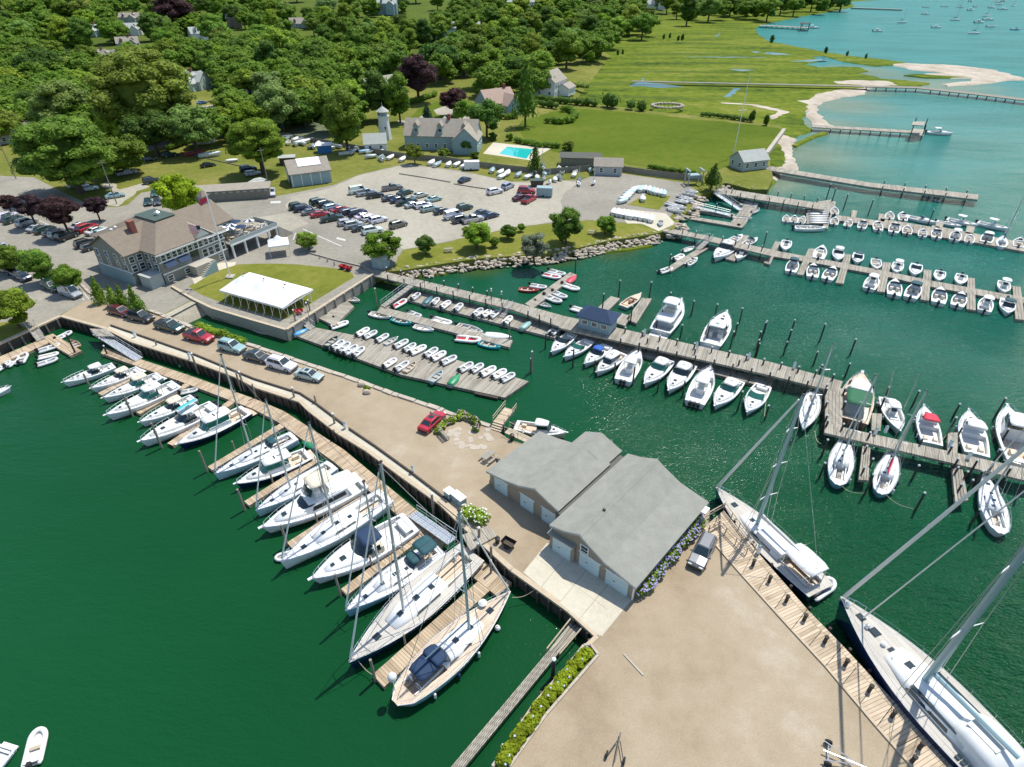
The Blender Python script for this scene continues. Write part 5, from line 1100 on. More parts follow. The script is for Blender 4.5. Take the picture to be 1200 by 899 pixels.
for i, (k, x, y, c) in enumerate([('rib', 487, 347, WHT), ('cover', 502, 352, (.06, .16, .18)), ('rib', 510, 353, WHT), ('ribw', 522, 357, WHT), ('rib', 537, 360, WHT), ('rib', 560, 366, WHT), ('ribw', 570, 367, WHT), ('rib', 579, 368, WHT), ('ribw', 595, 375, WHT), ('cover', 617, 381, (.25, .42, .40)), ('rib', 650, 387, WHT)]):
    small(k, 'small dinghy drawn up on the inner float along the main pier, %s from shore' % ORD[i], x, y, 12, -10, .55, 3.1, c, 'dinghies on the inner float')
for i, (k, x, y, dx, dy, c, lab) in enumerate([('rib', 653, 320, 17, 4, WHT, 'outermost pale inflatable west of the slanting float'), ('ribred', 647, 324, 17, 3, WHT, 'red-trimmed inflatable west of the slanting float'), ('cover', 670, 328, 14, -9, (.60, .05, .08), 'red covered skiff at the tip of the slanting float'), ('ribw', 669, 337, 20, 7, WHT, 'white inflatable east of the slanting float tip'), ('rib', 656, 346, 18, 7, WHT, 'inflatable with outboard east of the slanting float, middle one'), ('rib', 648, 351, 16, 8, WHT, 'inflatable east of the slanting float nearest the pier'),
                                               ('skiffm', 637, 357, 18, 6, (.5, .6, .62), 'cluttered grey skiff where slanting float meets pier'), ('skiff', 620, 340, 17, 1, (.55, .06, .06), 'red rowing skiff west of the slanting float'), ('rib', 631, 336, 16, 2, WHT, 'pale inflatable beside the red rowing skiff'), ('ribw', 680, 364, 16, 5, WHT, 'white inflatable behind the navy-roofed fuel hut')]):
    small(k, lab, x, y, dx, dy, 0, 4.0, c, 'dinghies round the slanting float')

# ---- motorboat row on the float south of the main pier
ROW = [('cuddy', (646, 413), (671, 390), dict(), 'white runabout with open console'), ('cuddy', (661, 419), (691, 398), dict(glass=M_GLASSG), 'white cuddy boat with cream seats'), ('cuddy', (685, 427), (712, 404), dict(canvas=M_BRIGHTB), 'boat with bright blue bimini'), ('picnic', (699, 437), (729, 413), dict(), 'white cabin boat with tall roof'),
       ('console', (749, 411), (730, 446), dict(motors=2), 'white centre console with stern towards the basin'), ('express', (755, 451), (783, 421), dict(glass=M_GLASSG), 'white hardtop cruiser with green glass'), ('express', (783, 459), (808, 426), dict(), 'white hardtop cruiser with red bow lamp'), ('console', (832, 432), (814, 472), dict(motors=3), 'white centre console with triple outboards'),
       ('express', (837, 477), (864, 445), dict(glass=M_GLASSG), 'white hardtop cruiser with round foredeck hatch'), ('cuddy', (875, 484), (895, 451), dict(glass=M_GLASSG), 'white open cruiser at the east end')]
for i, (st, bw, sn, kw, cn) in enumerate(ROW): motorboat('%s, %s in the row below the main pier' % (cn, ORD[i]), bw, sn, st, group='motorboats below the main pier', **kw)
motorboat('white flybridge sportfisher moored alone north of the main pier', (798, 354), (773, 389), 'fly', name='sportfisher', canvas=M_GEL)
motorboat('white sportfisher with dark blue cockpit moored north of the pier', (851, 368), (832, 404), 'express', name='sportfisher')
motorboat('varnished wooden launch inside the U-shaped fuel float', (751, 344), (730, 358), 'launch', name='launch', hullm=mat('turquoise_hull', (.25, .45, .44), .4, .1, 1), deckm=M_TEAK)
motorboat('workboat with white wheelhouse moored behind the boathouse', (664, 508), (604, 497), 'cruiser', name='workboat', motors=2, hullm=mat('pale_grey_hull', (.58, .58, .54), .4, .06, 1))
motorboat('white hardtop motorboat by the T-shaped north float', (837, 304), (859, 286), 'express')
for (k, x, y, dx, dy, L, lab) in (('cc', 862, 281, 12, -8, 5.5, 'white console boat above the T-shaped float'), ('cuddy', 880, 284, 12, -6, 5.5, 'round-bowed white cuddy boat east of the T-shaped float'), ('cc', 868, 300, -9, 11, 6.5, 'white open boat with outboard beside the T-shaped float'), ('rib', 780, 317, 16, -6, 4.2, 'small white inflatable at tip of the slanting riprap float'), ('ribw', 795, 302, 15, -8, 4.2, 'grey inflatable on the shore side of the slanting float'), ('whaler', 807, 292, 16, -7, 4.4, 'white skiff on the shore side nearest the gangway'), ('cc', 811, 307, 14, -9, 5.0, 'white console boat outside the slanting riprap float')):
    small(k, lab, x, y, dx, dy, 0, L)

# ---- outer pier
sloop('small white sloop with bright blue sail cover by the cross leg', (941, 505), (954, 460), (947, 490), 404, style='classic', cover=M_BRIGHTB)
motorboat('red-sided teak launch with green spray hood at the outer pier', (1009, 440), (999, 494), 'lobster', name='launch', hullm=mat('salmon_hull', (.50, .22, .17), .35, .08, 1, coat=.3), deckm=M_TEAK, canvas=M_GREENC)
sloop('white sloop with dark teal cockpit cushions south of the outer pier', (991, 510), (981, 569), (990, 534), 440, style='classic', hullm=mat('sky_blue_hull', (0, 0, 0)), cover=M_SAIL)
f = motorboat('white open fishing boat with two upright outriggers', (1054, 506), (1040, 466), 'console', name='fishing_boat')
for k in (1, -1): MB().tube((-.5, k * 1.2, 1.5), (-1.8, k * 1.6, 7.0), .05, .03, 5).build('outrigger', mat('pink_pole', (.62, .42, .38), .5, .05, 1), f)
sloop('white sloop with bright red sail cover', (1048, 527), (1031, 579), (1043, 546), 457, style='classic', cover=M_REDC, hullm=mat('sky_blue_hull', (0, 0, 0)))
motorboat('lobster yacht with red canvas windscreen cover', (1082, 477), (1093, 520), 'lobster', name='lobster_yacht', topm=M_REDC, deckm=M_GEL)
motorboat('white cabin cruiser with square wheelhouse on the outer pier', (1134, 483), (1145, 533), 'lobster', name='cabin_cruiser')
motorboat('white motor yacht with tan rail at the right edge', (1178, 479), (1200, 545), 'cruiser', name='motor_yacht', hullm=mat('white_tan_hull', (.62, .56, .48), .3, .06, 1))
sloop('outermost white sloop with dinghy on its stern', (1153, 556), (1173, 626), (1161, 577), 500, style='classic', cover=M_SAIL, top=15.0)
# ---- the two big sloops on the east pier
tA, hA = sloop('large navy hulled sloop with white deckhouse beside the boathouse', (839, 572), (963, 692), (888, 614), 462, hullm=M_NAVY, deckm=M_TEAKG, style='race', spreaders=3, boom=True, cover=M_SAIL, furl=.14, mm=mat('blue_grey_mast', (0, 0, 0)), zpx=1.5, mr=.2)
slab(hA.x(.05), hA.x(.28), hA.b(.15) * .72, hA.b(.25) * .66, hA.z(.2) + 1.9, .12, crown=.1).build('cockpit_roof', M_GEL, tA, smooth=True)
for k in (1, -1):
    for q in (.06, .26): MB().tube((hA.x(q), k * hA.b(q) * .6, hA.z(q)), (hA.x(q), k * hA.b(q) * .62, hA.z(q) + 1.92), .05, .05, 5).build('roof_post', M_STEEL, tA)
rect((hA.x(.40), 0, hA.z(.4) + .75), (3.6, 2.2, .5), M_GEL, 'deckhouse', tA)
small('ribw', 'white tender hanging behind the large sloop stern', 964, 687, 16, -8, .3, 3.6, zpx=.6)
tB, hB = sloop('giant navy sloop with white deckhouse at the bottom right', (983, 704), (1236, 968), (1079, 800), 0, hullm=M_NAVY, deckm=M_TEAKG, style='race', spreaders=4, boom=True, cover=None, furl=.12, mm=mat('blue_grey_mast', (0, 0, 0)), zpx=2.4, top=38.0, B=6.2, mr=.27, fbd=2.6)
trunk([(hB.x(.30), 1.7, hB.z(.4), hB.z(.4) + 1.15), (hB.x(.44), 1.65, hB.z(.44), hB.z(.44) + 1.05), (hB.x(.56), 1.3, hB.z(.56), hB.z(.56) + .75), (hB.x(.62), .8, hB.z(.62), hB.z(.62) + .2)], .25).build('deckhouse', M_GEL, tB, smooth=True)
trunk([(hB.x(.16), 1.9, hB.z(.3), hB.z(.3) + 1.2), (hB.x(.24), 1.95, hB.z(.3), hB.z(.3) + 1.7), (hB.x(.33), 1.8, hB.z(.3), hB.z(.3) + 1.7), (hB.x(.38), 1.5, hB.z(.3), hB.z(.3) + 1.1)], .25).build('pilothouse', M_GEL, tB, smooth=True)
for k in (1, -1): rect((hB.x(.44), k * 1.52, hB.z(.44) + .7), (4.5, .3, .3), M_GLASS, 'deckhouse_window', tB)
rect((hB.x(.29), 0, hB.z(.3) + 1.76), (2.4, 1.8, .06), M_DECK, 'roof_panel', tB)
for k in range(4): rect((hB.x(.22) + .45 * k, 2.5, hB.z(.25) + .16), (.34, .5, .1), M_GLASS, 'side_hatch', tB)
for q, m_ in ((.95, M_STEEL), (.83, M_STEEL), (.74, M_GEL)): MB().lathe([(.22, 0), (.16, .25), (.24, .3), (.05, .42)], (hB.x(q), .3, hB.z(q) + .08), 10).build('winch', m_, tB)
MB().loft([[(hB.x(.66) - .15, -1.0, hB.z(.66) + .12), (hB.x(.66) + .35, -.8, hB.z(.66) + .5), (hB.x(.66) + .45, -.8, hB.z(.66) + .1)], [(hB.x(.66) - .15, 1.0, hB.z(.66) + .12), (hB.x(.66) + .35, .8, hB.z(.66) + .5), (hB.x(.66) + .45, .8, hB.z(.66) + .1)]], True).build('spray_coaming', M_GEL, tB)
for q in (.70, .80, .88): rect((hB.x(q), 0, hB.z(q) + .12), (.75, .6, .08), M_GLASS, 'foredeck_hatch', tB)
MB().tube((hB.x(.87), 0, hB.z(.87) + .3), (hB.x(.60), 0, hB.z(.6) + 25), .07, .05, 6).build('furled_staysail', M_SAIL, tB)

# ---- north marina rows
G2 = 'boats on the longer north row'; kinds = ['cuddy', 'cc', 'walk', 'ttop', 'cc', 'ttop', 'hard', 'cuddy', 'open', 'walk']
lowr = [(115, 447, 'walk', WHT), (210, 470, 'cuddy', WHT), (292, 483, 'cuddy', WHT), (487, 525, 'ttop', WHT), (592, 550, 'cuddy', WHT), (683, 565, 'walk', WHT), (803, 587, 'cuddy', WHT), (897, 605, 'cuddy', WHT), (1020, 627, 'ttop', WHT), (1120, 640, 'walk', WHT)]
for i, (x, y, k, c) in enumerate(lowr):
    X, Y = g8((x, y)); up = i in (0,) or i in (9,)
    small(k, 'white motorboat below the longer north walkway, %s from shore' % ORD[i], X, Y, 4 if i < 9 else -2, -16 if i < 9 else 16, 0, 7.6, c, G2, zpx=.6)
upr = [(83, 353, 'cc'), (245, 385, 'cc'), (328, 398, 'hard'), (420, 412, 'walk'), (507, 440, 'open'), (605, 457, 'ttop'), (690, 467, 'cuddy'), (803, 495, 'cc'), (902, 512, 'cc'), (1105, 548, 'ttop')]
for i, (x, y, k) in enumerate(upr):
    X, Y = g8((x, y)); dn = k in ('cc',) and i > 5
    small(k, 'white motorboat above the longer north walkway, %s from shore' % ORD[i], X, Y, *((5, -14) if i in (1,) else (-3, 14)), 0, 6.6 if i != 1 else 7.6, WHT, G2, zpx=.6)
G1 = 'boats on the upper north row'
r1 = [(85, 225, 'open', WHT, 5.0), (122, 228, 'cc', WHT, 5.0), (160, 232, 'open', WHT, 5.0), (312, 237, 'open', (.55, .6, .6), 5.5), (378, 247, 'open', (.25, .5, .55), 5.5), (443, 255, 'cuddy', WHT, 6), (513, 262, 'cc', WHT, 6), (592, 272, 'cuddy', WHT, 7.5), (652, 280, 'open', (.6, .55, .48), 6), (724, 293, 'cc', WHT, 6), (788, 298, 'cuddy', WHT, 6.5), (878, 308, 'ttop', WHT, 6.5), (945, 320, 'open', WHT, 6), (1027, 318, 'hard', WHT, 7), (1095, 338, 'day', WHT, 7.5), (1175, 340, 'cc', WHT, 7)]
for i, (x, y, k, c, L) in enumerate(r1): small(k, 'small white boat below the upper north floats, %s from shore' % ORD[i], *g8((x, y)), 3, -14, 0, L, c, G1, zpx=.5)
for i, (x, y, k, L) in enumerate([(312, 190, 'open', 6), (570, 213, 'open', 6), (630, 218, 'cc', 6.5), (713, 232, 'cuddy', 6.5), (848, 250, 'cc', 6), (910, 245, 'ttop', 7), (1057, 262, 'ttop', 7.5)]): small(k, 'small white boat above the upper north floats, %s from shore' % ORD[i], *g8((x, y)), *((3, -12) if i < 3 else (14, 3)), 0, L, (.35, .6, .66) if i == 1 else WHT, G1, zpx=.5)
small('open', 'long white flat skiff lying below the kayak rack platform', 949, 269, 24, 1, 0, 7.5)
small('rib', 'orange-tan inflatable beside the long narrow jetty', 1087, 231, -4, -9, 0, 4.5, (.6, .45, .35)); small('cc', 'small white boat tied to the long narrow jetty', 1097, 232, -3, -10, 0, 5.0)
for i in range(9):
    x = 946 + i * .4; y = 240 + i * 2.6
    o = MB().loft([[(q, -w_, 0), (q, 0, .22), (q, w_, 0), (q, 0, -.1)] for q, w_ in ((-2.6, .03), (-1.5, .3), (0, .38), (1.5, .3), (2.6, .03))], True).build('kayak', M_GEL, None, P(x + 11, y, .85), heading(x, y, 20, .5)); tag(o, 'white kayak or shell on the platform rack, %s from the top' % ORD[i], 'kayak', 'kayaks on the platform rack')
# ---- boats on moorings
for i, (x, y, k, L) in enumerate([(628, 105, 'day', 11), (515, 145, 'hard', 9), (878, 93, 'day', 10), (967, 155, 'day', 11), (740, 66, 'hard', 9), (790, 128, 'hard', 8), (950, 47, 'hard', 10), (1045, 124, 'cc', 9), (1160, 138, 'walk', 8), (1103, 43, 'hard', 11), (1150, 27, 'day', 10), (990, 105, 'hard', 11), (1025, 74, 'day', 10), (1035, 92, 'hard', 10), (830, 30, 'cc', 9), (950, 6, 'hard', 11), (900, 33, 'day', 10), (740, 33, 'cc', 9), (1085, 21, 'day', 11), (1050, 36, 'hard', 10), (975, 31, 'cc', 10), (1105, 6, 'hard', 11), (1070, 8, 'day', 10)]):
    small(k, ['white boat on a mooring in the far bay, %s counting outwards from the marsh' % ORD[i]][0], 900 + x / 4, y / 4, 16, random.uniform(-.6, .6), 0, L, WHT if i != 8 else (.05, .25, .5), 'boats on moorings in the far bay', zpx=.6)
small('hard', 'white motorboat with blue cover at the cove jetty shelter', 1101, 157, 20, 1.2, 0, 9, WHT); small('hard', 'dark roofed boat at the distant jetty', 953, 33, 14, .3, 0, 11)
# ================================================================== BUILDINGS
def gable(L, W, h, rise, ov=.35):
    """ridge along x"""
    wall = MB().add([(-L / 2, -W / 2, 0), (L / 2, -W / 2, 0), (L / 2, W / 2, 0), (-L / 2, W / 2, 0), (-L / 2, -W / 2, h), (L / 2, -W / 2, h), (L / 2, W / 2, h), (-L / 2, W / 2, h), (-L / 2, 0, h + rise), (L / 2, 0, h + rise)],
                    [(0, 1, 5, 4), (2, 3, 7, 6), (1, 2, 6, 9, 5), (3, 0, 4, 8, 7), (4, 5, 9, 8), (6, 7, 8, 9)])
    k = rise / (W / 2); a, b = L / 2 + ov, W / 2 + ov; e = h - ov * k; t = .16
    roof = MB()
    for s in (1, -1): roof.loft([[(-a, s * b, e), (-a, s * b, e + t), (-a, 0, h + rise + t + .05), (-a, 0, h + rise + .05)], [(a, s * b, e), (a, s * b, e + t), (a, 0, h + rise + t + .05), (a, 0, h + rise + .05)]], True)
    return wall, roof
def add_window(parent, x, y, z, face, w=.9, h=1.2, m=None):
    """face 0:+x 1:+y 2:-x 3:-y"""
    dx, dy = ((1, 0), (0, 1), (-1, 0), (0, -1))[face]; hz = face in (1, 3)
    f = MB().box((x + dx * .03, y + dy * .03, z), ((w + .24) if hz else .08, .08 if hz else (w + .24), h + .24)).build('window', M_TRIM, parent)
    MB().box((x + dx * .06, y + dy * .06, z), (w if hz else .06, .06 if hz else w, h)).build('pane', M_GLASS, f)
    MB().box((x + dx * .08, y + dy * .08, z), (w if hz else .06, .06 if hz else w, .06)).build('glazing_bar', M_TRIM, f)
def house(label, px, py, rot, L, W, h, rise, wallm, roofm, chimney=None, dormers=0, ell=None, name='house', up=0.0, windows=True):
    loc = on_land(px, py, up); t = thing(name, label, 'house', loc, rot)
    wl, rf = gable(L, W, h, rise); w_ = wl.build('wall', wallm, t); r_ = rf.build('roof', roofm, t)
    if windows:
        nw = max(2, int(L / 3)); st = max(1, int(h / 2.6))
        for s in range(st):
            z = 1.5 + 2.7 * s
            for i in range(nw):
                for fc, y in ((3, -W / 2), (1, W / 2)): add_window(t, -L / 2 + L * (i + .5) / nw, y, z, fc)
            for fc, x in ((0, L / 2), (2, -L / 2)):
                for k in (-.25, .25): add_window(t, x, k * W, z, fc)
    if chimney: MB().box((chimney * L, .0, h + rise + .5), (.9, .9, 2.2)).build('chimney', M_BRICK, r_)
    for i in range(dormers):
        x = -L / 2 + L * (i + .5) / dormers
        for s in (-1, 1):
            d = MB().box((x, s * W * .3, h + rise * .35), (1.6, W * .32, rise * .7)).build('dormer', wallm, t)
            MB().loft([[(x - 1.0, s * W * .12, h + rise * .68), (x - 1.0, s * W * .50, h + rise * .68), (x, s * W * .50, h + rise * 1.0), (x, s * W * .12, h + rise * 1.0)], [(x + 1.0, s * W * .12, h + rise * .68), (x + 1.0, s * W * .50, h + rise * .68), (x, s * W * .50, h + rise * 1.02), (x, s * W * .12, h + rise * 1.02)]], True).build('dormer_roof', roofm, d)
            MB().box((x, s * W * .465, h + rise * .38), (.8, .06, .9)).build('dormer_window', M_GLASS, d)
    if ell:
        (ex, ey, eL, eW, eh, er, erot) = ell; a, b = gable(eL, eW, eh, er)
        wo = a.build('wing_wall', wallm, t, (ex, ey, 0), erot); b.build('wing_roof', roofm, t, (ex, ey, 0), erot)
        for k in (-.3, 0, .3): add_window(wo, k * eL, -eW / 2, 1.6, 3); add_window(wo, k * eL, eW / 2, 1.6, 1)
    return t

# ---- boathouse
BO = Vector((12.0, 36.5, ZL)); BR = math.atan2(.6665, -.7455)      # local x runs left along the doors, local -y runs back to the water
bh = thing('boathouse', 'grey-roofed double boathouse with pale blue garage doors on the quay', 'boathouse', BO, BR)
def roofed(prof, y0, y1, wallm, roofm, parent, ov=.3):
    """building with a profiled roof: prof = (x, height) along the front"""
    n = len(prof); v = [(x, y0, 0) for x, _ in prof] + [(x, y0, z) for x, z in prof] + [(x, y1, 0) for x, _ in prof] + [(x, y1, z) for x, z in prof]; f = []
    for i in range(n - 1): f += [(i, i + 1, n + i + 1, n + i), (2 * n + i, 3 * n + i, 3 * n + i + 1, 2 * n + i + 1)]
    f += [(0, n, 3 * n, 2 * n), (n - 1, 3 * n - 1, 4 * n - 1, 2 * n - 1)]
    MB().add(v, f).build('wall', wallm, parent)
    q = list(prof); dx0 = q[0]; q[0] = (q[0][0] + (-ov if q[0][0] < q[1][0] else ov), q[0][1] - .04); q[-1] = (q[-1][0] + (ov if q[-1][0] > q[-2][0] else -ov), q[-1][1] - .04)
    ya, yb = y0 + ov, y1 - ov
    for a, b in zip(q[:-1], q[1:]):
        r = MB().loft([[(a[0], ya, a[1] + .02), (a[0], ya, a[1] + .2), (b[0], ya, b[1] + .2), (b[0], ya, b[1] + .02)], [(a[0], yb, a[1] + .02), (a[0], yb, a[1] + .2), (b[0], yb, b[1] + .2), (b[0], yb, b[1] + .02)]], True).build('roof_plane', roofm, parent)
    fa = MB()
    for a, b in zip(q[:-1], q[1:]): fa.loft([[(a[0], ya + .02, a[1] - .1), (a[0], ya + .02, a[1] + .19), (a[0], ya + .06, a[1] + .19), (a[0], ya + .06, a[1] - .1)], [(b[0], ya + .02, b[1] - .1), (b[0], ya + .02, b[1] + .19), (b[0], ya + .06, b[1] + .19), (b[0], ya + .06, b[1] - .1)]], True)
    fa.build('fascia', M_ROOFL, parent)
roofed([(0, 2.35), (3.4, 2.95), (5.3, 3.85), (6.7, 4.6), (8.6, 3.7), (10.2, 3.2)], 0 , -14.4, M_SHINGT, M_ROOFG, bh)
for xr, zr, ya, yb in ((6.7, 4.8, .3, -14.7), (14.4, 4.45, -1.9, -14.6)): MB().loft([[(xr - .3, ya, zr - .12), (xr, ya, zr + .04), (xr + .3, ya, zr - .14)], [(xr - .3, yb, zr - .12), (xr, yb, zr + .04), (xr + .3, yb, zr - .14)]], False, False).build('ridge_cap', M_ROOFG, bh)
roofed([(11.3, 3.15), (12.6, 3.6), (14.4, 4.25), (16.8, 3.15), (19, 2.6), (21.6, 2.2)], -2.2, -11.5, M_SHINGT, M_ROOFG, bh)
roofed([(11.3, 3.2), (14.4, 4.27), (16.7, 3.2)], -11.1, -14.6, M_SHINGT, M_ROOFG, bh, .05)
MB().box((10.75, -8.0, 1.5), (1.1, 12.4, 3.0)).build('valley_infill', M_ROOFD, bh)
MB().loft([[(7.15, .35, 0), (10.35, .35, 0), (10.35, .35, 2.1), (7.15, .35, 2.45)], [(7.15, -2.3, 0), (10.35, -2.3, 0), (10.35, -2.3, 2.5), (7.15, -2.3, 2.9)]], True).build('lean_to_wall', M_SHINGT, bh)
MB().loft([[(7.05, .55, 2.4), (10.6, .55, 2.05), (10.6, .55, 2.2), (7.05, .55, 2.55)], [(7.05, -2.5, 2.95), (10.6, -2.5, 2.55), (10.6, -2.5, 2.7), (7.05, -2.5, 3.1)]], True).build('lean_to_roof', M_ROOFG, bh)
M_DOORB = mat('pale_blue_door', (.50, .62, .63), .5, .07, 1.5)
for i, (x0, x1, y) in enumerate([(7.5, 9.9, .36), (4.1, 6.6, .02), (.65, 3.3, .02), (18.7, 20.8, -2.18), (14.7, 16.7, -2.18), (11.5, 13.5, -2.18)]):
    g = MB().box(((x0 + x1) / 2, y + .03, 1.0), (x1 - x0, .08, 1.98)).build('garage_door', M_DOORB, bh)
    for k in range(4): MB().box(((x0 + x1) / 2, y + .08, .25 + .5 * k), (x1 - x0 - .1, .03, .44)).build('door_panel', M_DOORB, g)
    MB().box(((x0 + x1) / 2 + .3, y + .11, 1.05), (.25, .04, .08)).build('handle', M_BLACK, g)
    MB().box(((x0 + x1) / 2, y + .04, 2.05), (x1 - x0 + .3, .1, .12)).build('lintel', M_TRIM, bh)
MB().box((.06, .03, 1.15), (.14, .14, 2.3)).build('corner_board', M_TRIM, bh)
add_window(bh, 6.1, .02, 2.75, 1, .8, .8)
MB().box((6.7, -4, 4.9), (.3, .2, .25)).build('roof_vent', M_BLACK, bh); MB().box((-.6, -13.2, 2.6), (.5, 1.1, .25)).build('vent_hood', M_TRIM, bh)

# ---- clubhouse
CO = Vector((-67.6, 107.5, ZL)); CR = math.atan2(.872, .49)       # local x along the front, local y into the depth
ch = thing('clubhouse', 'large grey shingled clubhouse with brown hip roof, blue awnings and sun deck', 'clubhouse', CO, CR)
EV = 6.3
def block(x0, x1, y0, y1, z0, z1, m, name='wall'): return MB().box(((x0 + x1) / 2, (y0 + y1) / 2, (z0 + z1) / 2), (x1 - x0, y1 - y0, z1 - z0)).build(name, m, ch)
block(0, 15, 0, 19.8, 0, EV, M_CLUB)
block(-3.2, .1, 4.6, 15.5, 0, EV - .02, M_CLUB)
block(14.9, 21, 5, 17, 0, 5.6, M_CLUB)
e = .5; hip = [(-e, -e), (15 + e, -e), (15 + e, 19.8 + e), (-e, 19.8 + e)]; flat = [(5.8, 6.6), (9.8, 6.6), (9.8, 13), (5.8, 13)]
MB().loft([[(x, y, EV - .1) for x, y in hip], [(x, y, EV + .1) for x, y in hip], [(x, y, EV + 3.4) for x, y in flat]], True).build('roof', M_ROOFB, ch)
fr = MB().loft([[(x, y, EV + 3.38) for x, y in flat], [(x, y, EV + 3.6) for x, y in [(5.5, 6.3), (10.1, 6.3), (10.1, 13.3), (5.5, 13.3)]]], True).build('flat_roof', M_GREENR, ch)
MB().lathe([(.45, 0), (.45, .5), (.6, .55), (.1, .9)], (8, 9, EV + 3.6), 10).build('roof_ventilator', M_ALU, fr)
wl, rf = gable(9.5, 10.9, EV, 2.9); rf.build('wing_roof', M_ROOFB, ch, (1.3, 10.05, .02)); wl.v = [v for v in wl.v]
MB().add([(-3.2, 4.6, EV - .03), (-3.2, 15.5, EV - .03), (-3.2, 10.05, EV + 2.85), (-3.0, 4.6, EV - .03), (-3.0, 15.5, EV - .03), (-3.0, 10.05, EV + 2.85)], [(0, 1, 2), (3, 5, 4), (0, 2, 5, 3), (1, 4, 5, 2)]).build('gable_wall', M_CLUB, ch)
wl, rf = gable(9.5, 12, 5.6, 3.1); rf.build('wing_roof', M_ROOFB, ch, (16.6, 11, .01)); MB().add([(21, 5, 5.58), (21, 17, 5.58), (21, 11, 8.6), (20.8, 5, 5.58), (20.8, 17, 5.58), (20.8, 11, 8.6)], [(0, 1, 2), (3, 5, 4), (0, 2, 5, 3), (1, 4, 5, 2)]).build('gable_wall', M_CLUB, ch)
cu = MB().box((20.2, 11, 9.3), (1.5, 1.5, 1.6)).build('cupola', M_WALLB, ch); MB().loft([[(19.2, 10, 10.1), (21.2, 10, 10.1), (21.2, 12, 10.1), (19.2, 12, 10.1)], [(20.15, 10.95, 11.2), (20.25, 10.95, 11.2), (20.25, 11.05, 11.2), (20.15, 11.05, 11.2)]], True).build('cupola_roof', M_ROOFB, cu)
MB().box((1.9, 8.6, EV + 2.6), (1.0, 1.3, 3.6)).build('chimney', M_BRICK, ch)
for x, y in ((-.6, 11.4), (.6, 12.0)): MB().lathe([(.35, 0), (.35, .5), (.1, .7)], (x, y, EV + 2.5), 8).build('roof_fan', M_ALU, ch)
dg, dr = gable(3.4, 3.6, 0.1, 1.5); 
MB().add([(8.2, -.35, EV - .1), (12.2, -.35, EV - .1), (10.2, -.35, EV + 1.75), (8.2, -.2, EV - .1), (12.2, -.2, EV - .1), (10.2, -.2, EV + 1.75)], [(0, 1, 2), (3, 5, 4), (0, 2, 5, 3)]).build('pediment', M_WALLW, ch)
MB().loft([[(7.9, -.6, EV - .12), (10.2, -.6, EV + 1.95), (12.5, -.6, EV - .12)], [(7.9, 3.3, EV + .1), (10.2, 4.2, EV + 1.95), (12.5, 3.3, EV + .1)]], False, False).build('pediment_roof', M_ROOFB, ch)
for k in range(6):
    for dx in (-.55, .55): add_window(ch, 1.6 + 2.4 * k + dx, 0, 5.1, 3, .8, 1.1)
for z, xs in ((2.7, (9.8, 11.2, 12.7, 14.0)), (.0, ())):
    for x in xs: add_window(ch, x, 0, z + .3, 3, 1.0, 1.5)
for x in (1.2, 5.0, 13.2): add_window(ch, x, 0, .95, 3, 1.0, .9)
MB().box((7.5, -.02, 3.2), (1.8, .12, 2.4)).build('door', M_GLASS, ch)
for x in (1.9, 4.8):
    MB().loft([[(x - 1.2, -.05, 4.2), (x + 1.2, -.05, 4.2), (x + 1.2, -1.2, 3.3), (x - 1.2, -1.2, 3.3)], [(x - 1.2, -.05, 4.26), (x + 1.2, -.05, 4.26), (x + 1.2, -1.22, 3.36), (x - 1.2, -1.22, 3.36)]], True).build('awning', M_BLUEC, ch)
MB().box((7.5, -.05, 2.05), (15.1, .14, .25)).build('trim_band', M_TRIM, ch); MB().box((7.5, -.03, 4.4), (15.1, .1, .16)).build('trim_band', M_TRIM, ch); MB().box((7.5, -.5, EV - .2), (16.1, .08, .28)).build('gutter', M_TRIM, ch)
MB().box((-3.25, 10.05, 2.6), (.1, 11.0, .22)).build('trim_band', M_TRIM, ch); MB().box((-3.26, 10.05, 1.2), (.1, 10.9, 2.4)).build('lower_wall', M_WALLB, ch)
for y in (5.8, 8.2, 11.2, 14.2):
    for z in (3.6, 5.2): add_window(ch, -3.2, y, z, 2, .8, 1.1)
for y in (1.2, 3.4): add_window(ch, 0, y, 5.1, 2, .9, 1.1); add_window(ch, 0, y, 3.3, 2, .9, 1.2)
for x in (-2.4, -.8): add_window(ch, x, 4.6, 5.1, 3, .9, 1.1); add_window(ch, x, 4.6, 3.3, 3, .9, 1.2)
MB().box((-1.5, 1.8, 1.2), (2.6, 3.2, 2.4)).build('entry_annex', M_WALLG, ch); MB().box((-1.5, 1.8, 2.46), (2.9, 3.5, .14)).build('annex_roof', M_ROOFL, ch)
# front steps
for k in range(8): MB().box((8.5 - k * .35, -2.6, 1.9 - .24 * k - .12), (.36, 1.8, .24)).build('stair_step', M_STONE, ch)
MB().box((7.6, -1.2, 1.05), (4.4, 2.4, 1.9)).build('landing', M_CONCW, ch)
MB().loft([[(5.2, -3.5, 0), (9.2, -3.5, 0), (9.2, -3.5, 2.3), (8.6, -3.5, 2.3)], [(5.2, -3.7, 0), (9.2, -3.7, 0), (9.2, -3.7, 2.3), (8.6, -3.7, 2.3)]], True).build('stair_wall', M_WALLB, ch)
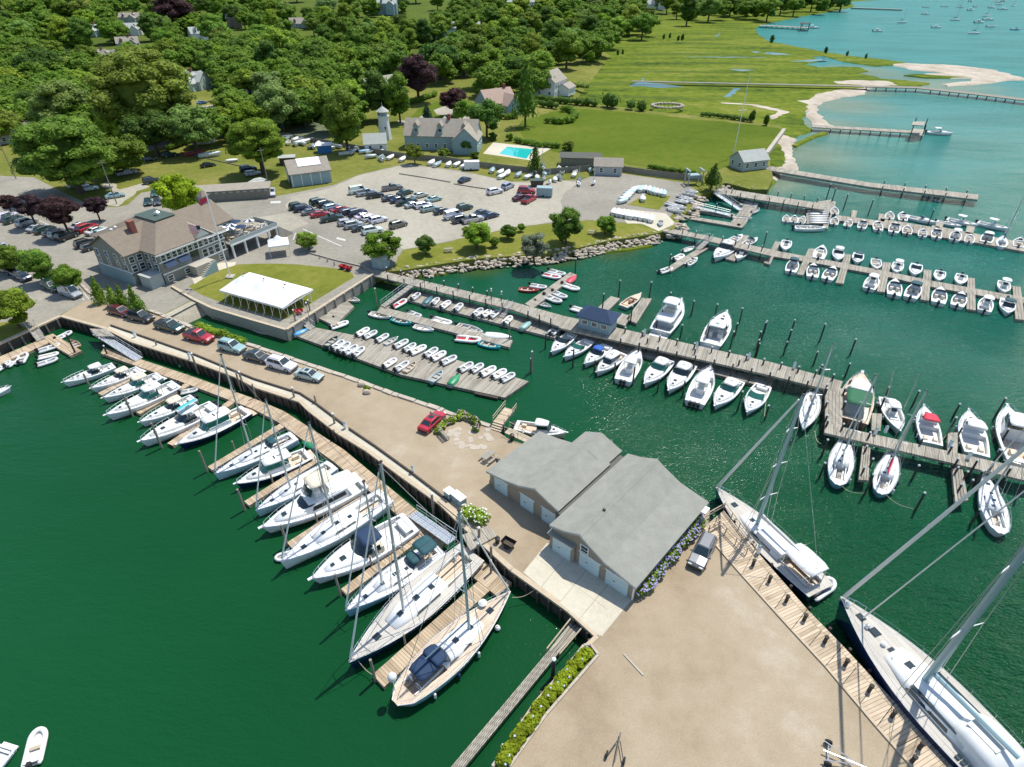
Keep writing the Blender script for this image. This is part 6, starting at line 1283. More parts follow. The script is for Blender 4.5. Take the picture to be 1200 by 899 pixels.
# sun deck
DZ = 3.1
for i in range(6):
    x0 = 15.02 + i * 2.1; MB().box((x0 + 1.03, 2.2, DZ - .15), (2.06, 7.4, .3)).build('deck_section', W_GREY, ch)
for x in (15.4, 18.6, 21.8, 25, 27.4): MB().box((x, -1.2, (DZ - .3) / 2), (.35, .35, DZ - .3)).build('deck_post', M_TRIM, ch)
MB().box((21.3, -1.45, DZ + .45), (12.8, .08, .9)).build('parapet', M_WALLG, ch); MB().box((21.3, -1.5, DZ - .15), (12.9, .1, .35)).build('deck_fascia', M_TRIM, ch); MB().box((27.6, 2.2, DZ + .45), (.08, 7.4, .9)).build('parapet', M_WALLG, ch)
for k in range(5): add_window(ch, 15.8 + 1.15 * k, 5, 4.3, 3, .8, 1.5)
MB().loft([[(27.7, -1.5, 0), (27.7, 1.5, 0), (27.7, 1.5, DZ), (27.7, -1.5, DZ)], [(31.5, -1.5, 0), (31.5, 1.5, 0), (31.5, 1.5, .3), (31.5, -1.5, .3)]], True).build('stone_stair', M_STONE, ch)
CM = Matrix.Rotation(CR, 3, 'Z')
for i, (x, y, c) in enumerate([(17.3, 3.6, 0), (19.3, 2.8, 0), (17.8, 1.5, 0), (21.3, 3.9, 1), (23.2, 1.8, 0), (19.8, .4, 1)]):
    t = thing('patio_umbrella', ['white and navy parasol on the club sun deck, nearest the wall', 'white and navy parasol on the sun deck, second along', 'white and navy parasol at the front of the sun deck', 'plain navy parasol at the back of the sun deck', 'white and navy parasol at the far end of the sun deck', 'plain navy parasol at the deck parapet'][i], 'parasol', CO + CM @ Vector((x, y, DZ)), CR, 'parasols on the club sun deck')
    MB().tube((0, 0, 0), (0, 0, 2.4), .04, .04, 6).build('pole', M_ALU, t)
    for k in range(8):
        a0, a1 = k * math.pi / 4, (k + 1) * math.pi / 4
        MB().add([(0, 0, 2.55), (1.25 * math.cos(a0), 1.25 * math.sin(a0), 2.1), (1.25 * math.cos(a1), 1.25 * math.sin(a1), 2.1), (0, 0, 2.48)], [(0, 1, 2), (3, 2, 1)]).build('canopy_panel', M_TENT if (k % 2 == 0 and not c) else M_BLUEC, t)
for i in range(11):
    x = 17 + (i % 6) * 1.75; y = .3 + 2.2 * (i // 6) + .5 * (i % 2)
    t = thing('patio_table', 'round wooden table with chairs on the club sun deck', 'table', CO + CM @ Vector((x, y, DZ)), CR + i, 'tables on the club sun deck')
    MB().lathe([(.5, .7), (.5, .76)], (0, 0, 0), 10).build('table_top', M_TIMBERT, t); MB().tube((0, 0, 0), (0, 0, .7), .06, .06, 6).build('pedestal', M_ALU, t)
    for k in range(4): a = k * 1.571; MB().box((.8 * math.cos(a), .8 * math.sin(a), .22), (.42, .42, .44), a).box((1.0 * math.cos(a), 1.0 * math.sin(a), .65), (.06, .42, .5), a).build('chair_seat', M_GEL if i % 3 else M_TIMBERT, t)

# ---- sheds and houses
house('grey gabled garage with two white doors and white skylight sheet', 363, 212, R(26), 11, 8.5, 3.6, 2.6, M_WALLG, M_ROOFM, name='garage', windows=False)
gr = bpy.data.objects['garage']
for k in (-1.9, 1.9): MB().box((-5.53, k, 1.6), (.1, 2.9, 3.1)).build('garage_door', M_WALLW if k > 0 else M_BLACK, gr)
for i in range(4): MB().box((-3.9 + 2.6 * i, -4.28, 1.6), (2.3, .1, 2.9)).build('bay_door', M_WALLB, gr); MB().box((-5.2 + 2.6 * i, -4.32, 1.8), (.2, .1, 3.5)).build('trim_post', M_TRIM, gr)
MB().loft([[(-2.8, -.1, 6.42), (3.5, -.1, 6.42), (3.5, -.1, 6.47), (-2.8, -.1, 6.47)], [(-2.8, -2.6, 4.9), (3.5, -2.6, 4.9), (3.5, -2.6, 4.95), (-2.8, -2.6, 4.95)]], True).build('roof_panel', M_TENT, gr)
t = thing('storage_shed', 'long low grey lean-to shed along the field behind the clubhouse', 'shed', P(270, 233, ZL), heading(270, 233, 76, -5))
MB().box((0, 0, 1.3), (21, 3.4, 2.6)).build('wall', M_FENCE, t); MB().loft([[(-10.8, -2, 2.6), (10.8, -2, 2.6), (10.8, -2, 2.75), (-10.8, -2, 2.75)], [(-10.8, 2, 3.3), (10.8, 2, 3.3), (10.8, 2, 3.45), (-10.8, 2, 3.45)]], True).build('roof', M_ROOFM, t)
for k in range(12): MB().box((-9.6 + 1.75 * k, -1.72, 2.2), (.9, .06, .4)).build('vent_panel', M_WALLG, t)
house('big cedar roofed seaside house with gables and dormers by the pool', 520, 172, R(-6), 24, 10, 4.6, 4.2, M_WALLB, M_ROOFM, .1, 3, (9, -4, 11, 8, 4.4, 3.6, R(90)))
house('shingled house with brick chimney above the pool house', 581, 132, R(35), 14, 10, 4.5, 4.5, M_WALLB, mat('pinkish_cedar_roof', (.40, .29, .23), .9, .15, .8, bmp=.02), .3, 0, (3, -5, 9, 7, 4, 3.5, R(90)))
house('pale blue house with grey-green roof and white porch in the garden', 447, 112, R(48), 18, 8, 5, 3, mat('light_blue_wall', (.42, .58, .60), .7, .06, 1), mat('pale_olive_roof', (.30, .31, .22), .9, .12, .8), -.3, 0, (-3, -6, 8, 6, 3.2, 2.2, R(90)))
house('white and grey house on the marsh edge with rooftop cupola', 645, 110, R(65), 15, 10, 6, 4, M_WALLW, M_ROOFM, None, 0, (2, -7, 9, 6, 3.2, 1.6, 0))
house('green house half hidden behind the beech', 548, 84, R(20), 16, 10, 6, 4, M_WALLGR, M_ROOFM, .2)
house('dark low poolside shed with flat grey roof', 680, 193, R(-6), 12, 4.5, 2.6, .9, M_FENCE, M_ROOFD, name='shed', windows=False)
house('small shed with white door on the lot edge', 712, 203, R(-7), 8, 5, 2.7, 1.6, M_WALLG, M_ROOFM, name='shed')
house('pale bathhouse with gabled roof at the beach head', 876, 196, R(20), 9, 6.5, 2.8, 2.2, M_WALLG, M_ROOFL, name='bathhouse')
house('grey shingled hall with long ridge roof at the left edge', 16, 165, R(28), 20, 9, 3, 3, M_WALLG, M_ROOFM, .4)
house('small blue storage cabin by the trailers', 381, 178, R(14), 4.5, 3.4, 2.4, .4, M_BLUEP, M_TENT, name='cabin', windows=False)
house('small octagon-like summer house beside the white tower', 441, 176, R(10), 7, 6, 2.8, 2.4, M_WALLW, M_ROOFL, name='summer_house')
house('grey box shed by the lawn car park', 338, 192, R(12), 4.5, 3.2, 2.2, .3, M_TIMBERD, M_ROOFL, name='shed', windows=False)
house('dark grey end shed beside the white pickup', 303, 225, R(80), 4, 3, 2.8, .3, M_TIMBER, M_ROOFL, name='shed', windows=False)
for (lab, x, y, r, L, W, h, ri, wm, rm, c) in (('white house with twin chimneys deep in the wood, leftmost', 83, 60, 15, 20, 11, 6, 4, M_WALLB, M_ROOFL, .2), ('pale blue house roof among trees, left of the grey gable', 112, 42, -10, 26, 10, 6, 4, mat('light_blue_wall', (0, 0, 0)), M_ROOFL, .1), ('grey house with white gable in the wood', 155, 41, 20, 22, 11, 6, 4.5, M_WALLW, M_ROOFL, None), ('tan roofed house with wide gable in the wood', 152, 57, 25, 20, 11, 5, 4.5, M_WALLG, M_ROOFM, .1),
                                               ('tan gabled house with pale blue chimney among the trees', 128, 73, -15, 20, 10, 5, 4, M_WALLW, M_ROOFM, -.2), ('pale tan hip roof house in the wood above the big tree', 178, 82, 30, 16, 12, 4, 4.5, M_WALLG, mat('pale_tan_roof', (.34, .30, .22), .9, .12, .8), None), ('green-grey gabled house near the beech wood', 236, 48, 40, 20, 11, 7, 5, M_WALLW, M_ROOFL, None), ('dark shingled house with white front high in the wood', 276, 32, 20, 16, 12, 9, 4, M_SHINGLE, M_ROOFM, .0),
                                               ('pale green gambrel house with white dormers by the street', 226, 104, -12, 24, 12, 5.5, 5, mat('pale_green_wall', (.45, .55, .47), .7, .06, 1), M_ROOFL, .1), ('pale grey roof at the edge of the street trees', 292, 108, -8, 14, 10, 4.5, 4, M_WALLW, M_ROOFL, None), ('distant house with dark roof near the top of the wood', 155, 27, 5, 24, 12, 6, 4, M_WALLG, M_ROOFM, .2), ('blue house with grey hip roof deep in the wood', 506, 48, 25, 26, 14, 7, 6, M_WALLB, M_ROOFL, .1),
                                               ('bluish house with several gables at the top of the wood', 542, 40, 0, 40, 13, 6, 5, mat('light_blue_wall', (0, 0, 0)), M_ROOFL, -.3), ('tall blue-grey house front at the top of the wood', 455, 17, 0, 26, 14, 12, 5, M_WALLB, M_ROOFL, None), ('tan roof peeping out of the upper wood', 353, 32, 15, 24, 12, 4, 5, M_WALLG, M_ROOFM, None), ('white house on the far shore of the bay', 768, 11, 5, 34, 16, 8, 7, M_WALLW, M_ROOFL, .1), ('second white house on the far shore, smaller', 752, 8, -5, 22, 14, 6, 5, M_WALLW, M_ROOFL, None), ('pale roof at the top edge above the marsh', 610, 6, 0, 40, 16, 4, 5, M_WALLW, M_ROOFL, None), ('grey cottage roof beside the tennis court trees', 327, 93, 10, 12, 8, 4, 3, M_WALLG, M_ROOFL, None), ('teal cottage at the street edge', 302, 108, 30, 12, 8, 4, 3, M_WALLB, M_ROOFL, None), ('grey-green pool house roof beyond the hedge', 605, 130, -5, 8, 5, 2.6, 1.6, M_WALLG, mat('pale_olive_roof', (0, 0, 0)), None)):
    L, W, h, ri = L * .66, W * .72, h * .72, ri * .72
    house(lab, x, y, R(r), L, W, h, ri, wm, rm, c, 2 if L > 12 else 0, (L * .2, -W * .45, W * .9, W * .7, h * .9, ri * .8, R(90)) if L > 10 else None)
# ---- white tower
p = on_land(452, 163); t = thing('garden_tower', 'white shingled lookout tower like a small lighthouse in the garden', 'tower', p)
MB().lathe([(2.3, 0), (1.75, 7.5)], (0, 0, 0), 8).build('wall', M_WALLW, t); MB().lathe([(2.1, 7.5), (2.1, 7.7)], (0, 0, 0), 8).build('gallery', M_TRIM, t); MB().lathe([(1.4, 7.7), (1.4, 9.0)], (0, 0, 0), 8).build('lantern', M_WALLB, t); MB().lathe([(2.2, 9.0), (2.3, 9.15), (.1, 10.8)], (0, 0, 0), 10).build('roof', M_ROOFL, t); MB().tube((0, 0, 10.7), (0, 0, 12), .08, .03, 5).build('finial', M_TRIM, t)
for a in (3.9, 5.1): add_window(t, 1.9 * math.cos(a), 1.9 * math.sin(a), 4, 3, .6, .9)

# ---- marquees
t = thing('marquee', 'long white pole marquee on the club lawn', 'tent', P(312, 352, ZL), heading(295, 352, 72, 24)); o = t.location.copy(); Mi = Matrix.Rotation(-t.rotation_euler[2], 3, 'Z')
cs = [Mi @ (P(x, y, ZL + 2.3) - o) for x, y in ((257, 340), (331, 361), (367, 339), (292, 319))]
A, B, C, D = cs; n, m = 24, 14; grid = []
pk = [.18, .5, .82]
for j in range(m + 1):
    for i in range(n + 1):
        s, r_ = i / n, j / m; p = A.lerp(B, s).lerp(D.lerp(C, s), r_); hh = 0
        for k in pk: hh = max(hh, 2.6 * math.exp(-(((s - k) / .14) ** 2 + ((r_ - .5) / .26) ** 2)) )
        hh += 1.2 * (1 - abs(2 * r_ - 1)) * min(1, 4 * s, 4 * (1 - s)); grid.append((p.x, p.y, 2.3 + hh * .5))
mb = MB(); mb.add(grid, [(j * (n + 1) + i, j * (n + 1) + i + 1, (j + 1) * (n + 1) + i + 1, (j + 1) * (n + 1) + i) for j in range(m) for i in range(n)]); mb.build('canopy', M_TENT, t, smooth=True)
va = MB()
for a, b in ((A, B), (B, C), (C, D), (D, A)): va.quad(Vector((a.x, a.y, 2.3)), Vector((b.x, b.y, 2.3)), Vector((b.x, b.y, 1.95)), Vector((a.x, a.y, 1.95)))
va.build('valance', M_TENT, t)
for a, b, k in ((A, B, 8), (B, C, 4), (D, C, 8), (A, D, 4)):
    for i in range(k): q = a.lerp(b, (i + .5) / k); MB().tube((q.x, q.y, 0), (q.x, q.y, 2.3), .05, .05, 5).build('side_pole', M_TRIM, t)
for a, b, k, s in ((A, B, 9, 1), (B, C, 5, 1)):
    d = (b - a); nn = Vector((d.y, -d.x, 0)).normalized()
    for i in range(k): q = a.lerp(b, i / (k - 1)); MB().tube((q.x, q.y, 2.3), (q.x + nn.x * 1.5, q.y + nn.y * 1.5, 0), .03, .03, 4).build('guy_rope', M_ROPE, t)
for k in pk: q = A.lerp(B, k).lerp(D.lerp(C, k), .5); MB().tube((q.x, q.y, 0), (q.x, q.y, 4.6), .07, .06, 6).build('centre_pole', M_TRIM, t); MB().box((q.x + .25, q.y, 4.5), (.5, .03, .25)).build('pennant', M_FLAGR, t)
t = thing('canopy_tent', 'small white peaked canopy tent beside the club drive', 'tent', P(329, 297, ZL), R(20))
MB().loft([[(-2.1, -2.1, 2.3), (2.1, -2.1, 2.3), (2.1, 2.1, 2.3), (-2.1, 2.1, 2.3)], [(-2.1, -2.1, 2.55), (2.1, -2.1, 2.55), (2.1, 2.1, 2.55), (-2.1, 2.1, 2.55)], [(-.9, -.9, 3.2), (.9, -.9, 3.2), (.9, .9, 3.2), (-.9, .9, 3.2)], [(-.05, -.05, 4.1), (.05, -.05, 4.1), (.05, .05, 4.1), (-.05, .05, 4.1)]], True).build('canopy', M_TENT, t)
for a, b in ((-2, -2), (2, -2), (2, 2), (-2, 2)): MB().tube((a, b, 0), (a, b, 2.4), .05, .05, 5).build('leg', M_TRIM, t)
# ================================================================== CARS   (x forward)
def wheel(parent, x, y, r=.33, wd=.22):
    w_ = MB(); s = 1 if y > 0 else -1; n = 12
    w_.tube((x, y - wd / 2, r), (x, y + wd / 2, r), r, r, n); o = w_.build('wheel', M_TYRE, parent)
    MB().tube((x, y + s * wd / 2, r), (x, y + s * (wd / 2 + .02), r), r * .62, r * .55, 10).build('rim', M_HUB, o)
def car(kind):
    t = link({'sedan': 'parked_car', 'suv': 'parked_car', 'pickup': 'pickup_truck', 'van': 'van', 'wagon': 'parked_car'}[kind], None); t['category'] = {'pickup': 'pickup', 'van': 'van'}.get(kind, 'car'); t['label'] = 'x'
    prm = dict(sedan=(4.75, .90, [(-2.37, .74, .74), (-2.25, .86, .92), (-1.5, .9, .97), (.7, .9, .95), (1.3, .88, .9), (2.1, .84, .78), (2.37, .72, .6)], (-1.75, -1.0, .35, 1.15), 1.45),
               wagon=(4.75, .90, [(-2.37, .76, .8), (-2.28, .87, .98), (-1.5, .9, 1.0), (.7, .9, .98), (1.3, .88, .92), (2.1, .84, .8), (2.37, .72, .62)], (-2.25, -1.95, .3, 1.15), 1.52),
               suv=(4.8, .95, [(-2.4, .82, .95), (-2.32, .92, 1.08), (-1.5, .95, 1.12), (.8, .95, 1.1), (1.3, .93, 1.06), (2.15, .9, .97), (2.4, .78, .75)], (-2.3, -2.0, .25, 1.05), 1.78),
               pickup=(5.6, .98, [(-2.8, .92, 1.05), (-2.7, .97, 1.12), (-1.0, .98, 1.12), (.9, .98, 1.12), (1.5, .95, 1.1), (2.5, .92, 1.02), (2.8, .8, .8)], (-.75, -.5, .55, 1.25), 1.82),
               van=(5.2, .98, [(-2.6, .92, 1.1), (-2.55, .97, 1.2), (-1.0, .98, 1.2), (1.3, .98, 1.18), (1.9, .94, 1.05), (2.4, .9, .92), (2.6, .78, .7)], (-2.55, -2.45, .95, 1.75), 2.15))[kind]
    L, W, secs, (xr0, xr1, xf1, xf0), H = prm
    rg = lambda x, w_, z: [(x, -w_ * .96, .24), (x, -w_, .45), (x, -w_, z - .16), (x, -w_ * .9, z - .02), (x, 0, z + .02), (x, w_ * .9, z - .02), (x, w_, z - .16), (x, w_, .45), (x, w_ * .96, .24)]
    b = MB().loft([rg(*s) for s in secs], True, True)
    zb = max(s[2] for s in secs) - .04; wb, wt = W * .90, W * .72
    lo = [(xr0, -wb, zb), (xf0, -wb, zb), (xf0, wb, zb), (xr0, wb, zb)]; hi = [(xr1, -wt, H - .06), (xf1, -wt, H - .06), (xf1, wt, H - .06), (xr1, wt, H - .06)]
    tp = [(xr1 + .15, -wt * .85, H), (xf1 - .1, -wt * .85, H), (xf1 - .1, wt * .85, H), (xr1 + .15, wt * .85, H)]
    b.loft([lo, hi, tp], True, True); b.build('body', M_PAINT, t, smooth=False)
    def glass(a, b_, c, d, name, u0=.06, u1=.94, v0=.1, v1=.92):
        a, b_, c, d = map(Vector, (a, b_, c, d)); f = lambda u, v: a.lerp(b_, u).lerp(d.lerp(c, u), v); nrm = (b_ - a).cross(d - a).normalized(); ctr = Vector(((xr0 + xf0) / 2, 0, zb + .2))
        if nrm.dot((a + c) / 2 - ctr) < 0: nrm = -nrm
        q = [f(u0, v0), f(u1, v0), f(u1, v1), f(u0, v1)]; o = [p + nrm * .02 for p in q]; i = [p - nrm * .02 for p in q]
        MB().loft([i, o], True).build(name, M_GLASS, t)
    glass(lo[1], lo[2], hi[2], hi[1], 'windscreen', .05, .95, .06, .97); glass(lo[0], lo[3], hi[3], hi[0], 'rear_window', .08, .92, .15, .93)
    for a, b_ in (((0, 1)), ((3, 2))):
        if kind == 'van': glass(lo[a], lo[b_], hi[b_], hi[a], 'side_window', .70, .95, .2, .88)
        else:
            glass(lo[a], lo[b_], hi[b_], hi[a], 'side_window', .07, .47, .12, .9); glass(lo[a], lo[b_], hi[b_], hi[a], 'side_window', .5, .94, .12, .9)
    rr = .33 if kind in ('sedan', 'wagon') else .38
    for x in (-L * .29, L * .31):
        for y in (-W + .1, W - .1): wheel(t, x, y, rr)
    z = secs[-1][2]
    for k in (1, -1):
        MB().box((L / 2 - .1, k * W * .62, z - .02), (.22, .38, .16)).build('headlight', M_LAMP, t); MB().box((-L / 2 + .05, k * W * .72, secs[0][2] - .12), (.12, .26, .2)).build('tail_light', M_TAIL, t)
        MB().box((xf0 - .15, k * (W + .08), zb + .08), (.14, .2, .14)).build('wing_mirror', M_BLACK, t)
    MB().box((L / 2 - .02, 0, .42), (.16, W * 1.7, .2)).build('front_bumper', M_BLACK, t); MB().box((-L / 2 + .02, 0, .42), (.16, W * 1.7, .2)).build('rear_bumper', M_BLACK, t)
    if kind == 'pickup': MB().box((-1.75, 0, 1.1), (1.85, W * 1.62, .12)).build('load_bed', M_BLACK, t)
    if kind in ('suv', 'wagon'):
        for k in (1, -1): MB().tube((xr1 + .2, k * wt * .8, H + .04), (xf1 - .2, k * wt * .8, H + .04), .025, .025, 4).build('roof_rail', M_BLACK, t)
    if kind == 'sedan': MB().box((-.2, 0, H + .004), (.7, wt * 1.1, .02)).build('sunroof', M_GLASS, t)
    return t
CARS = {}
CC = {'white': (.72, .73, .72), 'silver': (.42, .44, .44), 'grey': (.16, .17, .17), 'dark grey': (.05, .055, .06), 'black': (.014, .015, .017), 'dark green': (.012, .05, .038), 'dark blue': (.012, .022, .06), 'blue': (.03, .12, .35), 'red': (.42, .015, .03), 'maroon': (.10, .012, .02), 'brown': (.14, .12, .085), 'pale blue': (.30, .42, .46), 'green': (.03, .12, .09)}
def put_car(kind, color, x, y, dx, dy, label, group=None):
    if kind not in CARS: CARS[kind] = car(kind)
    p = P(x, y, ZL + .035); c = CC[color]; r = random.Random(int(x * 7 + y)); k = r.uniform(.93, 1.03)
    return dup(CARS[kind], p, heading(x, y, dx, dy) + r.uniform(-.05, .05), label, group, (k, k, r.uniform(.96, 1.04)), tuple(v * r.uniform(.9, 1.1) for v in c))
f6 = lambda x, y: (300 + x / 4, 200 + y / 4); f5 = lambda x, y: (x / 4, 200 + y / 4); f1 = lambda x, y: (x / 4, y / 4)
ROWS = [('front row of the gravel lot west block', f6, (20, -4), [('suv', 'dark green', 200, 178), ('wagon', 'dark blue', 222, 188), ('sedan', 'grey', 258, 202), ('sedan', 'red', 300, 214), ('pickup', 'dark green', 357, 234), ('wagon', 'silver', 432, 252), ('suv', 'silver', 460, 266), ('sedan', 'dark grey', 497, 278), ('suv', 'white', 546, 292)]),
        ('back row of the gravel lot west block', f6, (20, -5), [('suv', 'dark green', 296, 158), ('suv', 'black', 325, 168), ('wagon', 'pale blue', 360, 180), ('sedan', 'red', 393, 192), ('wagon', 'dark blue', 438, 203), ('suv', 'dark blue', 476, 208), ('sedan', 'white', 507, 224), ('wagon', 'white', 535, 234), ('suv', 'white', 574, 242)]),
        ('near row of the gravel lot east block', f6, (18, -4), [('sedan', 'dark grey', 632, 138), ('sedan', 'dark blue', 668, 146), ('pickup', 'dark green', 706, 156), ('sedan', 'silver', 737, 170), ('wagon', 'white', 784, 172), ('wagon', 'pale blue', 814, 188), ('sedan', 'black', 872, 200), ('van', 'white', 928, 222), ('suv', 'dark grey', 962, 240), ('pickup', 'silver', 1016, 240)]),
        ('far row of the gravel lot east block', f6, (18, -5), [('sedan', 'dark green', 699, 112), ('sedan', 'silver', 768, 125), ('sedan', 'pale blue', 833, 143), ('suv', 'dark green', 978, 184), ('sedan', 'dark grey', 1057, 208), ('sedan', 'dark blue', 1098, 220)]),
        ('short row at the top of the gravel lot', f6, (18, -3), [('van', 'white', 482, 105), ('pickup', 'silver', 520, 114), ('suv', 'black', 559, 126), ('pickup', 'grey', 640, 90)]),
        ('main row of the west car park', f5, (22, -8), [('suv', 'white', 42, 226), ('suv', 'dark green', 66, 240), ('suv', 'silver', 130, 254), ('sedan', 'silver', 180, 278), ('wagon', 'dark green', 214, 286), ('sedan', 'grey', 256, 297), ('suv', 'silver', 284, 310), ('suv', 'black', 318, 320), ('sedan', 'silver', 378, 270), ('suv', 'red', 411, 280), ('sedan', 'white', 455, 292), ('wagon', 'pale blue', 495, 300)]),
        ('second row of the west car park', f5, (22, -7), [('suv', 'black', 408, 352), ('wagon', 'dark grey', 440, 366), ('sedan', 'grey', 468, 340)]),
        ('street side row by the young trees', f5, (22, 9), [('sedan', 'silver', 18, 372), ('sedan', 'dark grey', 70, 404), ('pickup', 'black', 40, 476), ('pickup', 'dark blue', 106, 506), ('sedan', 'blue', 232, 490), ('suv', 'dark green', 250, 556), ('van', 'silver', 337, 586)]),
        ('line parked on the causeway', f5, (24, 6), [('wagon', 'maroon', 570, 672), ('suv', 'black', 668, 700), ('pickup', 'dark green', 800, 742), ('pickup', 'red', 937, 792), ('suv', 'pale blue', 1092, 840), ('sedan', 'dark grey', 1210, 885), ('suv', 'white', 1326, 924), ('sedan', 'silver', 1452, 972)]),
        ('group on the grass field', f1, (18, -3), [('suv', 'silver', 462, 815), ('suv', 'dark blue', 505, 797), ('pickup', 'silver', 597, 818), ('suv', 'white', 365, 875), ('wagon', 'white', 421, 893), ('sedan', 'dark grey', 697, 755), ('suv', 'dark green', 797, 735), ('sedan', 'black', 977, 782), ('suv', 'dark blue', 1165, 800), ('wagon', 'silver', 1187, 822), ('sedan', 'pale blue', 541, 926), ('suv', 'dark grey', 714, 858)])]
for rn, fn, (dx, dy), lst in ROWS:
    for i, (k, c, x, y) in enumerate(lst):
        nm = {'suv': 'SUV', 'wagon': 'estate car', 'sedan': 'saloon car', 'pickup': 'pickup truck', 'van': 'van'}[k]
        put_car(k, c, *fn(x, y), dx, dy, '%s %s, %s in the %s' % (c, nm, ORD[i], rn), 'vehicles in the ' + rn)
for (k, c, x, y, dx, dy, lab) in (('suv', 'brown', 467, 266, 20, -6, 'lone brown SUV in the middle of the gravel lot'), ('sedan', 'dark blue', 544.5, 213, 12, -5, 'dark blue saloon beside the timber barrier'), ('suv', 'white', 580, 227, 14, -3, 'white SUV at the east end of the barrier'), ('suv', 'silver', 595, 221, 12, -6, 'silver SUV behind the white one at the barrier end'),
                                  ('suv', 'red', 617, 226, 20, 1, 'red SUV at the back of the three red vehicles'), ('sedan', 'maroon', 610, 234, 12, -3, 'small red car left of the three red vehicles'), ('pickup', 'red', 620, 236, 14, -8, 'red pickup in front of the three red vehicles'), ('sedan', 'red', 507, 497, 17, -17, 'bright red saloon parked alone on the causeway'), ('suv', 'grey', 822, 651, -16, 28, 'silver-topped dark SUV beside the hydrangea hedge'),
                                  ('sedan', 'dark green', 174, 239, 0, 10, 'dark green car nose-on beside the street tree, left'), ('sedan', 'dark grey', 185, 238.5, 0, 10, 'dark car nose-on beside the street tree, right'), ('sedan', 'green', 182, 229, 1, 9, 'green car behind the two under the street tree'), ('sedan', 'pale blue', 248, 244, 22, 6, 'pale blue saloon behind the clubhouse cupola'), ('pickup', 'white', 319, 228, 2, 14, 'white pickup facing the lot beside the garage'), ('sedan', 'blue', 237, 122, 12, -2, 'bright blue car on the street behind the trees')):
    put_car(k, c, x, y, dx, dy, lab)
for k in CARS: drop(CARS[k])
# ================================================================== TREES AND SHRUBS
def leaf_cloud(mb, centers, per, size, rnd, flat=.5):
    for (c, r) in centers:
        for _ in range(per):
            d = Vector((rnd.gauss(0, 1), rnd.gauss(0, 1), rnd.gauss(0, 1))).normalized()
            if d.z < -.35: d.z *= -.6
            p = Vector(c) + Vector((d.x * r[0], d.y * r[1], d.z * r[2])) * rnd.uniform(.82, 1.12)
            n = (d + Vector((rnd.gauss(0, .45), rnd.gauss(0, .45), rnd.gauss(0, .35) + .55))).normalized(); q = n.to_track_quat('Z', 'Y').to_matrix()
            a = rnd.uniform(0, 6.28); s = size * rnd.uniform(.6, 1.35); u = q @ Vector((math.cos(a), math.sin(a), 0)) * s; v = q @ Vector((-math.sin(a), math.cos(a), 0)) * s * rnd.uniform(.55, .9)
            mb.add([p - u - v * .3, p + u * .1 - v, p + u + v * .2, p - u * .2 + v], [(0, 1, 2, 3)])
def crown_mesh(seed, kind='round', lobes=30, per=110, size=.035):
    """unit crown: about 1 wide and 1 high, base at z = 0; clumps round an uneven volume"""
    rnd = random.Random(seed); mb = MB(); C = []
    if kind == 'cone':
        for i in range(lobes):
            z = (i + .5) / lobes; w_ = .5 * (1 - z) ** .8 + .04; n = max(1, int(7 * w_ * 2))
            for k in range(n):
                a = 6.28 * k / n + i * 1.3; rr = w_ * .62
                C.append(((rr * math.cos(a), rr * math.sin(a), z), (w_ * .45, w_ * .45, .09)))
        mb_in = [((0, 0, .3), (.3, .3, .3)), ((0, 0, .65), (.15, .15, .3))]
    else:
        sq = {'round': (1, 1), 'spread': (1.0, .72), 'tall': (.8, 1.15), 'open': (1, .9)}[kind]; k = 0
        while k < lobes:
            d = Vector((rnd.uniform(-1, 1), rnd.uniform(-1, 1), rnd.uniform(-.75, 1)))
            if not .35 < d.length < 1: continue
            d = d * (.36 / max(d.length, .55)) * rnd.uniform(.8, 1.15); r = rnd.uniform(.10, .19) * (.9 if kind == 'open' else 1) * (.62 if lobes > 80 else 1)
            C.append(((d.x * sq[0], d.y * sq[0], .5 + d.z * sq[1] * 1.05), (r * 1.15, r * 1.15, r * .85))); k += 1
        mb_in = [((0, 0, .5), (.30, .30, .26))] if kind != 'open' else []
    leaf_cloud(mb, C, per if kind != 'cone' else max(8, per // 6), size, rnd)
    for c, r in C: 
        if kind != 'cone': mb.blob(c, tuple(v * .78 for v in r), 2 if lobes > 20 else 1, .14, rnd)
    for c, r in mb_in: mb.blob(c, r, 1, .15, rnd)
    return mb.mesh('crown', M_LEAF, False, False)
def trunk_mesh(seed, h=.35):
    rnd = random.Random(seed); mb = MB(); mb.tube((0, 0, -.08), (0, 0, h), .05, .035, 8)
    for k in range(5): a = k * 1.256 + rnd.uniform(-.3, .3); mb.tube((0, 0, h * .75), (.25 * math.cos(a), .25 * math.sin(a), h + .22), .025, .01, 5)
    return mb.mesh('trunk', M_BARK)
CROWN = {'round': [crown_mesh(s, 'round', 36, 130, .028) for s in (1, 2, 3, 4)], 'spread': [crown_mesh(s, 'spread', 40, 130, .027) for s in (11, 12, 13)], 'tall': [crown_mesh(s, 'tall', 36, 130, .028) for s in (21, 22)], 'big': [crown_mesh(s, 'round', 110, 190, .014) for s in (81, 82)], 'fill': [crown_mesh(s, 'round', 16, 60, .045) for s in (91, 92, 93)], 'open': [crown_mesh(s, 'open', 26, 90) for s in (31, 32)], 'cone': [crown_mesh(s, 'cone', 12, 90, .045) for s in (41, 42)],
         'near': [crown_mesh(s, 'round', 44, 150, .024) for s in (51, 52)], 'nearopen': [crown_mesh(s, 'open', 40, 120, .026) for s in (61, 62)], 'bush': [crown_mesh(s, 'round', 20, 130, .05) for s in (71, 72, 73)]}
TRUNK = [trunk_mesh(s) for s in (1, 2, 3)]
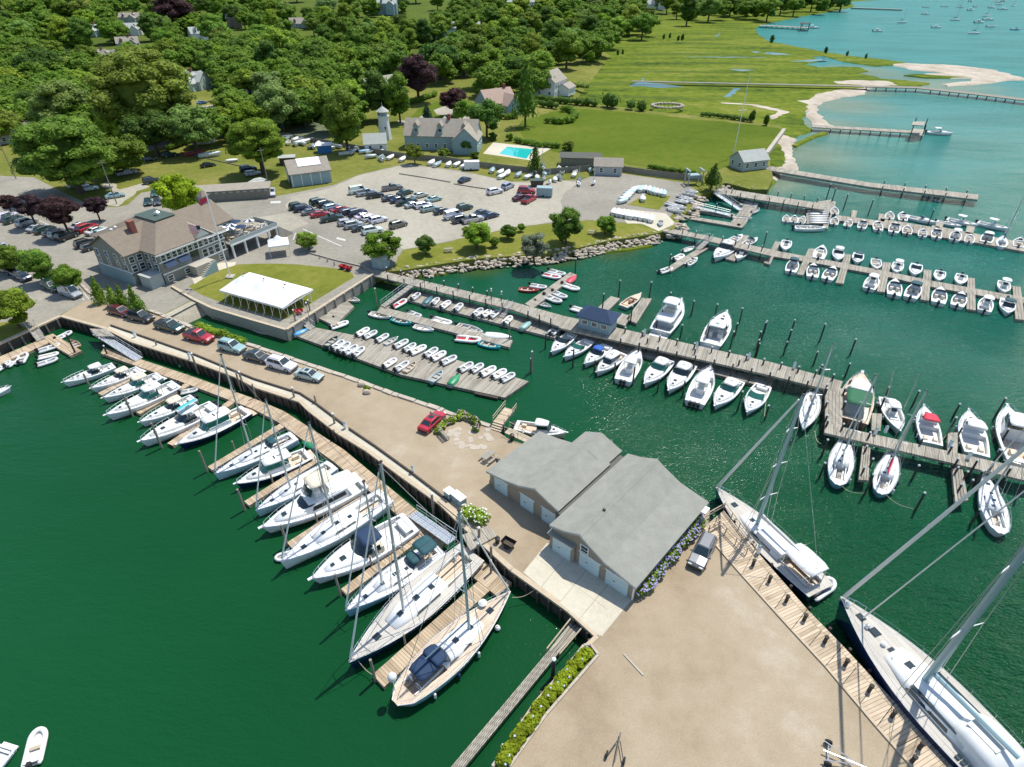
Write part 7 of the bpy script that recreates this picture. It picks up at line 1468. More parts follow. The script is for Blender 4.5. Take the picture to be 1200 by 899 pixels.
TG = {'mid': (.155, .26, .03), 'dark': (.09, .17, .026), 'light': (.225, .335, .032), 'yellow': (.27, .34, .02), 'olive': (.18, .255, .034), 'purple': (.066, .036, .038), 'blue': (.055, .12, .06), 'grey': (.22, .26, .15), 'willow': (.22, .32, .08)}
TN = [0]
def tree(x, y, wpx, kind, tone, label, group=None, ratio=1.0, name=None, stem=.22, base=None, jit=.22):
    """crown centred on the pixel, wpx wide in the picture; it stands on the ground below"""
    TN[0] += 1; rnd = random.Random(TN[0] * 17 + 3); g = base or on_land(x, y)
    for _ in range(4):
        W = wpx * depth(g + Vector((0, 0, 4))) / FPX; Hh = W * ratio; s = Hh * stem
        g = on_land(x, y, s + Hh * .5) if base is None else base
    t = thing(name or 'tree', label, 'tree', g, rnd.uniform(0, 6.28), group); ms = CROWN[kind]
    c = link('crown', ms[TN[0] % len(ms)], t, (0, 0, s)); c.scale = (W, W * rnd.uniform(.9, 1.1), Hh); k = rnd.uniform(1 - jit, 1 + jit); col = TG[tone]
    c.color = (col[0] * k * rnd.uniform(.88, 1.12), col[1] * k, col[2] * k * rnd.uniform(.8, 1.2), 1)
    b = link('trunk', TRUNK[TN[0] % 3], t, (0, 0, 0)); b.scale = (W * .8, W * .8, (s + Hh * .3) / .35)
    return t
def bush(x, y, wpx, tone, label, group=None, ratio=.75, name='shrub', base=None):
    return tree(x, y, wpx, 'bush', tone, label, group, ratio, name, .02, base)

# ---- singled-out trees
for a in [(300, 165, 68, 'big', 'mid', 'broad spreading tree on the field behind the garage', .8), (165, 108, 125, 'big', 'olive', 'huge spreading tree in the middle of the field wood', .8), (75, 178, 118, 'big', 'mid', 'big spreading tree shading the parked cars at the left', .72), (140, 178, 60, 'round', 'mid', 'leafy tree joined to the big spreading one by the field', .75),
          (488, 86, 46, 'round', 'purple', 'large copper beech in the garden', .95), (531, 117, 32, 'round', 'purple', 'small copper beech inside the drive loop', .8), (402, 138, 48, 'tall', 'mid', 'tall feathery tree beside the tennis court', 1.15), (441, 110, 42, 'tall', 'dark', 'dark tree between tennis court and blue house', 1.0), (466, 112, 34, 'tall', 'mid', 'twin-topped tree in front of the pale blue house', 1.25),
          (205, 12, 40, 'round', 'purple', 'dark purple tree high in the wood', .8), (570, 135, 40, 'round', 'dark', 'dark round tree left of the house with chimney', .9), (541, 130, 22, 'open', 'mid', 'slender tree by the drive loop', 1.2), (500, 133, 18, 'cone', 'blue', 'small blue-green conifer on the garden lawn', 1.1), (627, 185, 18, 'cone', 'dark', 'dark spruce beside the pool terrace', 1.6), (616, 105, 34, 'cone', 'dark', 'dark tall evergreen left of the marsh house', 1.7),
          (705, 45, 26, 'round', 'mid', 'lone round tree at the marsh edge', 1.0), (836, 205, 26, 'cone', 'dark', 'dark wind-shaped pine by the lift frame', 1.0), (745, 243, 1, 'open', 'mid', None, 1), (485, 178, 22, 'open', 'olive', 'wispy tree against the house fence', .9), (548, 170, 15, 'round', 'dark', 'round dark shrub tree in front of the seaside house', 1.0), (53, 126, 16, 'cone', 'blue', 'blue spruce in the left wood', 1.3)]:
    if a[5]: tree(*a[:6], None, a[6], None, .06 if a[2] > 59 and a[0] < 200 else .2)
tree(208, 226, 52, 'nearopen', 'yellow', 'bright yellow-green tree behind the clubhouse', None, 1.0)
for i, (x, y, wd) in enumerate([(31, 240, 34), (69, 247, 40), (110, 240, 26), (7, 236, 22)]): tree(x, y, wd, 'nearopen' if i != 1 else 'near', 'purple', ['purple-leaved plum second from left in the west car park', 'largest purple-leaved plum in the west car park', 'purple-leaved plum nearest the clubhouse', 'bare purple plum at the left edge of the car park'][i], 'purple plums in the west car park', .85, None, .4)
for i, (x, y, wd, r_) in enumerate([(6, 302, 30, 1.1), (40, 309, 34, 1.2), (77, 325, 28, 1.15), (10, 360, 46, 1.0)]): tree(x, y, wd, 'near', 'mid' if i < 3 else 'light', ['young round tree at the left edge of the street row', 'largest young round tree in the street row', 'third young round tree beside the silver van', 'big yellowish bush-like tree at the left edge by the seawall'][i], 'street trees of the west car park', r_, None, .12)
for i, (x, y, wd, r_) in enumerate([(113, 340, 20, 1.7), (130, 346, 18, 1.6), (141, 348, 19, 1.6), (157, 352, 24, 1.6)]): tree(x, y, wd, 'cone', 'mid', ['tall clipped arborvitae standing alone left of three', 'arborvitae, left of the group of three by the causeway', 'arborvitae, middle of the group of three', 'largest arborvitae by the black SUV'][i], 'arborvitae by the causeway entrance', r_, 'arborvitae', .0)
for (x, y, wd, k, tn, lab, r_) in [(449, 287, 50, 'nearopen', 'mid', 'spreading tree over the grey tool shed on the shore', .72), (498, 286, 24, 'near', 'dark', 'round dark shrub on the grass bank', .85), (558, 274, 40, 'nearopen', 'light', 'windswept tree on the grass bank, middle one', .75), (579, 283, 12, 'near', 'mid', 'small round shrub beside the windswept tree', .9), (596, 271, 20, 'near', 'dark', 'round bush at the lot edge', .75), (626, 286, 34, 'nearopen', 'grey', 'silvery grey-green olive-like tree on the riprap', .95), (664, 262, 40, 'nearopen', 'mid', 'tall open tree on the bank with dark shrub below', 1.0), (660, 272, 20, 'near', 'dark', 'dark shrub under the tall open tree', 1.1), (710, 262, 26, 'nearopen', 'mid', 'small wind-bent tree by the dinghy racks', .8), (716, 270, 12, 'near', 'mid', 'low shrub below the wind-bent tree', .8), (611, 266, 9, 'near', 'mid', 'tiny tree at the lot edge', 1.0), (360, 281, 26, 'near', 'mid', 'round tree beside the small canopy tent', .75), (302, 262, 15, 'near', 'mid', 'shrub at the sun deck stair', .8)]:
    tree(x, y, wd, k, tn, lab, None, r_, None, .14)
# ---- the wood: trees one can tell apart, spread over the hill
rnd = random.Random(77)
def in_wood(x, y):
    """picture regions where the wood grows: x range for a given row"""
    if y < 0: return x < 1010
    if x < 300 and y < 150: return not (215 < x < 262 and 88 < y < 140)
    if x < 620 and y < 70: return True
    if 300 <= x < 420 and y < 130: return True
    if 420 <= x < 560 and y < 82: return True
    if 560 <= x < 640 and y < 95: return True
    if 640 <= x < 762 and y < 78 - (x - 640) * .38: return True
    if 762 <= x < 990 and y < 16 - (x - 762) * .05: return True
    return False
HOUSES = [(83, 53), (112, 38), (155, 36), (152, 51), (128, 68), (178, 75), (236, 41), (276, 26), (226, 95), (292, 102), (155, 22), (506, 41), (542, 34), (455, 11), (353, 27), (768, 6), (548, 76), (447, 104), (581, 119), (645, 98), (20, 150), (488, 86), (165, 108), (75, 178), (402, 138)]
LM = ['the leftmost twin-chimney house', 'the long pale blue house', 'the white-gabled grey house', 'the wide tan gable house', 'the tan house with blue chimney', 'the pale tan hip roof', 'the green-grey gabled house', 'the dark house with white front', 'the pale green gambrel house', 'the pale roof by the street', 'the distant dark-roofed house', 'the blue hip-roofed house', 'the many-gabled bluish house', 'the tall blue-grey house', 'the tan roof in the upper wood', 'the white far-shore house', 'the green house', 'the pale blue garden house', 'the chimney house', 'the marsh house', 'the long grey hall']
cells = []; fill = []; tried = 0; made = 0; used = set()
while tried < 16000:
    tried += 1; x = rnd.uniform(-25, 1000); y = rnd.uniform(-14, 150) if x < 640 else rnd.uniform(-14, 60)
    if not in_wood(x, y): continue
    wd = (19 + 25 * sstep(-10, 130, y)) * rnd.uniform(.75, 1.35)
    if any(abs(x - hx) < 6 + wd * .3 and -3 < y - hy < 4 + wd * .24 for hx, hy in HOUSES[:21]): continue
    if any(abs(x - hx) < (62 if i_ == 1 else 58 if i_ == 2 else 22) and abs(y - hy) < (34 if i_ < 3 else 20) for i_, (hx, hy) in enumerate([HOUSES[21]] + HOUSES[22:24])): continue
    d2 = min([((x - a) ** 2 + ((y - b) * 1.7) ** 2) / ((wd + c) * .5) ** 2 for a, b, c in cells] + [9])
    if d2 < .36:
        if d2 > .10 and len(fill) < 700: fill.append((x, y, wd * .85))
        continue
    if made >= 248: continue
    cells.append((x, y, wd)); made += 1; q = rnd.random()
    tn = 'mid' if q < .36 else 'dark' if q < .52 else 'light' if q < .76 else 'olive' if q < .9 else 'willow'
    kd = 'round' if q < .28 or q > .8 else 'spread' if q < .45 else 'tall' if q < .62 else 'open'
    zone = 'upper' if y < 30 else 'middle' if y < 80 else 'lower'
    side = 'west' if x < 210 else 'centre' if x < 430 else 'east' if x < 640 else 'marsh side' if x < 770 else 'far shore'
    cn = {'mid': 'mid green', 'dark': 'dark green', 'light': 'fresh green', 'olive': 'olive green', 'willow': 'pale green'}[tn]; sh = {'round': 'round', 'spread': 'spreading', 'tall': 'tall', 'open': 'loose-crowned'}[kd]
    hd, hi = min((math.hypot(x - hx, (y - hy) * 1.6), i_) for i_, (hx, hy) in enumerate(HOUSES[:21]))
    hx, hy = HOUSES[hi]; rel = ('left of' if x < hx else 'right of') if abs(x - hx) > 1.2 * abs(y - hy) else ('in front of' if y > hy else 'behind')
    lab = '%s %s tree %s %s' % (cn, sh, rel, LM[hi])
    if lab in used: lab = '%s %s tree in the %s of the wood, %s part' % (cn, sh, side, zone)
    used.add(lab)
    tree(x, y, wd, kd, tn, lab, 'trees of the wood, %s %s' % (side, zone), rnd.uniform(.75, 1.0), None, .14)
# the rest of the wood, crowns too close together to tell apart
import numpy as np
def join_crowns(name, items, label, col):
    vs, fs, off = [], [], 0; src = []
    for m in CROWN['fill']:
        a = np.empty(len(m.vertices) * 3); m.vertices.foreach_get('co', a); src.append((a.reshape(-1, 3), [tuple(p.vertices) for p in m.polygons]))
    for k, (x, y, wd) in enumerate(items):
        g = on_land(x, y)
        for _ in range(4): W = wd * depth(g + Vector((0, 0, 4))) / FPX; g = on_land(x, y, W * .5)
        a, f = src[k % 3]; t = k * 1.7; c, s_ = math.cos(t), math.sin(t)
        vs.append(np.stack([(a[:, 0] * c - a[:, 1] * s_) * W + g.x, (a[:, 0] * s_ + a[:, 1] * c) * W + g.y, a[:, 2] * W * .85 + g.z], 1)); fs += [tuple(i + off for i in p) for p in f]; off += len(a)
    me = bpy.data.meshes.new(name); me.from_pydata(np.concatenate(vs).tolist(), [], fs); me.materials.append(M_LEAF)
    o = link(name, me); o.color = (*col, 1); return tag(o, label, 'woodland', None, 'stuff')
join_crowns('woodland', fill, 'mass of smaller tree crowns filling the wood between the big trees', (.15, .255, .03))
# ---- hedges and shrubs
def hedge(label, pts, w_, h, tone, seed, flower=None, fr=0, per=90, name='hedge'):
    rn = random.Random(seed); mb = MB(); fl = MB(); q = [P(x, y, ZL) for x, y in pts]; o = q[0].copy()
    for a, b in zip(q[:-1], q[1:]):
        d = b - a; n = max(1, int(d.length / (w_ * .6)))
        for i in range(n):
            c = a.lerp(b, (i + .5) / n) - o + Vector((rn.uniform(-.15, .15) * w_, rn.uniform(-.15, .15) * w_, h * .48)); r = (w_ * .55 * rn.uniform(.85, 1.15), w_ * .55 * rn.uniform(.85, 1.15), h * .55 * rn.uniform(.85, 1.15))
            mb.blob(c, tuple(v * .85 for v in r), 1, .15, rn); leaf_cloud(mb, [(c, r)], per, .16 * max(1, w_ * .5), rn)
            for _ in range(fr):
                dd = Vector((rn.gauss(0, 1), rn.gauss(0, 1), abs(rn.gauss(0, 1)) + .1)).normalized(); p = c + Vector((dd.x * r[0], dd.y * r[1], dd.z * r[2])) * 1.05; fl.blob(p, (.115, .115, .085), 1, .2, rn)
    t = thing(name, label, 'hedge', o); f = link('foliage', mb.mesh('foliage', M_LEAF, False, False), t); f.color = (*TG[tone], 1)
    if flower: stuff(link('blossom', fl.mesh('blossom', flower, False, False), t))
    return t
hedge('blue hydrangea hedge along the east wall of the boathouse', [(746, 700), (770, 670), (796, 640), (818, 612)], 1.6, 1.4, 'light', 1, M_FLOWB, 44, 170, 'hydrangea_hedge')
hedge('bright green planter hedge beside the slip with pale flowers', [(584, 899), (630, 838), (663, 792), (689, 765)], .95, .8, 'yellow', 2, mat('pale_flower', (.42, .48, .62), .7, .1, 2), 1, 240, 'planter_hedge')
hedge('white hydrangea bush beside the quay lockers', [(545, 603), (566, 615)], 2.0, 1.4, 'light', 3, M_FLOWW, 30, 150, 'hydrangea_bush')
hedge('shrubs and pink flowers behind the patio bench', [(513, 508), (522, 498), (535, 491), (548, 490)], 1.0, .8, 'light', 4, mat('pink_flower', (.5, .3, .42), .7, .15, 2), 5, 120, 'flower_bed')
hedge('flowering border along the patio and north wall', [(538, 486), (552, 492), (560, 498), (558, 506)], .9, .8, 'mid', 5, mat('pink_flower', (0, 0, 0)), 8, 120, 'flower_bed')
hedge('low shrubs along the causeway wall by the silver estate', [(230, 384), (245, 390), (258, 393), (270, 398), (285, 404)], 1.6, 1.2, 'light', 6, None, 0, 120, 'shrub_row')
hedge('small shrub with stone at the causeway wall', [(429, 456), (432, 457)], .8, .7, 'light', 7, None, 0, 90, 'shrub')
hedge('shrub at the boathouse corner by the first garage door', [(578, 562), (580, 565)], .7, .8, 'mid', 8, None, 0, 90, 'shrub')
for i, (lab, pts, w_, h, tn) in enumerate([('long clipped hedge between the garden lawn and the house', [(472, 124), (490, 120), (512, 112)], 3, 2.5, 'mid'), ('horseshoe-shaped clipped hedge on the great lawn', [(640, 144), (655, 146), (668, 144), (674, 137), (668, 131), (657, 131)], 3.0, 2.6, 'mid'), ('dark hedge of bushes below the marsh house', [(628, 118), (645, 121), (665, 122), (700, 125)], 4, 3, 'dark'), ('dark bushy clump in the lawn hedge line, larger', [(706, 125), (722, 128)], 6, 6, 'dark'), ('dark bushy clump in the lawn hedge line, right of the larger', [(732, 128), (745, 129), (760, 131)], 5, 4, 'dark'), ('pool hedge above the swimming pool', [(604, 167), (630, 172), (655, 174)], 2.5, 2, 'mid'), ('low hedge at the end of the great lawn', [(820, 136), (850, 139), (878, 143)], 2.5, 1.8, 'dark'), ('row of small shrubs along the lawn fence', [(760, 197), (790, 202), (815, 205)], 1.6, 1.4, 'mid'), ('hedge beside the street under the field trees', [(200, 176), (215, 170), (232, 164)], 2.5, 2.2, 'mid'), ('reed bank at the marsh edge by the house', [(672, 103), (690, 105)], 5, 3, 'olive'), ('garden hedge by the chimney house', [(556, 138), (600, 140), (604, 136)], 3, 2.5, 'mid'), ('dense shrubs at the head of the marsh', [(655, 128), (640, 126), (622, 124), (610, 132)], 3, 3, 'dark')]): hedge(lab, pts, w_, h, tn, 20 + i, None, 0, 70)
for i, (x, y, wd) in enumerate([(724, 62, 4), (730, 61, 4), (778, 43, 4), (785, 42, 4), (795, 45, 4), (800, 44, 5), (882, 136, 9), (898, 141, 8), (905, 46, 6), (968, 59, 5), (993, 63, 4), (1015, 66, 4)]): tree(x, y, wd, 'tall', 'dark', 'small dark cedar dotted on the open marsh, %s from the left' % ORD[i], 'cedars on the marsh', 1.3, 'cedar_tree', .05)
bush(264, 148, 14, 'dark', 'dark yew group by the street, larger'); bush(241, 150, 10, 'dark', 'dark yew group by the street, smaller', None, 1.4)
bush(556, 182, 12, 'dark', 'dark shrub beside the pool terrace steps'); bush(577, 160, 12, 'dark', 'round clipped shrub by the pool'); bush(597, 160, 10, 'mid', 'second round clipped shrub by the pool', None, .9); bush(666, 171, 16, 'olive', 'rounded shrub at the pool hedge end'); bush(520, 179, 14, 'olive', 'yellowish shrub by the house fence'); bush(533, 158, 12, 'mid', 'rounded shrub at summer house') 
# ================================================================== SMALL THINGS
def fence(label, pts, h, m=None, seg=2.4, name='board_fence'):
    t = thing(name, label, 'fence', P(*pts[0], ZL)); o = t.location.copy(); q = [P(x, y, ZL) for x, y in pts]
    for a, b in zip(q[:-1], q[1:]):
        d = b - a; n = max(1, round(d.length / seg)); ang = math.atan2(d.y, d.x)
        for i in range(n):
            c = a.lerp(b, (i + .5) / n) - o; MB().box((0, 0, h / 2), (d.length / n - .12, .06, h - .1)).build('fence_panel', m or M_FENCE, t, c, ang)
            c = a.lerp(b, i / n) - o; MB().box((0, 0, h / 2), (.12, .12, h)).build('post', m or M_FENCE, t, c, ang)
    return t
fence('long weathered board fence between the boat yard and gardens', [(440, 181), (480, 187), (520, 190), (560, 196), (600, 201), (640, 205), (695, 200)], 1.8)
fence('board fence between the great lawn and the dinghy racks', [(725, 201), (760, 206), (800, 211), (822, 213)], 1.8)
fence('green windscreen fence round the tennis court', [(322, 157), (358, 136), (388, 137)], 2.6, mat('green_mesh', (.02, .10, .07), .8, .1, 1))
fence('low fence between tennis court and trailer yard', [(328, 160), (365, 167), (400, 172), (440, 180)], 1.6)
fence('white picket fence along the street', [(172, 164), (198, 157)], 1.3, M_TRIM)
fence('log barrier on the field edge', [(213, 179), (250, 188), (285, 196)], .35, M_TIMBER, 4, 'log_barrier')
# ---- flagpole and poles
def pole(label, x, y, h, r=.07, name='utility_pole', arms=(), m=None, cat='pole', z=ZL):
    t = thing(name, label, cat, P(x, y, z)); MB().tube((0, 0, -.2), (0, 0, h), r, r * .7, 8).build('post', m or M_PILEG, t)
    for (z0, l, a) in arms: MB().tube((-l * math.cos(a), -l * math.sin(a), z0), (l * math.cos(a), l * math.sin(a), z0), r * .5, r * .5, 6).build('yard_arm', m or M_PILEG, t)
    return t
fp = pole('tall white gaff flagpole on the club lawn with red flag', 270, 325, 17, .13, 'flagpole', ((9.0, 2.6, R(60)),), M_TRIM, 'flagpole')
MB().tube((0, 0, 9), (-2.6, -4.6, 13.0), .06, .05, 6).build('gaff', M_TRIM, fp)
MB().box((0, 0, .15), (1.6, 1.6, .3)).build('base', M_CONCW, fp)
MB().loft([[(-.1 - .3 * i, .12 * math.sin(i * 1.4), 16.2 - .1 * i), (-.1 - .3 * i, .12 * math.sin(i * 1.4) + .02, 15.4 - .2 * i)] for i in range(6)], False, False).build('flag', M_FLAGR, fp)
fg = MB(); st = []
for k in range(13): 
    z0 = 11.9 - .11 * k; st.append((k, z0))
for k, z0 in st: MB().box((-1.9 - .55, -3.35, z0), (1.5, .03, .1), R(15)).build('flag_stripe', M_FLAGR if k % 2 == 0 else M_TRIM, fp)
MB().box((-1.55 , -3.30, 11.55), (.62, .05, .75), R(15)).build('flag_canton', M_BLUEC, fp)
pole('tall thin white mast pole on the end of the great lawn', 859, 184, 24, .12, 'flagpole', ((14, 1.6, .3),), M_TRIM, 'flagpole')
for (x, y, h, lab) in ((137, 239, 11, 'leaning-shadowed utility pole beside the field track'), (19, 210, 11, 'utility pole at the left road'), (316, 222, 11, 'utility pole beside the white pickup'), (214, 160, 10, 'utility pole by the street hedge'), (337, 148, 9, 'floodlight pole at the tennis court'), (236, 163, 8, 'thin pole near the dinghy park on the field')): pole('grey ' + lab, x, y, h, .14, arms=((h - .6, .9, .4),))
for (x, y, h, lab) in ((188, 410, 3.2, 'beside the west gangway'), (233, 432, 3.4, 'above the picnic boat'), (283, 452, 3.4, 'above the first sloop'), (301, 463, 3.0, 'beside the small red buoy'), (373, 478, 3.2, 'at the bend of the west float'), (394, 512, 2.2, 'below the grey pedestal')): pole('leaning grey-green dock pile ' + lab, x, y + 6, h, .16, 'dock_pile', (), M_PILEG, 'pile', 0.0)
# ---- quay furniture
def pedestal(label, x, y, z=ZL, group=None):
    t = thing('power_pedestal', label, 'pedestal', P(x, y, z), 0, group); MB().box((0, 0, .5), (.3, .3, 1.0)).build('post', M_TRIM, t); MB().loft([[(-.2, -.2, 1.0), (.2, -.2, 1.0), (.2, .2, 1.0), (-.2, .2, 1.0)], [(-.08, -.08, 1.2), (.08, -.08, 1.2), (.08, .08, 1.2), (-.08, .08, 1.2)]], True).build('hood', M_WALLB, t)
for i, (x, y) in enumerate([(159, 395), (223, 421), (405, 502), (484, 554), (255, 421)]): pedestal('white power pedestal on the causeway edge, %s from the clubhouse end' % ORD[i], x, y, ZL, 'pedestals on the causeway edge') if i < 4 else None
for i, (x, y) in enumerate([(755, 393), (816, 408), (877, 421), (930, 432), (1025, 509), (1037, 507), (1112, 524), (1134, 538), (888, 648)]): pedestal('small blue-white power pedestal on the grey piers, %s from shore' % ORD[i], x, y, 2.0, 'pedestals on the grey piers')
for i, (x, y, sx) in enumerate([(527, 583, 1.0), (538, 589, 1.7)]):
    t = thing('quay_locker', ['small upright grey-blue locker on the quay edge', 'large white quay locker beside the flowering bush'][i], 'locker', P(x, y, ZL), R(-45))
    MB().box((0, 0, .55), (sx, .9, 1.1)).build('cabinet', M_WALLB, t); MB().box((0, 0, 1.14), (sx + .1, 1.0, .1)).build('lid', M_TENT, t); MB().box((.1, -.47, .6), (.3, .04, .06)).build('handle', M_BLACK, t)
MB_t = thing('timber_step', 'timber platform under the quay lockers', 'platform', P(533, 594, ZL), R(-45)); MB().box((0, 0, .08), (4.2, 1.8, .16)).build('deck', M_TIMBERT, MB_t)
# benches, tables, grill
def bench(label, x, y, rz):
    t = thing('bench', label, 'bench', P(x, y, ZL + .03), rz)
    for k in range(4): MB().box((0, -.2 + .14 * k, .45), (1.8, .11, .05)).build('seat_slat', M_TIMBER, t)
    for k in range(3): MB().box((0, .33 + .04 * k, .62 + .16 * k), (1.8, .04, .12)).build('back_slat', M_TIMBER, t)
    for a in (-.8, .8):
        for b in (-.2, .28): MB().box((a, b, .22), (.08, .08, .44)).build('leg', M_TIMBER, t)
        MB().box((a, .05, .68), (.08, .6, .05)).build('arm_rest', M_TIMBER, t)
bench('weathered grey park bench facing the patio', 521, 512, R(125))
def picnic(label, x, y, rz):
    t = thing('picnic_table', label, 'picnic table', P(x, y, ZL + .02), rz)
    for k in range(5): MB().box((0, -.3 + .15 * k, .75), (1.9, .13, .05)).build('top_plank', M_TIMBER, t)
    for s in (-1, 1):
        MB().box((0, s * .75, .45), (1.9, .26, .05)).build('seat_plank', M_TIMBER, t)
        MB().tube((s * .6, -.7, 0), (s * .6, .2, .74), .05, .05, 4).build('leg', M_TIMBER, t); MB().tube((s * .6, .7, 0), (s * .6, -.2, .74), .05, .05, 4).build('leg', M_TIMBER, t)
picnic('grey picnic table on the gravel by the boathouse', 573, 538, R(50)); picnic('picnic table beside the pink kerb boulders on the grass bank', 526, 295, R(10)); picnic('picnic table on the bank east of the open tree', 694, 274, R(-10))
t = thing('charcoal_grill', 'dark charcoal grill on the gravel near the picnic table', 'grill', P(584, 546, ZL), 0)
MB().lathe([(.1, .55), (.3, .7), (.32, .85), (.28, 1.0), (.05, 1.1)], (0, 0, 0), 12).build('kettle', M_BLACK, t)
for k in range(3): MB().tube((.1 * math.cos(k * 2.1), .1 * math.sin(k * 2.1), .6), (.35 * math.cos(k * 2.1), .35 * math.sin(k * 2.1), 0), .025, .02, 4).build('leg', M_BLACK, t)
t = thing('rubbish_bin', 'dark bin on the stage behind the boathouse', 'bin', P(600, 516, ZL), 0); MB().lathe([(.28, 0), (.32, .85)], (0, 0, 0), 12).build('bin_body', M_BLACK, t); MB().lathe([(.34, .85), (.3, .98), (.04, 1.05)], (0, 0, 0), 12).build('lid', M_BLACK, t)
t = thing('hand_cart', 'dark open dock cart by the bulkhead near the apron', 'cart', P(596, 640, ZL), R(-35)); MB().loft([[(-.6, -.4, .35), (.6, -.4, .35), (.6, .4, .35), (-.6, .4, .35)], [(-.75, -.5, .8), (.75, -.5, .8), (.75, .5, .8), (-.75, .5, .8)]], True, False).build('tub', M_BLACK, t); MB().box((0, 0, .36), (1.2, .8, .04)).build('floor', M_TIMBERD, t)
for s in (-.52, .52): MB().tube((0, s - .04, .3), (0, s + .04, .3), .3, .3, 12).build('wheel', M_TYRE, t)
t = thing('rubbish_bin', 'round dark bin on the landing by the apron', 'bin', P(583, 636, ZL), 0); MB().lathe([(.24, 0), (.28, .7), (.3, .72), (.04, .85)], (0, 0, 0), 12).build('bin_body', M_BLACK, t)
# stairs to the stage behind the boathouse
t = thing('boarding_stage', 'tan timber boarding stage with railings and steps behind the boathouse', 'stage', P(582, 503, ZL), heading(582, 503, 14, -18)); 
for k in range(4): MB().box((1.0 + .9 * k, 0, .55), (.86, 1.6, .14)).build('deck_section', W_TAN, t)
for k in range(3): MB().box((.4 - .32 * k, 0, .42 - .17 * k), (.32, 1.6, .1)).build('step', M_TIMBERT, t)
for s in (-.85, .85):
    r = MB(); r.tube((.6, s, 1.55), (4.5, s, 1.55), .05, .05, 5); r.tube((.6, s, 1.1), (4.5, s, 1.1), .04, .04, 5); [r.tube((.6 + 1.3 * k, s, .5), (.6 + 1.3 * k, s, 1.6), .05, .05, 5) for k in range(4)]; r.build('rail', M_TIMBERT, t)
gangway('tan gangway with rails slanting along the workboat', (594, 504), 2.3, (625, 518), 1.95, 1.2, M_TIMBERT, True, M_TIMBERT)
# trailer on the yard, little dinghy trailers
t = thing('boat_trailer', 'empty boat trailer on the gravel yard at the bottom edge', 'trailer', P(982, 890, ZL), R(-25))
MB().tube((-1.2, 0, .45), (3.2, 0, .45), .06, .06, 6).build('draw_bar', M_STEEL, t)
for s in (-1, 1): MB().tube((-1.2, s * .8, .45), (1.0, s * .1, .45), .05, .05, 5).build('frame_rail', M_STEEL, t); MB().tube((-.8, s * .9 - .08, .3), (-.8, s * .9 + .08, .3), .3, .3, 12).build('wheel', M_TYRE, t)
MB().tube((-.8, -.9, .35), (-.8, .9, .35), .05, .05, 5).build('axle', M_STEEL, t)
t = thing('boat_trailer', 'small two-wheeled launching trolley on the yard', 'trailer', P(722, 884, ZL), R(70))
MB().tube((-.8, 0, .4), (1.6, 0, .4), .05, .05, 6).build('draw_bar', M_BLACK, t)
for s in (-1, 1): MB().tube((-.4, s * .7 - .08, .3), (-.4, s * .7 + .08, .3), .3, .3, 12).build('wheel', M_TYRE, t); MB().tube((-.6, s * .7, .4), (.9, s * .1, .4), .04, .04, 5).build('frame_rail', M_BLACK, t)
# tool shed at pier root, signs, planter edge
t = thing('pier_kiosk', 'small grey kiosk with pale roof at the root of the long pier', 'kiosk', P(447, 313, ZL), R(-12)); MB().box((0, 0, 1.2), (3.0, 2.2, 2.4)).build('wall', M_WALLB, t); MB().loft([[(-1.8, -1.4, 2.4), (1.8, -1.4, 2.4), (1.8, 1.4, 2.4), (-1.8, 1.4, 2.4)], [(-1.5, -.2, 3.3), (1.5, -.2, 3.3), (1.5, .2, 3.3), (-1.5, .2, 3.3)]], True).build('roof', M_ROOFL, t); MB().box((.2, -1.12, 1.0), (.9, .06, 1.9)).build('door', M_WALLG, t)
t = thing('planter_kerb', 'grey stone kerb round the bright green planter', 'kerb', P(690, 762, ZL)); o = t.location.copy()
for a, b in (((577, 899), (625, 832)), ((625, 832), (684, 757)), ((684, 757), (692, 756)), ((692, 756), (701, 768)), ((701, 768), (640, 838)), ((640, 838), (597, 899))):
    A, B = P(*a, ZL) - o, P(*b, ZL) - o; d = B - A; n = max(1, round(d.length / 1.5))
    for i in range(n): c = A.lerp(B, (i + .5) / n); MB().box((0, 0, .1), (d.length / n - .03, .22, .22)).build('kerb_stone', M_STONE, t, c, math.atan2(d.y, d.x))
sheet('planter_soil', [(580, 899), (628, 832), (686, 760), (698, 768), (640, 836), (595, 899)], G_WOOD, ZL + .03)
for i, (x, y) in enumerate([(392, 313), (401, 317), (410, 319), (375, 305), (384, 309)]):
    o = MB().lathe([(.13, 0), (.13, .8), (.05, .9)], (0, 0, 0), 8).build('bollard', M_TIMBER, None, P(x, y - 2, ZL)); tag(o, 'short timber bollard at the club drive barrier, %s from the pier' % ORD[i], 'bollard', 'bollards at the club drive')
for i, (x, y) in enumerate([(402, 315), (409, 317)]):
    t = thing('dock_cart', ['red dock cart on the lawn path, left of the pair', 'red dock cart on the lawn path, right of the pair'][i], 'cart', P(x, y, ZL), R(-20)); MB().loft([[(-.5, -.4, .3), (.5, -.4, .3), (.5, .4, .3), (-.5, .4, .3)], [(-.7, -.55, .8), (.7, -.55, .8), (.7, .55, .8), (-.7, .55, .8)]], True, False).build('tub', M_REDP, t); MB().box((0, 0, .33), (1, .8, .05)).build('floor', M_REDP, t)
    for s in (-.5, .5): MB().tube((0, s - .05, .28), (0, s + .05, .28), .28, .28, 10).build('wheel', M_TYRE, t)
t = thing('dock_cart', 'single red dock cart at the quay corner', 'cart', P(351, 368, ZL), R(25)); MB().loft([[(-.5, -.4, .3), (.5, -.4, .3), (.5, .4, .3), (-.5, .4, .3)], [(-.7, -.55, .8), (.7, -.55, .8), (.7, .55, .8), (-.7, .55, .8)]], True, False).build('tub', M_REDP, t); MB().box((0, 0, .33), (1, .8, .05)).build('floor', M_REDP, t)
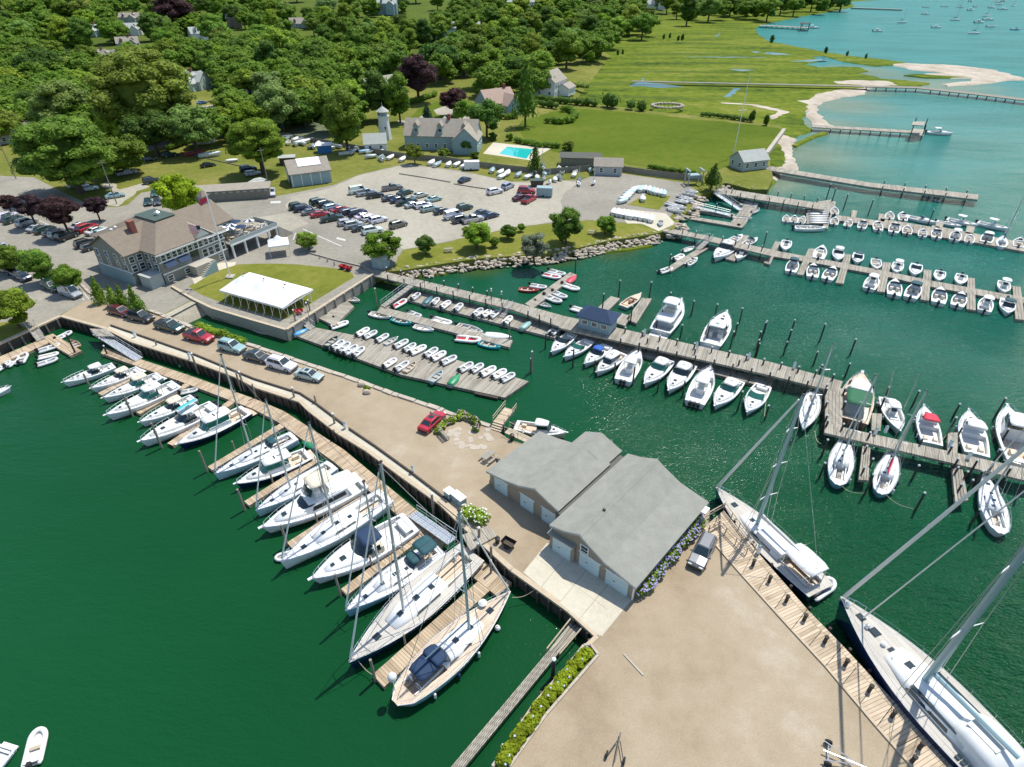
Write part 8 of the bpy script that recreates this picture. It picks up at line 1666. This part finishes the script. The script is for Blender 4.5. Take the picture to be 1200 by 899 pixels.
for i, (x, y) in enumerate([(441, 318), (481, 325), (499, 337), (517, 335), (536, 340), (556, 345), (576, 350), (402, 346), (440, 360)]):
    pass
# lamp posts on the long pier
for i, (x, y, h) in enumerate([(498, 330, 3.5), (576, 352, 3.5), (588, 356, 3.6), (364, 372, 4.0)]):
    t = thing('lamp_post', 'dock lamp post with white globe, %s along the dinghy docks' % ORD[i], 'lamp', P(x, y + 8, 1.9), 0, 'lamp posts on the dinghy docks'); MB().tube((0, 0, 0), (0, 0, h), .06, .05, 6).build('post', M_PILEG, t); MB().lathe([(.05, 0), (.16, .12), (.16, .25), (.04, .36)], (0, 0, h), 8).build('globe', M_CAP, t)
# ---- dinghies stored ashore
GS = 'covered dinghies at the launching ramp'
f7 = lambda x, y: (600 + x / 4, 200 + y / 4)
for i, (x, y) in enumerate([(478, 190), (498, 194), (520, 198), (542, 202), (563, 206), (585, 209), (607, 213), (630, 217), (652, 221)]): small('cover', 'white covered dinghy in the row above the ramp, %s from the left' % ORD[i], *f7(x, y), 3, -9, ZL + .35, 4.2, WHT, GS)
for i, (x, y, dx, dy) in enumerate([(522, 140, 14, -3), (533, 126, 14, -3), (545, 113, 14, -3), (556, 102, 14, -3), (568, 92, 14, -3), (580, 82, 13, -3), (605, 84, 6, -9), (622, 82, 4, -9), (645, 86, 4, -9), (662, 92, 3, -9), (678, 96, 3, -9), (697, 100, 3, -9), (712, 104, 3, -9), (613, 128, 2, -12)]): small('cover', 'white covered dinghy around the green square, %s clockwise' % ORD[i], *f7(x, y), dx, dy, ZL + .35, 4.2, (.62, .66, .66) if i % 3 else (.4, .55, .55), GS)
for i, (x, y) in enumerate([(770, 165), (785, 172), (755, 178), (768, 186), (745, 158), (800, 120), (815, 130), (830, 108), (845, 98), (825, 140), (795, 145)]):
    X, Y = f7(x, y); small('skiff' if i % 2 else 'riboar', 'small white dinghy or kayak on the rocky slip, %s of the heap' % ORD[i], X, Y, 14, 3, ZL + .25, 3.6, (.7, .71, .7), 'dinghies on the rocky slip')
for i, (x, y, dx, dy) in enumerate([(1110, 145, 12, 3), (1125, 152, 12, 3), (1105, 165, 12, 3), (1140, 188, 8, -4), (1080, 222, 10, 1)]): small('skiffm', 'small pale skiff at the dinghy basin float, %s outward' % ORD[i], *f7(x, y), dx, dy, .2, 4.5, (.6, .62, .62), 'skiffs at the dinghy basin float')
small('skiff', 'pale blue dinghy lying on the beach grass', *f7(697, 245), -1, 10, ZL + .2, 3.8, (.5, .66, .72))
rn = random.Random(31)
for i, x in enumerate(sorted(rn.uniform(628, 696) for _ in range(22))):
    y = 193 + (x - 628) * .06 + rn.uniform(0, 19)
    small(['day', 'cover', 'skiff'][i % 3] if i % 5 else 'cover', 'small dinghy in the upper boat yard by the long shed, %s from the left' % ORD[i], x, y, rn.uniform(-6, 6), -8, ZL + .4, 3.4, rn.choice([(.72, .73, .72), (.7, .71, .7), (.30, .42, .42), (.08, .12, .14)]), 'dinghies in the upper boat yard')
for i, s_ in enumerate(sorted(rn.random() for _ in range(30))):
    small('cover' if i % 3 else 'skiff', 'small boat on a trailer below the tennis court, %s from the left' % ORD[i], 332 + 118 * s_, 163 + 19 * s_ + rn.uniform(-5, 6), rn.uniform(-8, 8), rn.uniform(-6, 2), ZL + .5, 4.2, rn.choice([(.72, .73, .72), (.28, .34, .33), (.16, .2, .2), (.4, .46, .45), (.7, .7, .68)]), 'trailer boats below the tennis court')
for i, (x, y) in enumerate([(447, 184), (458, 184), (472, 186), (506, 190), (513, 192), (526, 192), (536, 192), (544, 194), (577, 199), (587, 201), (595, 202), (589, 206), (608, 204), (620, 206)]): small('cover', 'white dinghy on the grass below the fence, %s from the tower' % ORD[i], x, y, rn.uniform(4, 9), -5, ZL + .35, 4.4, WHT if i % 4 else (.3, .4, .42), 'dinghies below the board fence')
small('cover', 'long white boat under cover at the tennis court corner', 355, 166, 16, -3, ZL + .6, 6.5, WHT); small('cover', 'blue and white covered boat by the trailer yard', 428, 177, 12, -1, ZL + .5, 4.5, (.25, .45, .62))
t = thing('box_trailer', 'white box trailer by the fence dinghies', 'trailer', P(553, 199, ZL), R(5)); MB().box((0, 0, 1.5), (4.6, 2.2, 2.2)).build('box', M_WALLW, t); [MB().tube((-.3, s, .35), (-.3, s * .8, .35), .35, .35, 10).build('wheel', M_TYRE, t) for s in (-1.1, 1.1)]
t = thing('box_trailer', 'pale box trailer beside the three red vehicles', 'trailer', P(638, 230, ZL), R(-8)); MB().box((0, 0, 1.4), (4.2, 2.2, 2.2)).build('box', M_WALLB, t); [MB().tube((-.3, s, .35), (-.3, s * .8, .35), .35, .35, 10).build('wheel', M_TYRE, t) for s in (-1.1, 1.1)]
t = thing('skip_container', 'dark green rubbish skip by the boat yard', 'skip', P(629, 218, ZL), R(5)); MB().loft([[(-1.5, -1, 0), (1.5, -1, 0), (1.5, 1, 0), (-1.5, 1, 0)], [(-1.9, -1.1, 1.7), (1.9, -1.1, 1.7), (1.9, 1.1, 1.7), (-1.9, 1.1, 1.7)]], True).build('tub', M_TIMBERD, t); MB().box((0, 0, 1.74), (3.9, 2.3, .1)).build('lid', M_GREENR, t)
t = thing('boat_lift', 'grey gantry lift frame at the end of the lawn fence', 'lift', P(812, 216, ZL), R(8))
for a in (-2, 2):
    for b in (-1.3, 1.3): MB().tube((a, b, 0), (a, b, 4), .2, .18, 6).build('post', M_GREY, t)
    MB().box((a, 0, 4), (.35, 3.2, .35)).build('beam', M_GREY, t)
MB().box((0, 0, 2.4), (3.4, 2.2, .8)).build('machinery_box', M_WALLB, t)
small('skiff', 'varnished catboat cradle on field by utility pole', 228, 179, 14, -2, ZL + .5, 6, (.35, .08, .08)); small('cover', 'long pale boat covered with tarp on the field', 246, 181, 18, -2, ZL + .5, 7, (.45, .5, .5)); small('cover', 'white upturned dinghy on the field grass', 272, 188, 12, -1, ZL + .2, 4, WHT); small('cover', 'white tarp-covered boat beside the log barrier', 236, 166, 20, -2, ZL + .8, 6.5, (.6, .5, .52))
t = thing('garden_hut', 'tiny white hexagonal hut by the yews', 'hut', P(249, 166, ZL), 0); MB().lathe([(1.2, 0), (1.2, 2.2)], (0, 0, 0), 6).build('wall', M_WALLW, t); MB().lathe([(1.5, 2.2), (.1, 3.3)], (0, 0, 0), 6).build('roof', M_ROOFL, t)
t = thing('fire_ring', 'oval stone fire ring at the far edge of the great lawn', 'stone ring', P(782, 125, ZL), 0)
for k in range(24): a = k * .2618; MB().blob((6.5 * math.cos(a), 5 * math.sin(a), .4), (.9, .8, .7), 1, .2, rn).build('boulder', M_ROCK, t)
for i, (x, y) in enumerate([(497, 452), (429, 460)]): o = MB().blob((0, 0, .25), (.6, .45, .4), 2, .12, rn).build('boulder', M_ROCK, None, P(*((424, 452) if i == 0 else (430, 461)), ZL)); tag(o, ['flat boulder set in the causeway wall', 'boulder beside the small causeway shrub'][i], 'boulder')
# fenders, ropes, buoys near the yachts
for i, (x, y, r_, lab, m) in enumerate([(583, 738, .3, 'white round fender floating beside the teak-decked cutter', M_CAP), (212, 431, .3, 'green and white ball buoy against the bulkhead', M_GREENP), (555, 649, .3, 'white ball fender at the dock end', M_CAP)]): tag(MB().lathe([(.02, -r_), (r_ * .7, -r_ * .7), (r_, 0), (r_ * .7, r_ * .7), (.08, r_), (.06, r_ * 1.3)], (0, 0, .3), 12).build('mooring_buoy', m, None, P(x, y, 0)), lab, 'buoy')
def rope(label, a, b, za, zb, sag=.5):
    A, B = P(*a, za), P(*b, zb); pts = [A.lerp(B, k / 8) - Vector((0, 0, sag * math.sin(math.pi * k / 8))) - A for k in range(9)]
    tag(MB().path(pts, .03, 4).build('mooring_line', M_ROPE, None, A), label, 'rope', 'mooring lines')
for i, (a, b, za, zb, lab) in enumerate([((600, 700), (628, 690), 1.2, 1.8, 'cutter bow to the slip bulkhead'), ((955, 505), (962, 520), 1, 2.5, 'blue sloop bow to its pile'), ((985, 568), (1012, 578), 1, 2.5, 'sloop stern to the southern pile'), ((1036, 577), (1070, 596), 1, 2.5, 'red-covered sloop stern to the outer pile'), ((1100, 520), (1116, 500), 1, 2, 'lobster yacht to the stub finger'), ((420, 775), (440, 792), 1.2, 1.0, 'navy racing sloop bow to the finger tip'), ((1013, 448), (1033, 470), 1.3, 2.5, 'teak launch bow to the mooring pile'), ((900, 456), (896, 488), .6, 2, 'float corner to the motorboat pile')]): rope('thin mooring line from the ' + lab, a, b, za, zb)
for k in TEMPL: drop(TEMPL[k])
